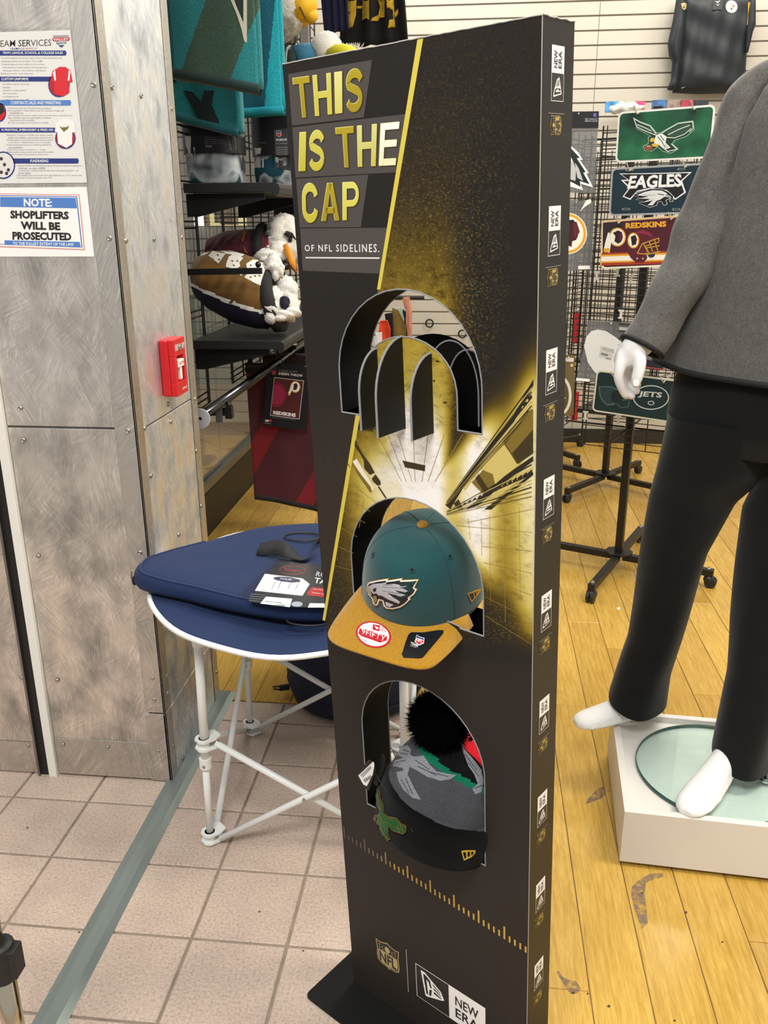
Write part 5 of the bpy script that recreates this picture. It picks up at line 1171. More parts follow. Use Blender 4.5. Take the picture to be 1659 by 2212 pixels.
# throws: folded sherpa blankets hanging face on
def sherpa(name, cols, scale, warp=True):
    """long pile with broad diagonal fields of colour"""
    N = NT(name); c = [lin(k) for k in cols]; mp = N.n('ShaderNodeMapping'); mp.inputs['Rotation'].default_value = (0, math.radians(scale[0]), 0); N.l(N.co(), mp.inputs[0])
    sx = N.n('ShaderNodeSeparateXYZ'); N.l(mp.outputs[0], sx.inputs[0]); ns = N.n('ShaderNodeMath', operation='MULTIPLY', i_1=.012); N.l(N.noise(90, 3), ns.inputs[0])
    ad = N.n('ShaderNodeMath', operation='ADD'); N.l(sx.outputs['X'], ad.inputs[0]); N.l(ns.outputs[0], ad.inputs[1])
    ml = N.n('ShaderNodeMath', operation='MULTIPLY_ADD', i_1=scale[1], i_2=scale[2]); N.l(ad.outputs[0], ml.inputs[0]); fr_ = N.n('ShaderNodeMath', operation='FRACT'); N.l(ml.outputs[0], fr_.inputs[0])
    r = N.n('ShaderNodeValToRGB'); r.color_ramp.interpolation = 'CONSTANT'; e = r.color_ramp.elements
    while len(e) < len(c): e.new(.5)
    for k, (el, cc) in enumerate(zip(e, c)): el.position = k/len(c); el.color = (*cc, 1)
    N.l(fr_.outputs[0], r.inputs[0]); pn = N.noise(230, 4, None, .7); v = N.ramp(pn, [(.3, (.6, .6, .6)), (.7, (1.2, 1.2, 1.2))])
    mm = N.n('ShaderNodeMix', data_type='RGBA', blend_type='MULTIPLY', i_0=1.0); N.l(r.outputs[0], mm.inputs[6]); N.l(v, mm.inputs[7]); N.l(mm.outputs[2], N.b.inputs['Base Color'])
    N.b.inputs['Roughness'].default_value = 1; N.b.inputs['Sheen Weight'].default_value = .25; N.b.inputs['Specular IOR Level'].default_value = .05; N.bump(pn, .9, .006); return N.m
def throw(label, x0, x1, y, z0, z1, m, bind, tilt=0, depth=.055, grp=None, cat='blanket', waves=.008, top=None):
    t = thing('throw_blanket', ((x0+x1)/2, y, z0), label, cat, grp)
    ph = rnd.uniform(0, 6)
    def fold(u, v, off=0):
        x = x0+(x1-x0)*u; z = z0+(z1-z0)*v+tilt*(u-.5)*(1-v); d = waves*math.sin(u*5+ph)+waves*.5*math.sin(u*11+v*2+ph)
        return (x, y+off+d+.012*math.cos(v*3), z)
    for k, off in enumerate((0, depth*.5)):
        lz = .018*k
        b = MB(); b.sheet(lambda u, v: fold(u, v, off) if v > .06 or k else fold(u, v, off), 26, 40, depth*.42); o = b.build('fold_layer', m, t, smooth=True)
        e = MB(); e.tube([np.array(fold(u, 0, off))+np.array([0, depth*.2, 0]) for u in np.linspace(0, 1, 30)], depth*.30, 8); e.build('binding', bind, t, smooth=True)
    e = MB(); e.tube([np.array(fold(1, v, depth*.25)) for v in np.linspace(0, 1, 20)], depth*.22, 8); e.build('side_fold', m, t, smooth=True)
    return t
bd = M('#16302f', .9, sheen=.2); bdt = M('#0f5d66', .9, sheen=.2)
def zb_(x, y): return (350+x/3.016, y/3.016)
Yt = 2.80
A0, A1 = PY(368, 150, Yt), PY(556, 182, Yt)
t1 = throw('teal and grey green sherpa throw hanging nearest the pillar, foremost of the throws', A0[0], A1[0], Yt, A0[2]-.03, 2.45, sherpa('throw_front', ['#2d8f96', '#2d8f96', '#44604f', '#44604f'], (-27, 3.4, .10)), bd, -.05)
b_ = MB(); Dt = Drape(*[o for o in t1.children if o.name.startswith('fold')]); 
Dt.poly(b_, M('#b9b8a8', .95), [zb_(*p) for p in [(447, 0), (470, 0), (530, 150), (530, 0), (553, 0), (553, 280), (535, 270), (520, 200)]], .002, 8); Dt.poly(b_, M('#1d2a2b', .95), [zb_(*p) for p in [(472, 0), (528, 0), (528, 140)]], .002, 8); b_.build('woven_letter', None, t1)
A0, A1 = PY(372, 235, 2.98), PY(515, 285, 2.98)
t2 = throw('teal sherpa throw with a dark chevron hanging behind and below the foremost throw', A0[0], A1[0], 2.98, A0[2]-.045, 2.3, sherpa('throw_chevron', ['#2a8f97', '#2a8f97', '#2d969d'], (0, 2, 0)), bdt, -.055)
b_ = MB(); Dt = Drape(*[o for o in t2.children if o.name.startswith('fold')]); Dt.poly(b_, M('#1b2a2d', .95), [zb_(*p) for p in [(140, 590), (200, 600), (260, 670), (275, 590), (340, 590), (325, 680), (375, 800), (370, 835), (270, 815), (230, 770)]], .002, 6); b_.build('woven_chevron', None, t2)
A0, A1 = PY(520, 240, 3.22), PY(608, 236, 3.22)
t3 = throw('bright turquoise sherpa throw hanging beside the teal throws', A0[0]-.06, A1[0], 3.22, A0[2], 2.5, sherpa('throw_turquoise', ['#15627a', '#22b2c6', '#24b8cc', '#1ea8bc'], (-9, 2.2, .50)), M('#1390a4', .9), .01)
# maroon throw on the hang rail with a card label
Y3 = 3.36
A0, A1 = PY(548, 1090, Y3), PY(566, 785, Y3); xr_ = PY(700, 1000, Y3)[0]
mar = sherpa('throw_maroon', ['#56222e', '#56222e', '#8c1f2c', '#56222e'], (-30, 3.6, .30))
t4 = throw('maroon and red striped sherpa throw with a black card label hanging from the chrome rail', PY(545, 1000, Y3)[0], xr_, Y3, A0[2]+.005, .865, mar, M('#121012', .8), -.06, .05)
Dt = Drape(*[o for o in t4.children if o.name.startswith('fold')])
LF = Frame((0, Y3-.035, 0), (1, 0, 0), (0, 0, 1), (0, -1, 0))
def zl(x, y): return LF.uv(380+x/4.366, 720+y/4.366)
lb = MB().prism([LF.P(*zl(*p), 0) for p in [(858, 270), (1215, 300), (1245, 480), (1222, 915), (815, 865), (845, 560)]], (0, .0012, 0)).build('card_label', M('#191b1f', .35, spec=.5), t4)
b_ = MB(); LT = lambda m, pts, w: b_.mat(m).flat(LF, [zl(*p) for p in pts][::-1], w); lf_ = lambda w: (lambda u, v: LF.P(u, v, w))
LT(M('#bdbbbb', .5), [(927, 413), (1208, 445), (1165, 812), (888, 775)], .0006); LT(M('#4d1a1c', .5), [(932, 420), (1202, 450), (1160, 805), (893, 769)], .0008)
LT(M('#7b1a3a', .5), [(905, 690)]+[(945+100*math.cos(t), 578+118*math.sin(t)) for t in np.linspace(1.9, -1.7, 18)]+[(925, 462)], .001); LT(M('#97204a', .5), [(908, 660)]+[(945+78*math.cos(t), 578+92*math.sin(t)) for t in np.linspace(1.75, -1.5, 16)]+[(922, 490)], .0012)
ci = lambda cx, cy, rx, ry, n=24: [(cx+rx*math.cos(t), cy+ry*math.sin(t)) for t in np.linspace(0, 2*math.pi, n, endpoint=False)]
LT(M('#d9a441', .5), ci(1127, 505, 46, 55), .0012); LT(M('#e9e6e0', .5), ci(1127, 505, 40, 48), .0014); LT(M('#2d1a1c', .5), [(1110, 480), (1135, 468), (1150, 490), (1145, 515), (1130, 535), (1105, 530), (1112, 505)], .0016)
LT(M('#e9e6e0', .5), [(1085, 490), (1070, 540), (1055, 570), (1072, 588), (1090, 550), (1095, 520)], .0013); LT(M('#d9a441', .5), [(1055, 565), (1066, 585), (1085, 560)], .0015)
b_.mat(M('#e4e2e0', .5)); put_text(b_, 'REDSKINS', [zl(918, 728), zl(1132, 755), zl(1130, 790), zl(918, 762)], lf_(.0014), .05); put_text(b_, 'SHERPA THROW', [zl(968, 366), zl(1195, 388), zl(1193, 412), zl(966, 390)], lf_(.0008), .015)
b_.mat(M('#6b6d73', .5)); put_text(b_, 'SUPER SOFT', [zl(970, 340), zl(1150, 356), zl(1149, 376), zl(969, 360)], lf_(.0008), .01); put_text(b_, 'THE OFFICIAL THROW OF THE NFL', [zl(908, 786), zl(1135, 812), zl(1134, 822), zl(907, 796)], lf_(.0008), .0)
b_.mat(wht); put_text(b_, 'NW', [zl(845, 812), zl(880, 816), zl(878, 838), zl(842, 834)], lf_(.0008), .03); LT(red, ci(893, 823, 14, 12, 12), .0008); b_.mat(M('#bdbbbb', .5)); put_text(b_, 'NORTHWEST', [zl(830, 842), zl(900, 850), zl(899, 856), zl(829, 848)], lf_(.0008), .0)
LT(M('#a33a48', .5), [(905, 350), (945, 350), (943, 385), (925, 395), (903, 380)], .0008); b_.build('label_print', None, lb)
MB().tube([(XR, Y3, ZR+.018), (XR+.012, Y3, ZR+.012), (XR+.018, Y3, ZR-.004), (XR+.004, Y3, ZR-.03), (XR, Y3, .86)], .003, 6).build('hanger_hook', M('#101010', .4), t4)
MB().box(XR-.13, XR+.13, Y3-.028, Y3-.01, .845, .868).build('hanger_bar', M('#101010', .4), t4)
# more throws further along the rail, only their dark edges show
for k, (y, c_) in enumerate(((3.72, '#2a1a1e'), (3.98, '#14181f'))):
    throw(['dark maroon throw hanging second on the chrome rail', 'black throw hanging third on the chrome rail'][k], -.93, -.63, y, .33, .86, sherpa('throw_dark'+str(k), [c_, c_], (0, 1, 0)), bd, 0, .05)
# plush rolls on the shelf
fluff = M('#e9e6e0', 1, spec=.05, bump=.9, bs=260, sheen=.4)
def lumps(lst, name, m, parent, nz=.006):
    b = MB()
    for c, r in lst:
        n0 = len(b.v); b.ell(c, [(r[0], 0, 0), (0, r[1], 0), (0, 0, r[2])], 22, 14)
        for i in range(n0, len(b.v)):
            x, y, z = b.v[i]; d = nz*(math.sin(x*150+i)*.4+math.sin(y*170+z*190)+.5*rnd.random()); q = np.array(b.v[i])-np.array(c); q = q/max(np.linalg.norm(q), 1e-6); b.v[i] = tuple(np.array(b.v[i])+q*d)
    return b.build(name, m, parent, smooth=True)
def roll(ax0, ax1, rings, name, mats, assign, parent, n=140, m=40):
    """a stuffed roll: rings (t, ry, rz) along an axis"""
    ax0, ax1 = np.array(ax0, float), np.array(ax1, float); T = np.array([r[0] for r in rings]); b = MB()
    for k in mats: b.mat(k)
    R_ = []
    for j in range(m+1):
        t = j/m; c = ax0+(ax1-ax0)*t; ry = np.interp(t, T, [r[1] for r in rings]); rz = np.interp(t, T, [r[2] for r in rings]); dz = np.interp(t, T, [(r[3] if len(r) > 3 else 0) for r in rings])
        R_.append([(c[0], c[1]-ry*math.sin(2*math.pi*i/n)*(1+.02*math.sin(7*t*6+i*56/n)), c[2]+dz+rz*math.cos(2*math.pi*i/n)) for i in range(n)])
    b.loft(R_)
    for k in range(len(b.f)):
        if k < n*m: j, i = divmod(k, n); b.m[k] = assign((j+.5)/m, (i+.5)/n)
    return b.build(name, None, parent, smooth=True)
goldp, navyp, burg, orng = M('#6b4a12', .8, var=.15, vs=20, sheen=.2), M('#141029', .85, var=.2, vs=30), M('#4e1224', .85, var=.22, vs=60, sheen=.2), M('#a8591c', .8)
Yp = 3.06
c0, c1 = PY(420, 560, Yp), PY(612, 640, Yp)
pr = thing('plush_roll', (-.83, Yp, Z2), 'gold and navy plush roll with white print, front on the middle shelf', 'plush toy')
ra = roll((c0[0]-.005, Yp, 1.220), (c1[0]-.045, Yp, 1.158), [(0, .02, .02, .0), (.04, .085, .07, .008), (.2, .115, .10, .01), (.5, .125, .124, .008), (.8, .125, .122, .004), (.95, .11, .11, .0), (1, .09, .09)], 'plush_body', [goldp, navyp, wht], lambda t, u: 1 if .29+.03*(t) < u < .84 else (2 if .27+.03*t < u <= .29+.03*t else 0), pr)
Dp = Drape(ra); zk = lambda x, y: (400+x/6.38, 480+y/6.38); ZK = lambda L: [zk(*p) for p in L]
b_ = MB(); wf = M('#dedbd5', .9)
for L in ([(320, 470), (380, 400), (560, 440), (460, 575)], [(600, 480), (680, 430), (800, 500), (745, 560), (760, 610), (690, 655), (560, 620), (570, 560)], [(840, 580), (930, 520), (1020, 510), (1150, 620), (1130, 670), (1060, 690), (970, 640), (880, 690), (760, 740), (730, 700), (850, 640)], [(860, 690), (1060, 650), (1180, 745), (1090, 915), (815, 765)], [(190, 460), (330, 380), (440, 390), (330, 430), (230, 470)], [(480, 400), (700, 420), (900, 450), (780, 480), (560, 440)]): Dp.poly(b_, wf, ZK(L), .002, 5)
for (x, y) in ((450, 460), (470, 520), (650, 540), (670, 600), (720, 540), (900, 760), (960, 745), (1020, 740), (1080, 810), (1120, 760), (990, 620), (900, 600)): Dp.poly(b_, goldp, ZK([(x-14, y-10), (x+12, y-6), (x+16, y+12), (x-10, y+9)]), .0028, 4)
Dp.poly(b_, M('#5a4a3a', .9), ZK([(640, 1060), (680, 1030), (670, 1090), (640, 1120), (600, 1110)]), .002, 5); b_.build('printed_letter', None, pr)
MB().loft([[(c1[0]+dx-.030-.022*math.cos(t), Yp-r_*math.sin(t), 1.152+r_*math.cos(t)) for t in np.linspace(0, 2*math.pi, 40, endpoint=False)] for dx, r_ in ((-.026, .106), (-.02, .113), (.012, .109), (.02, .094), (.018, .02))], cap=False).build('strap', M('#1c1c1d', .8), pr, smooth=True)
P_ = lambda x, y, Y=Yp: PY(*zk(x, y), Y)
lumps([(P_(1215, 600, 3.06), (.026, .04, .036)), (P_(1260, 650, 3.06), (.022, .04, .036)), (P_(1120, 480, 3.12), (.04, .04, .022)), (P_(1180, 1230, 2.98), (.028, .03, .036)), (P_(1240, 1100, 3.02), (.035, .04, .05)), (P_(1300, 1280, 2.99), (.045, .03, .02)), (P_(1400, 1240, 3.02), (.05, .03, .022)), (P_(1400, 940, 3.06), (.035, .04, .045)), (P_(1450, 1150, 3.05), (.03, .04, .05))], 'sherpa_lining', fluff, pr)
lumps([(P_(1370, 1110, 3.0), (.018, .02, .022))], 'navy_patch', navyp, pr, .002)
pr2 = thing('plush_roll', (-.80, 3.26, Z2), 'burgundy plush bird roll with white head and orange beak, behind the gold roll', 'plush toy')
Yq = 3.27; q0, q1 = PY(446, 528, Yq), PY(592, 512, Yq)
rb = roll((q0[0], Yq, 1.305), (q1[0], Yq, 1.315), [(0, .03, .02), (.05, .07, .052), (.3, .095, .075), (.6, .1, .078), (1, .1, .075)], 'plush_body', [burg, orng], lambda t, u: 1 if t < .06 else 0, pr2)
MB().tube([(q0[0]+(q1[0]-q0[0])*.84, Yq-.105*math.sin(t), 1.313+.083*math.cos(t)) for t in np.linspace(0, 2*math.pi, 40, endpoint=False)], .017, 8, closed=True).build('strap', M('#151515', .85), pr2, smooth=True)
Dp = Drape(rb); b_ = MB()
for L in ([(800, 130), (880, 120), (830, 180), (800, 280), (770, 240), (800, 200)], [(810, 330), (850, 400), (870, 430), (820, 410)], [(640, 250), (665, 250), (660, 265), (640, 262)], [(700, 255), (730, 258), (715, 268)], [(540, 265), (560, 270), (545, 280)]): Dp.poly(b_, orng, ZK(L), .002, 4)
b_.build('print_fleck', None, pr2)
hd = lumps([(P_(1300, 170, 3.24), (.045, .06, .062)), (P_(1360, 150, 3.26), (.06, .06, .065)), (P_(1440, 300, 3.27), (.045, .06, .075)), (P_(1240, 290, 3.22), (.03, .04, .05)), (P_(1180, 410, 3.2), (.05, .04, .025)), (P_(1300, 440, 3.18), (.04, .04, .045))], 'bird_head', fluff, pr2)
Dp = Drape(hd); b_ = MB(); Dp.poly(b_, M('#0e0e0e', .7), ZK([(1330, 150), (1370, 135), (1440, 160), (1520, 250), (1460, 200), (1440, 260), (1410, 285), (1390, 260), (1395, 200)]), .012, 5); b_.build('eye_patch', None, pr2)
b_ = MB(); bp_ = [P_(1380, 340, 3.17), P_(1430, 430, 3.13), P_(1480, 560, 3.11), P_(1530, 680, 3.12)]; b_.tube(bp_, [.013, .014, .011, .004], 12); b_.build('beak', M('#d98a12', .6), pr2, smooth=True)
b_ = MB(); b_.tube([P_(1420, 500, 3.14), P_(1480, 590, 3.125), P_(1530, 670, 3.12)], [.011, .014, .007], 12); b_.build('beak_tip', burg, pr2, smooth=True)
MB().ell(P_(1375, 590, 3.15), [(.028, 0, 0), (0, .02, 0), (0, 0, .018)], 12, 8).build('black_tag', M('#1b1b1c', .3), pr2)
# packaged fleece throws on the upper shelf
def pack(label, x0, x1, y, z0, h, fab, seed):
    t = thing('fleece_pack', ((x0+x1)/2, y, z0), label, 'packaged blanket', 'packaged fleece throws on the upper shelf')
    r = (x1-x0)/2; c = (x0+x1)/2; b = MB(); R_ = []
    for z, k in ((0, .86), (.01, .95), (.05, 1.0), (h*.5, .98), (h-.02, .95), (h, .8)): R_.append([(c+r*k*np.sign(math.cos(a))*abs(math.cos(a))**.6, y+.075*k*np.sign(math.sin(a))*abs(math.sin(a))**.6+.004*math.sin(5*a+z*40), z0+.001+z) for a in np.linspace(0, 2*math.pi, 40, endpoint=False)])
    b.loft(R_); o = b.build('rolled_fleece', fab, t, smooth=True)
    b = MB(); R_ = []
    for z in np.linspace(h*.42, h*1.0, 5): R_.append([(c+(r*.99+.004)*np.sign(math.cos(a))*abs(math.cos(a))**.55, y+.081*np.sign(math.sin(a))*abs(math.sin(a))**.55, z0+z) for a in np.linspace(0, 2*math.pi, 40, endpoint=False)])
    b.loft(R_, cap=False); b.build('card_wrap', M('#1d1c20', .35, spec=.45), t, smooth=True); return t, o
def fleece(name, seed):
    N = NT(name); N.l(N.ramp(N.noise(9, 2, N.co((1, 1, 1))), [(.38, lin('#24262a')), (.45, lin('#7d8488')), (.53, lin('#b7bec2')), (.58, lin('#0f4250')), (.7, lin('#12495a'))]), N.b.inputs['Base Color']); N.b.inputs['Roughness'].default_value = 1; N.bump(N.noise(300, 3), .4, .003); return N.m
a0, a1 = PY(398, 300, 3.10), PY(524, 390, 3.10)
k1, o1 = pack('dark wrapped fleece throw with white and teal fabric, left one on the upper shelf', a0[0], a1[0], 3.125, Z1, .235, fleece('fleece_left', 1), 1)
a0, a1 = PY(545, 270, 3.42), PY(660, 390, 3.42)
k2, o2 = pack('dark wrapped fleece throw with striped label, right one on the upper shelf', a0[0], a1[0]+.03, 3.44, Z1, .26, fleece('fleece_right', 2), 2)
def ze(x, y): return (380+x/6.38, 260+y/6.38)
for kt, oo, items in ((k1, o1, 0), (k2, o2, 1)):
    Dk = Drape(*[o for o in kt.children]); b_ = MB(); ZE = lambda L: [ze(*p) for p in L]
    if items == 0:
        Dk.poly(b_, M('#b9b5b2', .4), ZE([(122, 218), (205, 215), (235, 500), (155, 508)]), .0012, 5)
        for i in range(8): Dk.ribbon(b_, ink, ZE([(150+i*1, 390+i*11), (215+i*2, 386+i*11)]), .7+.4*(i % 2), .0016)
        Dk.poly(b_, M('#a9a6a4', .4), ZE([(240, 370), (262, 368), (272, 495), (255, 500)]), .0012, 5)
        for i in range(4): Dk.text(b_, M('#77757a', .5), 'super plush fleece throw', ZE([(395, 225+i*30), (650, 222+i*30), (650, 240+i*30), (395, 243+i*30)]), .0012, .0)
        Dk.text(b_, M('#9a989c', .5), '50X60', ZE([(408, 345), (495, 345), (495, 372), (408, 372)]), .0012, .01); Dk.poly(b_, M('#8a888c', .5), ZE([(415, 440), (452, 440), (450, 475), (432, 484), (415, 475)]), .0012, 4); Dk.text(b_, M('#8a888c', .5), 'nfl', ZE([(490, 445), (550, 442), (550, 460), (490, 462)]), .0012, .0)
        for xx in (712, 730, 800): Dk.ribbon(b_, M('#7f7d80', .5), ZE([(xx, 200), (xx+40, 460)]), .8, .0012)
    else:
        Dk.poly(b_, M('#b9b5b2', .4), ZE([(1085, 382), (1175, 380), (1172, 655), (1090, 655)]), .0012, 5)
        for i in range(9): Dk.ribbon(b_, ink, ZE([(1100, 470+i*14), (1165, 468+i*14)]), .7+.5*(i % 2), .0016)
        Dk.poly(b_, M('#b9b5b2', .4), ZE([(1192, 530), (1212, 528), (1212, 650), (1190, 650)]), .0012, 5)
        Dk.poly(b_, M('#3a3b3f', .4), ZE([(1345, 130), (1560, 110), (1580, 690), (1345, 670)]), .0012, 6)
        Dk.poly(b_, M('#d9d6d6', .4), ZE([(1382, 150), (1418, 140), (1455, 150), (1452, 215), (1420, 230), (1386, 212)]), .0016, 4); Dk.poly(b_, M('#2a3a7a', .4), ZE([(1388, 155), (1418, 147), (1450, 155), (1449, 172), (1388, 172)]), .002, 4); Dk.poly(b_, rd, ZE([(1390, 182), (1448, 182), (1446, 210), (1420, 222), (1392, 208)]), .002, 4)
        Dk.text(b_, M('#d9d6d6', .4), 'FLEECE', ZE([(1382, 255), (1530, 250), (1530, 280), (1382, 284)]), .0016, .04)
        Dk.text(b_, M('#a9a6a6', .4), '50 X 60 INCHES', ZE([(1382, 312), (1535, 308), (1535, 324), (1382, 328)]), .0016, .0)
        for i in range(5): Dk.text(b_, M('#a9a6a6', .4), 'soft fleece throw blanket', ZE([(1385, 360+i*32), (1540, 358+i*32), (1540, 380+i*32), (1385, 384+i*32)]), .0016, .0)
        Dk.text(b_, M('#c9c6c6', .4), '50X60', ZE([(1385, 530), (1470, 528), (1470, 552), (1385, 554)]), .0016, .02); Dk.poly(b_, M('#a05a6a', .4), ZE([(1380, 605), (1420, 602), (1418, 640), (1400, 648), (1380, 638)]), .0016, 4)
        Dk.text(b_, M('#77757a', .5), 'team throw', ZE([(1060, 300), (1250, 300), (1250, 316), (1060, 316)]), .0016, .0)
    b_.build('printed_label', None, kt)['kind'] = 'stuff'
# plush bird lying on the topmost shelf and the eagle hanging above it
zt_ = lambda x, y: (540+x/4.608, y/4.608); PT_ = lambda x, y, Y: PY(*zt_(x, y), Y)
bt = thing('plush_bird', PT_(760, 560, 3.9), 'white plush bird with blue sleeve and yellow beak on the topmost shelf', 'plush toy')
lumps([(PT_(760, 490, 3.9), (.066, .06, .064))], 'head', fluff, bt, .003)
o = MB(); o.tube([PT_(640, 545, 3.9), PT_(540, 565, 3.88), PT_(440, 590, 3.86)], [.045, .05, .05], 16); o.build('sleeve', M('#2f6f90', .8), bt, smooth=True)
o = MB(); o.tube([PT_(440, 585, 3.86), PT_(380, 600, 3.85), PT_(300, 615, 3.84)], [.046, .042, .035], 16); o.build('cuff', M('#1b2a2c', .8), bt, smooth=True)
for k in (330, 375): o = MB(); c_ = PT_(k, 596, 3.85); o.tube([c_+np.array([.004*math.cos(t), -.042*math.sin(t), .042*math.cos(t)]) for t in np.linspace(0, 2*math.pi, 24, endpoint=False)], .006, 6, closed=True); o.build('cuff_stripe', M('#9fb4ae', .8), bt)
o = MB(); o.tube([PT_(790, 540, 3.83), PT_(870, 520, 3.8), PT_(960, 525, 3.78), PT_(1050, 520, 3.76)], [.02, .03, .03, .015], 12); o.build('beak', M('#d8cf2a', .7), bt, smooth=True)
b_ = MB(); c_ = PT_(990, 505, 3.8)
for k in range(160): d = nrs.normal(size=3); d[2] = abs(d[2]); d /= np.linalg.norm(d); p = c_+np.array([.05*nrs.uniform(-1, 1), 0, 0]); b_.tube([p, p+d*.03], [.002, .0005], 4)
o = b_.build('feather_tuft', fluff, bt); o['kind'] = 'stuff'
be = thing('plush_eagle', PT_(330, 330, 3.75), 'plush eagle with grey fur and big yellow beak hanging upside down above the throws', 'plush toy')
lumps([(PT_(345, 60, 3.60), (.085, .08, .10)), (PT_(300, 180, 3.62), (.075, .07, .08))], 'head_fur', M('#cfccc6', 1, var=.2, vs=60, spec=.05, bump=.9, bs=200), be, .007)
lumps([(PT_(230, 60, 3.76), (.06, .08, .12)), (PT_(290, 250, 3.76), (.055, .07, .08)), (PT_(400, 300, 3.76), (.03, .04, .05))], 'grey_fur', M('#6f716c', 1, var=.4, vs=60, spec=.05, bump=.9, bs=200), be, .007)
o = MB(); o.tube([PT_(465, 70, 3.64), PT_(510, 80, 3.6), PT_(565, 100, 3.58), PT_(600, 150, 3.58)], [.05, .064, .056, .030], 18); o.ell(PT_(602, 155, 3.58), [(.030, 0, 0), (0, .03, 0), (0, 0, .026)], 14, 8); bk2 = o.build('beak', M('#e3ae16', .65), be, smooth=True)
MB().tube([PT_(495, 70, 3.532), PT_(525, 130, 3.525), PT_(553, 185, 3.535)], .003, 6).build('beak_slit', M('#5a3d08', .8), be)
# black and gold fleece and a navy fleece hanging by the slatwall
def hang(label, pts, Y, m, extra=None, n=30, amp=.02, nm='throw_blanket'):
    A, B, C, D_ = [PY(*p, Y) for p in pts]          # TL TR BR BL
    t = thing(nm, (A+B+C+D_)/4, label, 'blanket'); A[2] += .25; B[2] += .25
    A[0] += 0; f = lambda u, v: (A*(1-u)+B*u)*(1-v)+(D_*(1-u)+C*u)*v+np.array([0, amp*math.sin(u*22+v)+amp*.4*math.sin(u*9), 0])
    o = MB().sheet(lambda u, v: f(u, 1-v), n*2, 16, .012).build('cloth', m, t, smooth=True); return t, o
def gold_black():
    N = NT('gold_black_fleece'); mp = N.n('ShaderNodeSeparateXYZ'); N.l(N.co(), mp.inputs[0])
    w1 = N.noise(24, 3, N.co((1, 1, .5))); r1 = N.ramp(w1, [(.46, lin('#0d0c0c')), (.50, lin('#b08a12')), (.62, lin('#d3b23a'))])
    hz = N.n('ShaderNodeMapRange', i_1=2.30, i_2=2.34, i_3=0, i_4=1); N.l(mp.outputs['Z'], hz.inputs[0])
    mm = N.n('ShaderNodeMix', data_type='RGBA'); N.l(hz.outputs[0], mm.inputs[0]); mm.inputs[6].default_value = (*lin('#0b0b0c'), 1); N.l(r1, mm.inputs[7]); N.l(mm.outputs[2], N.b.inputs['Base Color']); N.b.inputs['Roughness'].default_value = 1; N.bump(N.noise(300, 3), .4, .003); return N.m
zs_ = lambda x, y: zt_(x, y)
t5, o5 = hang('black and gold lettered fleece throw hanging in front of the slatwall', [zs_(940, 0), zs_(1475, 0), zs_(1560, 420), zs_(900, 480)], 4.9, M('#0c0b0c', 1, bump=.4, bs=300))
Dt = Drape(o5); b_ = MB(); yg = M('#b8941f', 1, var=.25, vs=50)
for L in ([(940, 0), (1055, 0), (1050, 150), (1020, 270), (975, 290), (970, 210), (1000, 120), (950, 80)], [(1125, 0), (1190, 0), (1190, 200), (1120, 205)], [(1060, 60), (1120, 60), (1110, 85), (1060, 85)], [(1270, 0), (1345, 0), (1345, 170), (1285, 180), (1270, 210), (1200, 210), (1215, 180), (1275, 150)], [(1360, 0), (1425, 0), (1440, 270), (1375, 280), (1385, 200), (1420, 190), (1415, 100), (1365, 80)], [(1430, 130), (1475, 90), (1480, 130), (1440, 180)]): Dt.poly(b_, yg, [zs_(*p) for p in L], .004, 6)
b_.build('gold_lettering', None, t5)
t6, o6 = hang('navy fleece throw hanging left of the black and gold one', [zs_(690, 0), zs_(935, 0), zs_(970, 290), zs_(750, 340)], 4.8, M('#171a38', 1, bump=.4, bs=300), amp=.008)
b_ = MB(); Drape(o6).poly(b_, wht, [zs_(*p) for p in [(880, 320), (900, 300), (940, 305), (915, 335)]], .003, 4)
if b_.v: b_.build('care_label', None, t6)
# steel upright between the grids
tag(MB().box(-.90, -.86, 4.66, 4.70, 0, 2.9).build('shelf_upright', M('#8d8a84', .5, .3)), 'grey steel shelf upright between the far grid panels', 'upright')
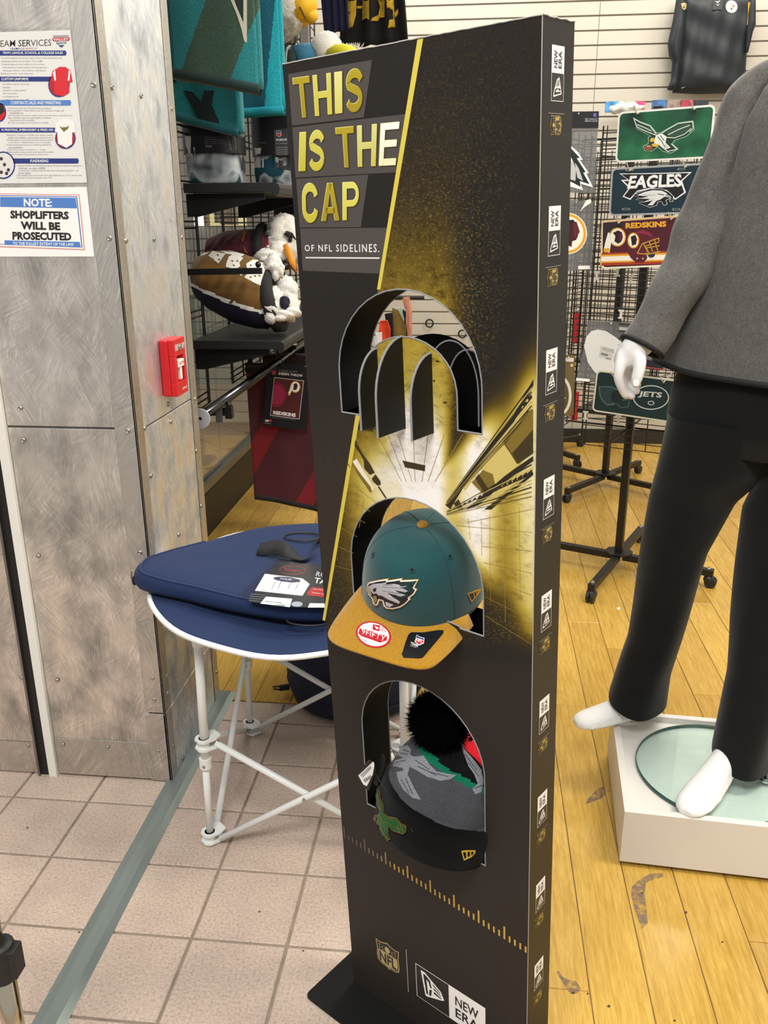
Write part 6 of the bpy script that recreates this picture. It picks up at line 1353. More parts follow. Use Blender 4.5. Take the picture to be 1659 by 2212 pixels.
# clothes on a rail seen through the top opening
zo = lambda x, y: (780+x/5.925, 620+y/5.925)
PO = lambda x, y, Y: PY(*zo(x, y), Y)
gr = thing('garment_rail', (-.2, 5.2, 1.62), 'dark rail with team garments in front of the back wall', 'rail')
cR = PO(540, 180, 5.0); MB().tube([(cR[0]-.5, 5.0, cR[2]+.02), (cR[0]+.12, 5.0, cR[2]+.02)], .011, 10).build('tube', blkm, gr); MB().tube([(cR[0]-.45, 5.0, 0), (cR[0]-.45, 5.0, cR[2]+.02)], .012, 10).build('post', blkm, gr); MB().tube([(cR[0]+.02, 5.0, 0), (cR[0]+.02, 5.0, cR[2]+.02)], .009, 10).build('post', blkm, gr); MB().box(cR[0]-.5, cR[0]+.08, 4.9, 5.1, .002, .02).build('base', blkm, gr)
for lab, c_, L, Y in (('orange garment on the rail, leftmost through the top display opening', '#d6401c', [(240, 440), (330, 430), (372, 540), (372, 800), (200, 800)], 4.86), ('white and blue garment on the rail below the orange one', '#c9cbd6', [(190, 590), (262, 590), (262, 820), (150, 820)], 4.80), ('black garment on the rail beside the orange one', '#17181d', [(300, 350), (400, 330), (420, 820), (360, 820)], 4.92), ('olive gold garment on the rail beside the black one', '#6b5420', [(400, 270), (470, 300), (560, 500), (570, 820), (405, 820)], 4.96), ('pale mint garment on the rail behind the gold one', '#a9cdbf', [(450, 270), (510, 270), (545, 420), (540, 560), (470, 420)], 5.02), ('navy garment on the rail, rightmost of the garments', '#1a2340', [(530, 290), (580, 340), (615, 450), (620, 820), (540, 820)], 5.06), ('pink and cream scarf hanging beside the garment rail', '#d79a80', [(510, 130), (620, 125), (650, 320), (645, 820), (560, 820), (575, 330)], 4.985)):
    P3 = [PO(x, y, Y) for x, y in L]; v, f = fill([(p[0], p[2]) for p in P3], (), .02); b_ = MB()
    A = [(x, Y+.012*math.sin(x*60+z*9), z) for x, z in v]; nn = len(A); b_.add(A+[(x, y+.03, z) for x, y, z in A], [t[::-1] for t in f]+[tuple(nn+i for i in t) for t in f])
    m_ = len(L); b_.add([], []); b_.f += [(i, (i+1) % m_, nn+(i+1) % m_, nn+i) for i in range(m_)]; b_.m += [0]*m_
    tag(b_.build('hanging_garment', M(c_, .9, var=.15, vs=25), smooth=False), lab, 'garment', 'garments on the far rail')
# lit jewellery shop across the mall
sh_ = thing('shop_front', (-3.0, 8.6, 0), 'grey shop front with a bright beige window across the mall', 'shop front')
YS = 8.6; sp = lambda x, y: PY(370+x/4.74, 380+y/4.74, YS)
MB().box(-6.2, -1.5, YS+.02, YS+.2, 0, 3.6).build('wall', M('#77757c', .6), sh_)
a_, b2_ = sp(340, 230), sp(770, 510)
wf_ = MB(); wf_.box(a_[0]-.02, b2_[0], YS-.0, YS+.03, b2_[2], a_[2]+.3); wfo = wf_.build('display_window', emit('#cdb98a', 1.1), sh_)
for x0, x1, y0, y1, c_, nm, e_ in ((240, 340, 240, 510, '#fff6e6', 'lit_panel', 2.4), (335, 400, 200, 510, '#8a6638', 'wood_post', 0), (455, 520, 280, 480, '#15110f', 'dark_picture', 0), (520, 700, 250, 500, '#7a4a26', 'product_poster', 0), (440, 460, 200, 500, '#d8dca0', 'lit_edge', .8), (690, 730, 200, 500, '#dfe0a8', 'lit_edge', .8), (640, 690, 200, 500, '#a5793f', 'wood_post', 0)):
    p, q = sp(x0, y0), sp(x1, y1); MB().box(p[0], q[0], YS-.03-.004*len(nm), YS+.01, q[2], p[2]+.15).build(nm, emit(c_, e_) if e_ else M(c_, .6, var=.3, vs=9), sh_)
p, q = sp(235, 500), sp(780, 640); MB().box(p[0]-1.2, q[0]+.3, YS-1.0, YS-.3, 0, .95).build('glass_counter', M('#7f8a84', .2, spec=.6), sh_)
p = sp(770, 300); MB().box(p[0]+.05, p[0]+2.0, YS-.06, YS+.01, 0, 3.2).build('grey_panel', M('#6d6c78', .5, .2), sh_)

# ------------------------------------------------------------------ wire spinner racks on casters
rk = M('#151516', .42, spec=.5)
def spinner(label, cx, cy, ang, zb_=.60, zt=1.72, name='spinner_rack', tray=True, dz=.0255, panels=True):
    t = thing(name, (cx, cy, 0), label, 'display rack')
    n = np.array([math.cos(ang), math.sin(ang), 0]); d = np.array([-n[1], n[0], 0]); c = np.array([cx, cy, 0]); Z = np.array([0, 0, 1.])
    MB().bar(c+Z*.085, c+Z*1.80, .030, .030, d).build('pole', rk, t, bev=.002)
    MB().prism([c+Z*.078+(n*math.cos(a)+d*math.sin(a))*.058 for a in np.arange(8)*math.pi/4+math.pi/8], (0, 0, .008)).build('hub_plate', rk, t, bev=.001)
    for v in (n, d, -n, -d):
        o = MB().bar(c+v*.02+Z*.064, c+v*.385+Z*.064, .028, .028).build('arm', rk, t, bev=.0015)
        e = c+v*.366; MB().lathe(e+Z*.078, Z, [(.008, 0), (.008, .003), (.005, .004), (.004, .010), (0, .011)], 10).build('bolt', M('#cfd2d2', .3, 1), o)
        s = np.cross(v, Z); w_ = MB(); 
        for k in (-1, 1): w_.lathe(e+v*.012+Z*.0235+s*(.004*k), s*k, [(.0, 0), (.0235, 0), (.0235, .010), (.018, .013), (.006, .014), (0, .014)], 20)
        wo = w_.build('caster_wheel', M('#202224', .4), o); h_ = MB(); h_.ell(e+v*.004+Z*.034, [n*.022, d*.022, Z*.020], 14, 8); h_.build('caster_hood', M('#232527', .45), wo, smooth=True)
    for k in range(4 if panels else 0):
        a = ang+k*math.pi/2; n2 = np.array([math.cos(a), math.sin(a), 0]); d2 = np.array([-n2[1], n2[0], 0]); b = MB(); o_ = c+n2*.27
        for s in np.arange(-.10, .37, .0766): b.tube([o_+d2*s+Z*zb_, o_+d2*s+Z*zt], .0022, 5)
        b.tube([o_+d2*-.114+Z*zb_, o_+d2*-.114+Z*zt], .003, 5)
        z = zb_
        while z < zt+.001: b.tube([o_+d2*-.114+n2*.004+Z*z, o_+d2*.36+n2*.004+Z*z], .0019, 5); z += dz
        b.tube([c+n2*.02+Z*(zt-.02), o_+Z*(zt-.02)], .004, 5); b.tube([c+n2*.02+Z*(zb_+.02), o_+Z*(zb_+.02)], .004, 5)
        w_ = b.build('wire_panel', wire_m, t); w_['kind'] = 'stuff'
    if tray: MB().prism([c+Z*.70+(n*math.cos(a)+d*math.sin(a))*.24 for a in np.arange(4)*math.pi/2+math.pi/4], (0, 0, .012)).build('tray', M('#202022', .5), t)
    return t
A1_ = math.atan2(-.914, -.407)
r1 = spinner('black wire spinner rack with license plates right of the cardboard display', .628, 3.47, A1_)
r2 = spinner('second black wire spinner rack standing behind the license plate rack', .735, 4.68, math.atan2(-.785, -.62), dz=.051)
r3 = spinner('third black wire spinner rack, farthest back against the slatwall', .40, 5.36, math.atan2(-.6, -.8), tray=False, zt=1.1, panels=False)
# plates: a pressed metal blank, drawn in the plane it hangs in
PN = np.array([-.407, -.914, 0]); PD = np.array([.914, -.407, 0])
P0_ = PY(1438, 290, 3.05); PFR = Frame(P0_, PD, (0, 0, 1), PN)
zr = lambda x, y: (1200+x/3.614, 200+y/3.614); zq = lambda x, y: (1190+x/5.028, 560+y/5.028)
def rrect(tl, tr, bl, r=.016, n=5, inset=0):
    tl, tr, bl = map(np.array, (tl, tr, bl)); ex = (tr-tl)/np.linalg.norm(tr-tl); ey = (bl-tl)/np.linalg.norm(bl-tl); W_ = np.linalg.norm(tr-tl); H_ = np.linalg.norm(bl-tl); o = tl+ex*inset+ey*inset; W_ -= 2*inset; H_ -= 2*inset; P = []
    for cx, cy, a0 in ((r, r, 180), (W_-r, r, 270), (W_-r, H_-r, 0), (r, H_-r, 90)):
        for a in np.linspace(a0, a0+90, n): P.append(o+ex*(cx+r*math.cos(math.radians(a)))+ey*(cy+r*math.sin(math.radians(a))))
    return P
def plate_thing(label, tl, tr, bl, rim, face, hooks=True, w_off=0):
    t = thing('license_plate', PFR.P(*(np.array(tl)+np.array(tr))/2), label, 'license plate', 'license plates on the spinner rack')
    MB().prism([PFR.P(p[0], p[1], w_off) for p in rrect(tl, tr, bl)][::-1], PN*.0015).build('plate_blank', rim, t)
    b = MB(); b.mat(face); P = rrect(tl, tr, bl, .012, 5, .006); b.add([PFR.P(p[0], p[1], w_off+.0019) for p in P], [tuple(range(len(P)))[::-1]]); b.build('plate_face', None, t)
    tl, tr = np.array(tl), np.array(tr)
    if hooks:
        for f_ in (.22, .80):
            q = tl+(tr-tl)*f_+np.array([0, -.008]); a = PFR.P(*q, w_off); MB().tube([a-PN*.10+np.array([0, 0, .012]), a+PN*.002, a+PN*.022+np.array([0, 0, -.004]), a+PN*.034+np.array([-.004, 0, .008]), a+PN*.04+np.array([-.006, 0, .018])], .0022, 7).build('hook', M('#d3d3cf', .3, .7), t)
    return t
U = lambda p: PFR.uv(*p)
def art(): return MB()
def ap(b, m, pts, w, z=zr): b.mat(m).add([PFR.P(*U(z(*p)), w) for p in pts], [tuple(range(len(pts)))[::-1]])
def at_(b, m, s, c, w, bold=.02, z=zr): b.mat(m); put_text(b, s, [U(z(*p)) for p in c], lambda u, v: PFR.P(u, v, w), bold)
def line(b, m, pts, wd, w, z=zr, closed=False):
    b.mat(m); P = [U(z(*p)) for p in pts]; P = P+[P[0]] if closed else P
    for p, q in zip(P[:-1], P[1:]):
        d = q-p; n_ = np.array([-d[1], d[0]])/max(np.linalg.norm(d), 1e-9)*wd/2; b.add([PFR.P(*k, w) for k in (p-n_, q-n_, q+n_, p+n_)], [(0, 1, 2, 3)])
def green_face():
    N = NT('plate_green'); N.l(N.ramp(N.noise(9, 3), [(.3, lin('#0a2b1e')), (.5, lin('#17583a')), (.7, lin('#2c7a50'))]), N.b.inputs['Base Color']); N.b.inputs['Roughness'].default_value = .3; return N.m
def wh(TL, TR, BL, s=.305, h=.152):
    """true plate size from three seen corners"""
    tl, tr, bl = U(zr(*TL)), U(zr(*TR)), U(zr(*BL)); ex = (tr-tl)/np.linalg.norm(tr-tl); ey = np.array([ex[1], -ex[0]]); return tl, tl+ex*s, tl+ey*h
silv = M('#b4b7b8', .3, .5); whp = M('#e6e5e0', .4)
tl, tr, bl = wh((492, 152), (1226, 94), (462, 520), .300, .153)
lp = plate_thing('green license plate with a flying eagle, topmost on the spinner rack', tl, tr, bl, whp, green_face())
b = art(); W1, W2, GL = M('#dfe6de', .4), M('#2b4a3a', .4), M('#8fb59a', .4)
halo = [(612, 200), (660, 230), (740, 260), (790, 320), (820, 318), (870, 290), (960, 240), (1072, 225), (1080, 290), (1020, 340), (930, 370), (905, 400), (955, 440), (900, 470), (840, 455), (800, 420), (750, 455), (700, 450), (690, 420), (730, 400), (730, 350), (750, 340), (640, 280)]
ap(b, GL, shrink(halo, -6), .0022); ap(b, M('#123325', .4), halo, .0025)
ap(b, M('#274d3b', .4), [(630, 235), (740, 275), (785, 330), (690, 295), (645, 275)], .0028); ap(b, M('#274d3b', .4), [(860, 310), (960, 250), (1060, 240), (1060, 280), (1000, 330), (900, 360)], .0028)
for L in ([(615, 205), (625, 235), (640, 270), (700, 300), (790, 335)], [(612, 202), (660, 232), (740, 262), (788, 325)], [(830, 320), (870, 292), (960, 242), (1070, 228)], [(870, 350), (930, 355), (1010, 325), (1060, 280)], [(880, 330), (960, 290), (1050, 255)], [(640, 250), (700, 275), (750, 300)], [(1072, 228), (1075, 280), (1045, 310)], [(835, 430), (880, 460), (950, 442), (905, 400)], [(860, 400), (880, 440)]): line(b, W1, L, .0022, .0031)
ap(b, W1, [(790, 330), (830, 318), (870, 345), (860, 390), (900, 430), (850, 445), (805, 405), (770, 400), (775, 360)], .0031); line(b, W2, [(800, 345), (830, 380), (860, 430)], .002, .0034); line(b, W2, [(820, 335), (850, 375)], .002, .0034)
ap(b, M('#d6b23c', .4), [(738, 370), (755, 352), (780, 360), (775, 380), (745, 388)], .0034); ap(b, M('#d6b23c', .4), [(750, 405), (780, 395), (810, 412), (790, 425), (760, 420)], .0034); ap(b, M('#8d4f25', .4), [(697+32+32*math.cos(t), 432+22*math.sin(t)) for t in np.linspace(0, 2*math.pi, 16, endpoint=False)], .0036); line(b, W1, [(715, 420), (745, 418)], .0016, .0038)
b.build('printed_eagle', None, lp)
tl, tr, bl = wh((438, 590), (1100, 552), (415, 930), .300, .150)
lp = plate_thing('dark teal license plate with an eagle head under white lettering, second on the rack', tl, tr, bl, silv, M('#0d2a36', .3))
b = art(); bkk = M('#0b0e10', .4); gy = M('#9ea3a6', .4); wt = M('#eceeee', .4)
ap(b, wt, [(500, 632), (690, 630), (910, 625), (1065, 620), (990, 690), (1005, 740), (1020, 780), (935, 838), (900, 800), (870, 770), (740, 752), (640, 775), (585, 838), (525, 812), (575, 745), (512, 682), (565, 680)], .0023)
ap(b, bkk, [(515, 638), (690, 636), (910, 632), (1045, 628), (975, 690), (992, 740), (1005, 778), (938, 826), (905, 790), (870, 760), (740, 742), (640, 765), (583, 826), (537, 808), (588, 742), (535, 690), (585, 690)], .0026)
at_(b, wt, 'EAGLES', [(585, 650), (985, 632), (990, 735), (560, 752)], .003, .035)
H_ = [(610, 800), (680, 770), (740, 752), (830, 752), (880, 775), (920, 810), (915, 850), (895, 850), (890, 825), (860, 840), (872, 870), (850, 880), (830, 850), (800, 850), (790, 880), (740, 895), (700, 880), (655, 862), (690, 850), (630, 835), (665, 825)]
ap(b, wt, shrink(H_, -3), .003); ap(b, bkk, H_, .0033); ap(b, M('#d9dcdd', .4), [(635, 802), (700, 775), (760, 762), (830, 765), (870, 785), (880, 810), (850, 815), (820, 835), (790, 845), (760, 880), (720, 880), (760, 845), (680, 858), (745, 830), (650, 828), (730, 812)], .0036)
ap(b, gy, [(865, 790), (905, 812), (905, 845), (890, 820), (860, 815)], .0038); line(b, bkk, [(800, 790), (850, 800)], .002, .004); line(b, gy, [(690, 800), (780, 800)], .0016, .004); line(b, gy, [(720, 850), (770, 835)], .0016, .004)
b.build('printed_eagle', None, lp)
b = art()
for (x, y) in ((580, 604), (985, 598), (553, 910), (945, 912)): ap(b, M('#8f9698', .3, .5), [(x-30, y-8), (x+28, y-9), (x+32, y), (x+28, y+8), (x-30, y+9), (x-34, y)], .0024); ap(b, M('#31383c', .4), [(x-20, y-4), (x+20, y-5), (x+22, y), (x+20, y+4), (x-20, y+5)], .0027)
b.build('bolt_slot', None, lp)
tl, tr, bl = wh((360, 1000), (960, 958), (346, 1362), .292, .158)
lp = plate_thing('maroon license plate with a helmet picture and yellow border stripe, third on the rack', tl, tr, bl, M('#efe9d6', .4), M('#4d1323', .3))
b = art(); yl_ = M('#e0a326', .4); mr = M('#5a1426', .35)
ap(b, M('#2a1a26', .4), [(372, 1015), (545, 1008), (500, 1100), (420, 1200), (368, 1250)], .0022)
line(b, yl_, [(362, 1005), (960, 965)], .0022, .0024); line(b, yl_, [(366, 1005), (352, 1355)], .0022, .0024)
at_(b, yl_, 'REDSKINS', [(548, 1018), (868, 1002), (866, 1048), (548, 1062)], .0026, .05)
for y0, y1, m in ((1265, 1280, yl_), (1280, 1318, M('#f2ede0', .4)), (1318, 1330, yl_), (1330, 1350, M('#a83a1c', .4))): ap(b, m, [(362, y0), (950, y0-18), (948, y1-18), (358, y1)], .0024)
ap(b, M('#a83a1c', .4), [(362, 1252), (950, 1232), (950, 1245), (362, 1266)], .0025)
Cc = lambda cx, cy, rx, ry, n=26: [(cx+rx*math.cos(t), cy+ry*math.sin(t)) for t in np.linspace(0, 2*math.pi, n, endpoint=False)]
ap(b, yl_, Cc(485, 1128, 66, 74), .0026); ap(b, M('#f0ece2', .4), Cc(485, 1128, 57, 65), .0029); ap(b, M('#241016', .4), [(450, 1095), (490, 1075), (520, 1090), (528, 1125), (515, 1165), (490, 1180), (462, 1160), (470, 1120)], .0032); ap(b, mr, [(495, 1100), (522, 1100), (528, 1130), (518, 1160), (495, 1160)], .0034)
ap(b, M('#f0ece2', .4), [(412, 1090), (430, 1100), (420, 1160), (400, 1245), (376, 1240), (388, 1180)], .0030); ap(b, M('#f0ece2', .4), [(430, 1120), (440, 1150), (422, 1255), (402, 1240)], .0030); ap(b, yl_, [(378, 1215), (425, 1215), (418, 1250), (380, 1245)], .0033)
ap(b, mr, [(555, 1190), (570, 1130), (620, 1080), (690, 1065), (745, 1085), (785, 1130), (800, 1160), (770, 1175), (715, 1200), (700, 1240), (720, 1290), (690, 1325), (630, 1325), (590, 1290), (565, 1240)], .0034)
ap(b, M('#8c2440', .25), [(620, 1095), (680, 1072), (740, 1095), (765, 1130), (700, 1105)], .0037)
ap(b, yl_, Cc(610, 1155, 46, 62), .0038); ap(b, M('#f0ece2', .4), Cc(610, 1155, 38, 53), .0041); ap(b, M('#241016', .4), [(590, 1125), (625, 1110), (640, 1145), (630, 1185), (600, 1195)], .0044)
for L in ([(640, 1255), (680, 1180), (808, 1135), (810, 1165), (705, 1200), (735, 1260), (820, 1240)], [(690, 1180), (720, 1240)], [(735, 1165), (760, 1240)], [(640, 1255), (735, 1262)], [(775, 1150), (800, 1235)], [(700, 1215), (815, 1195)]): line(b, M('#c9a03a', .4), L, .003, .0042)
ap(b, M('#2a2430', .4), Cc(750, 1265, 28, 22), .004); 
for x in (640, 684): at_(b, wt, 'T', [(x-8, 1290), (x+8, 1290), (x+8, 1305), (x-8, 1305)], .004, .02)
b.build('printed_helmet', None, lp)
b = art(); line(b, M('#43464a', .4), [(488, 1005), (500, 1030)], .004, .0046); b.build('hook_slot', M('#43464a', .4), lp)  # short dark grey dash by the left hook
q1, q2, q3 = U(zq(500, 1200)), U(zq(1215, 1290)), U(zq(467, 1640)); ex = (q2-q1)/np.linalg.norm(q2-q1); q2 = q1+ex*.30; ey = np.array([ex[1], -ex[0]]); q3 = q1+ey*.150
lp = plate_thing('dark green license plate with oval lettering, behind the mannequin hand', q1, q2, q3, M('#cfcdb8', .4), M('#142c2c', .3))
b = art(); g2 = M('#4b5f5c', .4); g3 = M('#c3cac7', .4)
ap(b, g2, [(520, 1380), (640, 1375), (760, 1420), (740, 1500), (690, 1580), (610, 1590), (560, 1540), (530, 1480)], .0023, zq); ap(b, M('#20383a', .4), [(535, 1390), (640, 1388), (740, 1430), (725, 1500), (680, 1560), (612, 1572), (572, 1530), (545, 1475)], .0026, zq)
ap(b, M('#10201f', .4), Cc(715, 1490, 60, 70), .0029, zq); line(b, g2, [(715, 1560), (760, 1610), (840, 1600), (855, 1530)], .003, .0029, zq); line(b, g2, [(770, 1530), (850, 1520)], .003, .0029, zq)
line(b, g3, Cc(1090, 1500, 190, 128, 30), .0035, .0029, zq, True); at_(b, g3, 'JETS', [(965, 1430), (1215, 1445), (1200, 1520), (945, 1500)], .0032, .03, zq); ap(b, g3, Cc(1090, 1560, 36, 24), .0032, zq); ap(b, M('#142c2c', .3), Cc(1090, 1560, 26, 16), .0035, zq)
b.build('printed_oval', None, lp)
# clear decal packs hanging on the racks
def haze_mat(col, a):
    N = NT('clear_pack'); t = N.n('ShaderNodeBsdfTransparent'); mx = N.n('ShaderNodeMixShader', i_0=a); N.b.inputs['Base Color'].default_value = (*lin(col), 1); N.b.inputs['Roughness'].default_value = .25
    N.l(t.outputs[0], mx.inputs[1]); N.l(N.b.outputs[0], mx.inputs[2]); N.l(mx.outputs[0], N.t.nodes['Material Output'].inputs[0]); return N.m
clr = haze_mat('#77797b', .62)
def decal(label, corners, Y, z, draw, card='#3a3b3d', header=None):
    fr_ = Frame((0, Y, 0), (1, 0, 0), (0, 0, 1), (0, -1, 0)); P = [fr_.uv(*z(*p)) for p in corners]; c = np.mean(P, 0)
    t = thing('decal_pack', fr_.P(*c), label, 'decal pack'); MB().prism([fr_.P(*p) for p in P], (0, .0012, 0)).build('clear_sheet', clr, t)
    tp_ = fr_.P((P[0][0]+P[1][0])/2, (P[0][1]+P[1][1])/2-.012); MB().tube([tp_+np.array([0, -.012, .006]), tp_, tp_+np.array([0, .09, .004])], .002, 6).build('peg_hook', M('#c9c9c4', .3, .6), t)
    b = MB()
    def A(m, pts, w): b.mat(m).add([fr_.P(*fr_.uv(*z(*p)), w) for p in pts], [tuple(range(len(pts)))[::-1]])
    def Tt(m, s, c_, w, bold=.0): b.mat(m); put_text(b, s, [fr_.uv(*z(*p)) for p in c_], lambda u, v: fr_.P(u, v, w), bold)
    draw(A, Tt); b.build('printed_decal', None, t); return t, fr_
def d1(A, T):
    A(M('#d8dad8', .5), [(360, 950), (385, 840), (440, 780), (510, 762), (600, 780), (700, 845), (790, 920), (900, 1010), (880, 1300), (760, 1372), (660, 1355), (560, 1300), (470, 1220), (400, 1120)], .001)
    A(M('#c2c3c1', .5), [(540, 940), (690, 975), (660, 1095), (520, 1060)], .0014); T(M('#4b4d50', .5), 'DECAL 12 INCH', [(565, 955), (680, 985), (678, 1000), (562, 970)], .0018); T(M('#4b4d50', .5), 'removable vinyl decal', [(560, 975), (690, 1008), (688, 1018), (558, 985)], .0018)
    for i in range(10): A(ink, [(545+i*8, 1012+i*2), (545+i*8+(5 if i % 3 else 3), 1013+i*2), (543+i*8+(5 if i % 3 else 3), 1038+i*2), (543+i*8, 1037+i*2)], .0018)
    T(ink, 'HY', [(602, 1066), (655, 1078), (652, 1094), (598, 1082)], .0018, .02); A(M('#bcbdbb', .5), [(740, 735), (845, 742), (842, 775), (742, 768)], .001)
    A(wht, [(275, 1288), (420, 1300), (422, 1330), (272, 1318)], .0012)
decal('clear decal pack with a large white oval hanging below the license plates', [(400, 660), (900, 690), (870, 1330), (270, 1330), (370, 900)], 3.22, zq, d1)
def d2(A, T):
    A(M('#efefec', .4), [(60, 395), (125, 420), (180, 470), (212, 525), (190, 525), (260, 630), (240, 632), (293, 740), (195, 712), (215, 762), (100, 730), (60, 730)], .001)
    A(M('#0e1f20', .4), [(60, 420), (125, 440), (190, 510), (165, 512), (235, 620), (215, 625), (265, 715), (190, 690), (195, 735), (110, 690), (60, 690)], .0014); A(M('#b9bbbb', .4), [(60, 480), (130, 520), (160, 600), (155, 690), (120, 680), (60, 600)], .0018); A(M('#b9bbbb', .4), [(150, 545), (180, 590), (215, 690), (170, 665)], .0018)
    A(M('#efefec', .4), [(70, 470), (120, 500), (130, 540), (60, 500)], .002)
t_, f_ = decal('grey decal pack with a white and green eagle head, upper pack beside the display', [(20, 150), (340, 148), (300, 785), (20, 780)], 3.17, zr, d2)
hb = MB(); hb.mat(M('#141314', .35)).add([f_.P(*f_.uv(*zr(*p)), .003) for p in [(20, 150), (338, 146), (334, 276), (20, 280)]], [(3, 2, 1, 0)]); hb.mat(M('#c9c6d6', .4)); put_text(hb, 'BEST QUALITY', [f_.uv(*zr(*p)) for p in [(230, 202), (328, 202), (328, 214), (230, 214)]], lambda u, v: f_.P(u, v, .0036), .0); put_text(hb, 'GREAT COLOR', [f_.uv(*zr(*p)) for p in [(228, 217), (327, 217), (327, 229), (228, 229)]], lambda u, v: f_.P(u, v, .0036), .0)
hb.mat(M('#5a56b0', .4)).add([f_.P(*f_.uv(*zr(*p)), .0036) for p in [(294, 162), (318, 162), (318, 190), (294, 190)]], [(3, 2, 1, 0)]); hb.build('header_card', None, t_)
def d3(A, T):
    A(M('#eeeadf', .4), Cc(90, 1100, 156, 164), .001); A(yl_, Cc(90, 1100, 148, 156), .0014); A(M('#eeeadf', .4), Cc(90, 1100, 128, 136), .0018)
    A(M('#3f1219', .4), [(60, 1010), (120, 1000), (165, 1010), (178, 1050), (190, 1090), (178, 1100), (175, 1120), (160, 1150), (130, 1160), (125, 1205), (95, 1190), (60, 1200)], .0022); A(M('#5d1f25', .4), [(140, 1010), (168, 1020), (185, 1090), (165, 1130), (140, 1130)], .0025); A(M('#1b1214', .4), [(60, 1000), (140, 992), (148, 1010), (100, 1020), (90, 1180), (60, 1190)], .0024)
    A(wht, [(178, 1352), (268, 1350), (270, 1378), (176, 1380)], .0012); A(wht, [(240, 840), (275, 830), (278, 860), (225, 895), (190, 930), (215, 885)], .0012)
decal('grey decal pack with a round yellow ringed emblem, lower pack beside the display', [(20, 830), (300, 850), (285, 1385), (20, 1395)], 3.19, zr, d3)
def d4(A, T):
    ring = lambda r0, r1: None
    A(M('#6b5a35', .5), [(120, 1035), (262, 1045), (245, 1690), (110, 1710)], .001); A(M('#d5d2c6', .5), Cc(90, 1480, 135, 220), .0014); A(M('#54482c', .5), Cc(90, 1480, 105, 188), .0018); A(M('#d3cfc3', .5), [(160, 1070), (248, 1070), (246, 1115), (160, 1110)], .0014); A(M('#d9c08a', .5), [(212, 1138), (242, 1136), (242, 1165), (212, 1166)], .0014); T(M('#d5d2c6', .5), 'NY', [(100, 1490), (160, 1500), (158, 1545), (100, 1530)], .0022, .02)
decal('olive brown decal pack with a white ring, low on the rack beside the display', [(120, 1035), (262, 1045), (245, 1690), (110, 1710)], 3.21, zq, d4)
def d5(A, T):
    A(M('#15182c', .5), [(1040, 1090), (1230, 1120), (1215, 1195), (1030, 1165)], .001); A(M('#b03038', .5), [(1030, 1165), (1215, 1190), (1213, 1200), (1028, 1176)], .0014); T(M('#d9d6d6', .5), 'BUCS', [(1190, 985), (1270, 975), (1268, 1005), (1188, 1005)], .0014, .02)
decal('navy decal pack with a red edge partly hidden behind the sleeve cuff', [(1030, 940), (1280, 960), (1240, 1210), (1020, 1180)], 3.0, zq, d5)
for k, (x, y, c_, lab) in enumerate(((290, 800, '#b0242c', 'upper red tag hanging inside the spinner racks'), (268, 1640, '#c02630', 'lower red tag hanging inside the spinner racks'))):
    P_ = PY(*zq(x, y), 4.15); MB().box(P_[0]-.02, P_[0]+.012, 4.15, 4.153, P_[2]-.05, P_[2]+.09).build('red_tag', M(c_, .4), r2)
# white plastic clips on the wires
for k, (x, y) in enumerate(((800, 230), (420, 190), (660, 1790), (300, 1740), (650, 150), (690, 620))):
    P_ = PFR.P(*U(zq(x, y)), -.085); o = MB(); o.prism([P_+PD*a+np.array([0, 0, b_])*1.0 for a, b_ in ((-.009, -.016), (.009, -.016), (.009, -.011), (.004, -.010), (.004, .008), (.010, .010), (.010, .015), (-.010, .015), (-.010, .010), (-.004, .008), (-.004, -.010), (-.009, -.011))], -PN*-.004); o.build('hook_clip', M('#dcdad2', .5), r1)

# ------------------------------------------------------------------ goods on the back wall
zj = lambda x, y: (1210+x/3.695, y/3.695)
jk = thing('hanging_jacket', PY(*zj(1200, 300), 5.6), 'black long sleeved team jacket hanging on the white slatwall', 'jacket')
def puff(pts, z, Y, d, m, name, parent, step=.02, fold=.006):
    P3 = [PY(*z(*p), Y) for p in pts]; v, f = fill([(p[0], p[2]) for p in P3], (), step); B = np.array([(p[0], p[2]) for p in P3])
    def dist(q):
        a = B; c = np.roll(B, -1, 0); ab = c-a; t = np.clip(((q-a)*ab).sum(1)/np.maximum((ab*ab).sum(1), 1e-12), 0, 1); return np.sqrt((((a+ab*t[:, None])-q)**2).sum(1)).min()
    D_ = np.array([dist(q) for q in v]); h = d*np.sqrt(np.clip(1-(1-np.clip(D_/(d*1.6), 0, 1))**2, 0, 1)); n = len(v)
    A = [(x, Y-hh-fold*(math.sin(x*26+z_*5)+.5*math.sin(x*63-z_*9)+.5*math.sin(z_*40+x*17))*.6*(hh/d), z_) for (x, z_), hh in zip(v, h)]; Bk = [(x, Y+.004, z_) for x, z_ in v]
    b = MB(); b.add(A+Bk, [t for t in f]+[tuple(n+i for i in t[::-1]) for t in f]); k = len(pts); b.add([], []); b.f += [(i, n+i, n+(i+1) % k, (i+1) % k) for i in range(k)]; b.m += [0]*k
    return b.build(name, m, parent, smooth=True)
jm = M('#20262c', .5, var=.18, vs=9, spec=.4)
bd_ = puff([(960, -60), (1560, -60), (1545, 200), (1500, 300), (1470, 700), (1400, 745), (1240, 748), (1100, 752), (895, 742), (900, 640), (940, 400), (950, 150)], zj, 5.62, .06, jm, 'jacket_body', jk, .02, .016)
sl_ = puff([(935, -60), (1000, -60), (1000, 200), (960, 480), (930, 700), (885, 724), (853, 715), (884, 640), (895, 500), (868, 440), (858, 350), (900, 160)], zj, 5.57, .045, jm, 'sleeve', jk)
puff([(1520, -60), (1560, -10), (1562, 200), (1540, 250), (1500, 420), (1470, 420), (1490, 200)], zj, 5.57, .04, jm, 'sleeve', jk)
Dj = Drape(bd_, sl_); b = MB(); ZJ = lambda L: [zj(*p) for p in L]
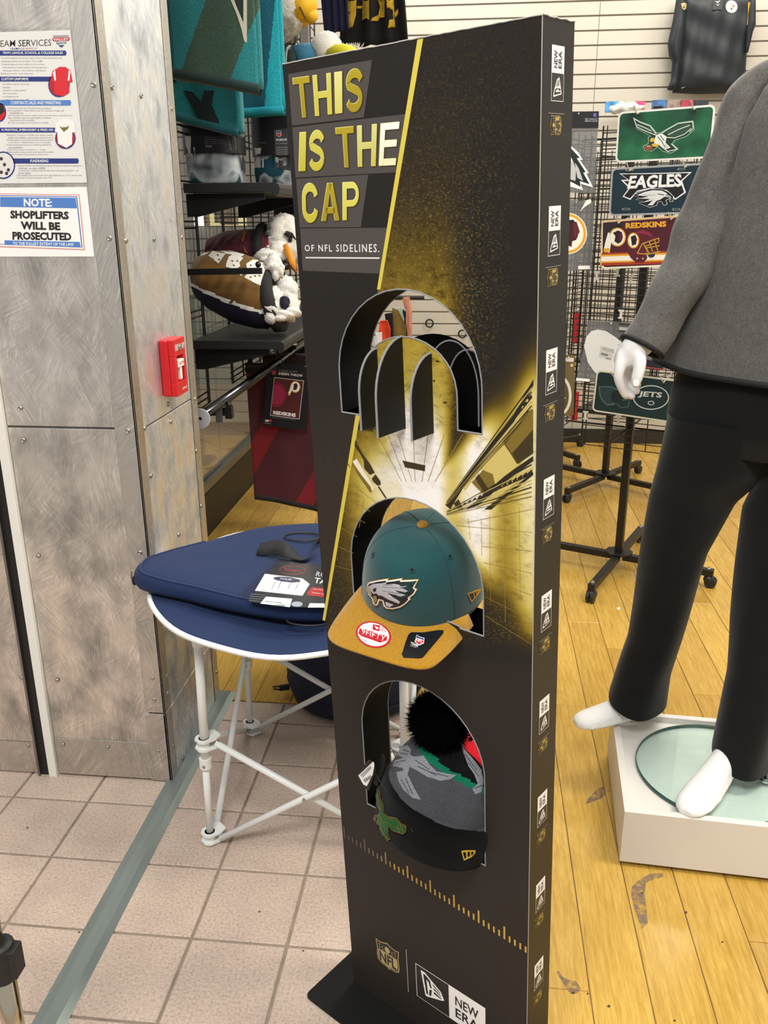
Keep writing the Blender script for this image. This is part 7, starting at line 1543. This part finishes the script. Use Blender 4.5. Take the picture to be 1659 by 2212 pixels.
Dj.poly(b, M('#e6e4e2', .5), ZJ(Cc(1366, 55, 48, 50)), .003, 4); Dj.poly(b, M('#b9b7b6', .5), ZJ(Cc(1366, 55, 40, 42)), .004, 4); Dj.poly(b, M('#c23a3a', .5), ZJ(Cc(1382, 50, 8, 10, 8)), .005, 3); Dj.poly(b, M('#2a3a6a', .5), ZJ(Cc(1366, 72, 8, 9, 8)), .005, 3); Dj.poly(b, M('#d0a030', .5), ZJ(Cc(1366, 36, 7, 8, 8)), .005, 3)
Dj.poly(b, M('#d99a1c', .5), ZJ([(1498, 20), (1515, 18), (1508, 200), (1490, 202)]), .006, 4); Dj.poly(b, M('#b9a878', .5), ZJ([(968, 30), (988, 22), (1010, 30), (1006, 72), (988, 82), (970, 72)]), .004, 3); Dj.poly(b, M('#7f6c40', .5), ZJ([(974, 48), (1004, 48), (1002, 68), (976, 68)]), .005, 3)
Dj.poly(b, M('#8f9294', .5), ZJ([(962, 700), (1000, 690), (985, 700), (968, 706)]), .003, 3); b.build('jacket_badge', None, jk)
P_, Q_ = PY(*zj(1225, -20), 5.54), PY(*zj(1290, 75), 5.54); tg2 = MB().box(P_[0], Q_[0], 5.54, 5.543, Q_[2], P_[2]).build('swing_tag', M('#3a3c40', .4), jk)
b = MB(); b.mat(wht); b.add([PY(*zj(*p), 5.538) for p in [(1235, 5), (1252, 14), (1280, 2), (1256, 26)]], [(0, 1, 2, 3)]); b.add([PY(*zj(*p), 5.538) for p in [(1245, 30), (1256, 38), (1272, 30), (1258, 46)]], [(0, 1, 2, 3)]); b.build('tag_mark', None, tg2)
for lab, cols, L in (('bright blue and pink card packs pegged low on the slatwall', ('#3f8fd0', '#9fb89a', '#d8437f'), (365, 675, 812, 850)), ('blue and red card packs pegged behind the topmost license plate', ('#3a6fb0', '#8a7a70', '#9c2f44', '#2a2f3a'), (738, 1180, 800, 850))):
    x0, x1, y0, y1 = L; t = thing('card_pack', PY(*zj((x0+x1)/2, y1), 5.5), lab, 'card pack'); n = len(cols)
    for i, c_ in enumerate(cols):
        a, b2 = PY(*zj(x0+(x1-x0)*i/n, y0), 5.5), PY(*zj(x0+(x1-x0)*(i+1)/n-6, y1+45), 5.5); MB().box(a[0], b2[0], 5.49, 5.52, b2[2], a[2]).build('pack', M(c_, .4, var=.5, vs=30), t)
    if n == 3:
        b = MB(); b.ell(PY(*zj(530, 865), 5.45), [(.10, 0, 0), (0, .03, 0), (0, 0, .032)], 26, 12); b.v = [(x+.006*math.sin(z*210), y+.006*math.sin(x*120), z+.008*math.sin(x*90+1)) for x, y, z in b.v]; b.build('white_bag', M('#c9cfcc', .35, var=.2, vs=30), t, smooth=True)
        MB().tube([PY(*zj(530, 850), 5.45), PY(*zj(530, 845), YW)], .003, 6).build('peg', M('#c9c9c4', .3, .6), t)
    else: MB().tube([PY(*zj(960, 805), 5.49), PY(*zj(960, 800), YW)], .003, 6).build('peg', M('#c9c9c4', .3, .6), t)
for (x, y) in ((885, 2690), (1285, 3640)):
    pass
for lab, x in (('left black round peg ring on the slatwall behind the display', 875), ('right black round peg ring on the slatwall behind the display', 1295)):
    c_ = PO(x, 465 if x < 1000 else 600, 5.66); tag(MB().tube([c_+np.array([.024*math.cos(t), 0, .024*math.sin(t)]) for t in np.linspace(0, 2*math.pi, 24, endpoint=False)], .005, 8, closed=True).build('peg_ring', M('#141414', .5), smooth=True), lab, 'ring')

# ------------------------------------------------------------------ white tray plinth
E1 = np.array([math.cos(math.radians(-4.2)), math.sin(math.radians(-4.2)), 0]); E2 = np.array([-E1[1], E1[0], 0]); Z3 = np.array([0, 0, 1.])
PLO = np.array([.365, 1.664, 0]); PLW, PLD, PT = .53, .435, .150
pb_ = lambda u, v, z: PLO+E1*u+E2*v+Z3*z
pth = thing('display_plinth', pb_(PLW/2, PLD/2, 0), 'low white tray plinth under the mannequin on the wooden boards', 'plinth')
wl_m = M('#e2dfd9', .5, var=.03, vs=5)
PF = Frame(PLO, E1, E2, Z3)
for u0, u1, v0, v1, nm in ((0, PLW, 0, .018, 'front_wall'), (0, PLW, PLD-.018, PLD, 'back_wall'), (0, .018, .018, PLD-.018, 'side_wall'), (PLW-.018, PLW, .018, PLD-.018, 'side_wall')):
    b_ = MB(); b_.slab(PF, u0, u1, v0, v1, .012, PT); b_.build(nm, wl_m, pth, bev=.0012)
b_ = MB(); b_.slab(PF, .018, PLW-.018, .018, PLD-.018, .120, .134); b_.build('tray_floor', wl_m, pth)
b_ = MB(); b_.slab(PF, .03, PLW-.03, .03, PLD-.03, .0, .013); b_.build('foot', M('#2b2521', .7), pth)
# ------------------------------------------------------------------ mannequin
man = thing('mannequin', (.69, 1.93, .147), 'white mannequin in grey fleece and black trousers standing on the white plinth', 'mannequin')
skin = M('#efeeec', .38, spec=.4)
DC_, DR = np.array([.622, 1.856, 0]), .197
MB().lathe(DC_+Z3*.1345, Z3, [(0, 0), (DR-.002, 0), (DR-.001, .0012), (DR-.001, .0088), (DR-.002, .010), (0, .010)], 72).build('base_disc', glass_mat('base_glass', (.925, .985, .975), .09), man)
MB().lathe(DC_+Z3*.1345, Z3, [(DR-.0015, .0), (DR, .001), (DR, .009), (DR-.0015, .010)], 72).build('disc_edge', M('#1f4d47', .2), man, smooth=True)
MB().tube([(.722, 1.826, .1447), (.722, 1.826, .46)], .0095, 16).build('support_rod', M('#c9cbc9', .15, 1), man, smooth=True)
MB().lathe((.722, 1.826, .1447), Z3, [(.0, 0), (.02, 0), (.02, .004), (.0095, .006)], 20).build('rod_collar', M('#c9cbc9', .15, 1), man)
bm_ = MB()
def limb(P, R, n=20, sub=6):
    P = np.array(P, float); R = np.array(R, float); Q = []; r = []
    for i in range(len(P)-1):
        a, b, c, d = P[max(i-1, 0)], P[i], P[i+1], P[min(i+2, len(P)-1)]
        for t in np.arange(sub)/sub: Q.append(.5*((2*b)+(-a+c)*t+(2*a-5*b+4*c-d)*t*t+(-a+3*b-3*c+d)*t**3)); r.append(R[i]*(1-t)+R[i+1]*t)
    Q.append(P[-1]); r.append(R[-1]); bm_.tube(Q, r, n); bm_.ell(P[-1], [(R[-1], 0, 0), (0, R[-1], 0), (0, 0, R[-1])], 14, 8); bm_.ell(P[0], [(R[0], 0, 0), (0, R[0], 0), (0, 0, R[0])], 14, 8)
LT_ = np.array([.91, -.415, 0]); FW = np.array([-.415, -.91, 0]); MC = np.array([.69, 1.93, 0])
def ring(c, a, b, z, n=48, ph=0, fold=0, k=7): return [c+LT_*a*math.cos(t)*(1+fold*math.sin(k*t+ph))+FW*b*math.sin(t)*(1+fold*math.sin(k*t+ph))+Z3*z for t in np.linspace(0, 2*math.pi, n, endpoint=False)]
bm_.loft([ring(MC, a, b, z, 32) for a, b, z in ((.12, .09, .95), (.165, .115, 1.0), (.17, .12, 1.08), (.145, .10, 1.2), (.15, .105, 1.35), (.155, .10, 1.5), (.14, .09, 1.58), (.10, .075, 1.65), (.065, .062, 1.71), (.057, .058, 1.79), (.05, .05, 1.80))])
hipR, hipL = MC-LT_*.115+Z3*.98, MC+LT_*.095+Z3*.98
limb([hipR, (.515, 1.995, .78), (.490, 2.015, .60), (.475, 2.055, .25), (.468, 2.06, .20)], [.075, .066, .050, .036, .036]); limb([hipL, (.715, 1.895, .78), (.695, 1.89, .60), (.655, 1.855, .25), (.648, 1.852, .20)], [.075, .066, .050, .036, .036])
def foot(heel, toe, sole):
    heel, toe = np.array([*heel, sole]), np.array([*toe, sole]); d = toe-heel; L = np.linalg.norm(d); d /= L; s = np.cross(Z3, d); R_ = []
    for t, wd, h in ((-.06, .012, .02), (-.03, .026, .05), (.05, .034, .082), (.18, .036, .092), (.34, .037, .078), (.52, .042, .058), (.70, .046, .043), (.85, .044, .034), (.95, .034, .027), (1.0, .018, .018)):
        c = heel+d*t*L; R_.append([c+s*wd*math.cos(a)*(1 if math.sin(a) < 0 else .85)+Z3*(h/2+h/2*math.sin(a)*(1 if math.sin(a) > 0 else 1)) for a in np.linspace(0, 2*math.pi, 24, endpoint=False)])
    bm_.loft(R_)
foot((.497, 2.072), (.288, 1.998), .1515); foot((.662, 1.878), (.498, 1.662), .147)
SHR, SHL = MC-LT_*.140+Z3*1.60, MC+LT_*.140+Z3*1.60
arm_c = [SHR, np.array([.528, 1.985, 1.55]), np.array([.476, 1.965, 1.41]), np.array([.425, 1.935, 1.29]), np.array([.354, 1.900, 1.165])]
limb(arm_c, [.048, .044, .041, .037, .027]); armL = [SHL, MC+LT_*.235+Z3*1.5, MC+LT_*.26+FW*.0+Z3*1.38, MC+LT_*.28+FW*.05+Z3*1.26, MC+LT_*.29+FW*.09+Z3*1.14]; limb(armL, [.048, .044, .041, .037, .027])
def H3(x, y, dy=0): return PY(*zq(x, y), 1.895+dy)
# right hand: palm seen from the thumb side, fingers curling inwards
def chain(pts, R): limb(pts, R, 14, 5)
chain([H3(930, 930), H3(880, 1010), H3(830, 1070)], [.029, .029, .024]); 
chain([H3(840, 1010, .02), H3(800, 1080, .035)], [.026, .024])
chain([H3(790, 1050, -.004), H3(752, 1170, -.012), H3(738, 1290, -.012), H3(775, 1400, -.006), H3(812, 1480, 0)], [.0165, .0128, .0115, .0105, .0088])
chain([H3(800, 1080, .018), H3(770, 1210, .016), H3(770, 1330, .014), H3(820, 1430, .010), H3(880, 1490, .006)], [.0155, .0122, .0110, .0100, .0086])
chain([H3(830, 1080, .038), H3(810, 1210, .040), H3(830, 1320, .036), H3(890, 1400, .028), H3(935, 1435, .022)], [.0150, .0118, .0106, .0096, .0084])
chain([H3(860, 1080, .054), H3(850, 1190, .060), H3(880, 1280, .055), H3(925, 1340, .046), H3(950, 1370, .040)], [.0135, .0105, .0095, .0086, .0076])
chain([H3(930, 1000, -.012), H3(965, 1090, -.026), H3(955, 1210, -.032), H3(935, 1290, -.033), H3(925, 1350, -.032)], [.0185, .0150, .0130, .0125, .0100])
# left hand, out of the frame: mirrored simple curl
hl = armL[-1]; dn = np.array([0, 0, -1.])
chain([hl, hl+dn*.05, hl+dn*.085], [.027, .029, .026])
for k, (o_, L) in enumerate(((.026, .078), (.009, .086), (-.009, .08), (-.026, .064))):
    p = hl+dn*.085+FW*o_; chain([p, p+dn*L*.45-LT_*.004, p+dn*L*.78-LT_*.016, p+dn*L-LT_*.034], [.012, .0105, .0095, .008])
p = hl+dn*.035+FW*.025; chain([p, p+dn*.03+FW*.022-LT_*.01, p+dn*.065+FW*.026-LT_*.016], [.015, .0125, .0105])
body = bm_.build('body', skin, man, smooth=True)
rm = body.modifiers.new('remesh', 'REMESH'); rm.mode = 'VOXEL'; rm.voxel_size = .0042; rm.use_smooth_shade = True
cs = body.modifiers.new('smooth', 'SMOOTH'); cs.factor = .5; cs.iterations = 5
# thumb nail
nl = [H3(x, y, -.0465) for x, y in ((895, 1318), (915, 1308), (950, 1312), (962, 1330), (958, 1372), (940, 1380), (900, 1376), (892, 1350))]
MB().prism(nl, (0, .0012, 0)).build('thumb_nail', M('#f6f5f3', .25), man, bev=.0005)
# fleece top
def fleece_mat():
    N = NT('grey_fleece'); c = lin('#5f5d5a'); a = N.noise(300, 5, None, .75); b = N.noise(60, 3)
    x = N.ramp(a, [(.3, sh(c, .62)), (.5, c), (.72, sh(c, 1.5))]); y = N.ramp(b, [(.3, (.9, .9, .9)), (.7, (1.08, 1.08, 1.08))]); mm = N.n('ShaderNodeMix', data_type='RGBA', blend_type='MULTIPLY', i_0=1.0); N.l(x, mm.inputs[6]); N.l(y, mm.inputs[7]); N.l(mm.outputs[2], N.b.inputs['Base Color'])
    N.b.inputs['Roughness'].default_value = 1; N.b.inputs['Sheen Weight'].default_value = .2; N.b.inputs['Specular IOR Level'].default_value = .1; N.bump(a, .25, .002); return N.m
flm = fleece_mat(); trm = M('#0d0d0e', .8); black_p = M('#0d0e0f', .85, spec=.2, sheen=.15)
Tz = [(1.118, .288, .175), (1.16, .282, .172), (1.21, .272, .168), (1.30, .250, .160), (1.38, .228, .152), (1.45, .208, .146), (1.53, .198, .142), (1.60, .186, .132), (1.66, .155, .112), (1.70, .115, .092), (1.735, .085, .078), (1.775, .072, .072), (1.80, .070, .07)]
zz = np.array([t[0] for t in Tz]); b_ = MB(); rows = []; nn = 96
for z in np.linspace(1.118, 1.80, 60):
    a, b = np.interp(z, zz, [t[1] for t in Tz]), np.interp(z, zz, [t[2] for t in Tz]); r = []
    for i in range(nn):
        t = 2*math.pi*i/nn; k = 1+.020*math.sin(5*t+1.3+z*4)*sm(1.5, 1.15, z)+.014*math.sin(9*t+z*11)*sm(1.6, 1.3, z)+.012*math.sin(3*t-z*17)-.06*math.exp(-((t-2.72+(1.62-z)*.5)/.13)**2)*sm(1.22, 1.45, z)+.035*math.exp(-((t-2.40+(1.62-z)*.5)/.16)**2)*sm(1.2, 1.45, z)+.03*math.exp(-((t-1.6-(1.62-z)*.6)/.12)**2)*sm(1.3, 1.5, z)
        dz = -.018*math.sin(t)*sm(1.3, 1.12, z)
        r.append(MC+LT_*a*math.cos(t)*k+FW*b*math.sin(t)*k+Z3*(z+dz))
    rows.append(r)
b_.loft(rows, cap=False); b_.loft([[p-(p-MC-Z3*p[2])*.03 for p in q] for q in rows[:8]], cap=False)
top = b_.build('fleece_top', flm, man, smooth=True)
b_ = MB(); b_.tube([p for p in rows[0]], .0065, 8, closed=True); b_.build('hem_trim', trm, top, smooth=True)
def sleeve(C, R, name):
    P = np.array(C, float); R = np.array(R, float); Q = []; r = []; sub = 16
    for i in range(len(P)-1):
        a, b, c, d = P[max(i-1, 0)], P[i], P[i+1], P[min(i+2, len(P)-1)]
        for t in np.arange(sub)/sub: Q.append(.5*((2*b)+(-a+c)*t+(2*a-5*b+4*c-d)*t*t+(-a+3*b-3*c+d)*t**3)); r.append(R[i]*(1-t)+R[i+1]*t)
    Q.append(P[-1]); r.append(R[-1]); Q = np.array(Q); T = np.gradient(Q, axis=0); T /= np.linalg.norm(T, axis=1)[:, None]; rows = []
    for j in range(len(Q)):
        x = np.cross(T[j], [0, 1, 0]); x /= np.linalg.norm(x); y = np.cross(x, T[j]); s = j/len(Q); rr_ = []
        for i in range(48):
            t = 2*math.pi*i/48; k = 1+.05*math.sin(s*34+1.6*math.sin(t+1))*(s > .45)*sm(.45, .65, s)*sm(1.02, .9, s)+.035*math.sin(2*t+s*14)+.09*math.exp(-((t-3.6)/.35)**2)*sm(.75, .3, s)-.24*math.exp(-((t-4.55)/.24)**2)*sm(.8, .4, s)*sm(.0, .15, s)+.08*math.exp(-((t-5.1)/.3)**2)*sm(.8, .4, s)*sm(.0, .15, s)
            rr_.append(Q[j]+(x*math.cos(t)+y*math.sin(t))*r[j]*k)
        rows.append(rr_)
    b = MB(); b.loft(rows, cap=False); b.loft([[q+(Q[j]-q)*.08 for q in rows[j]] for j in range(len(Q)-10, len(Q))], cap=False); o = b.build(name, flm, man, smooth=True)
    c = MB(); c.tube(rows[-1], .0055, 8, closed=True); c.build('cuff_trim', trm, o, smooth=True); return o
sleeve([MC-LT_*.095+Z3*1.685, np.array([.553, 1.99, 1.635]), np.array([.530, 1.985, 1.55]), np.array([.478, 1.965, 1.41]), np.array([.427, 1.935, 1.29]), np.array([.356, 1.905, 1.158])], [.045, .064, .066, .060, .054, .046], 'sleeve')
sleeve([MC+LT_*.095+Z3*1.685, MC+LT_*.155+Z3*1.635]+armL[1:], [.045, .064, .066, .060, .054, .046], 'sleeve')
# trousers: hips, then two legs
def leg(C, name):
    b = MB(); C = np.array(C, float); zs_ = C[:, 2][::-1]; rows = []
    for z in np.linspace(C[0, 2], C[-1, 2], 54):
        x, y, rx, ry = [np.interp(z, zs_, C[:, k][::-1]) for k in (0, 1, 3, 4)]; r = []
        for i in range(40):
            t = 2*math.pi*i/40; k = 1+.03*math.sin(3*t+z*16)*sm(.75, .25, z)+.02*math.sin(5*t+z*9)+.045*math.exp(-((t-math.pi*1.45)/.22)**2)*sm(.9, .5, z)
            r.append(np.array([x, y, 0])+LT_*rx*math.cos(t)*k+FW*ry*math.sin(t)*k+Z3*(z-(.022*math.sin(t+.6) if z < .3 else 0)*sm(.3, .18, z)))
        rows.append(r)
    b.loft(rows, cap=False); b.loft([[q+(np.mean(rows[j], 0)-q)*.07 for q in rows[j]] for j in range(len(rows)-9, len(rows))], cap=False); return b, rows
b1, _ = leg([(.570, 1.955, 1.0, .135, .125), (.545, 1.97, .87, .118, .115), (.518, 1.99, .80, .096, .10), (.495, 2.01, .66, .078, .086), (.488, 2.03, .53, .072, .082), (.478, 2.04, .40, .066, .078), (.462, 2.05, .30, .068, .080), (.452, 2.052, .215, .074, .085)], 'l')
b2_, _ = leg([(.79, 1.885, 1.0, .135, .125), (.745, 1.89, .87, .116, .112), (.712, 1.895, .80, .104, .10), (.698, 1.895, .66, .088, .09), (.690, 1.89, .53, .078, .084), (.688, 1.878, .40, .070, .080), (.678, 1.862, .30, .070, .082), (.668, 1.850, .198, .072, .086)], 'r')
hp = MB(); hp.loft([ring(MC+FW*-.0, a, b, z, 48, 1, .012) for a, b, z in ((.246, .135, .93), (.262, .150, .99), (.258, .158, 1.05), (.245, .155, 1.10), (.235, .15, 1.16))])
for o_ in (b1, b2_):
    n0 = len(hp.v); hp.v += o_.v; hp.f += [tuple(n0+i for i in f) for f in o_.f]; hp.m += [0]*len(o_.f)
tr = hp.build('trousers', black_p, man, smooth=True)
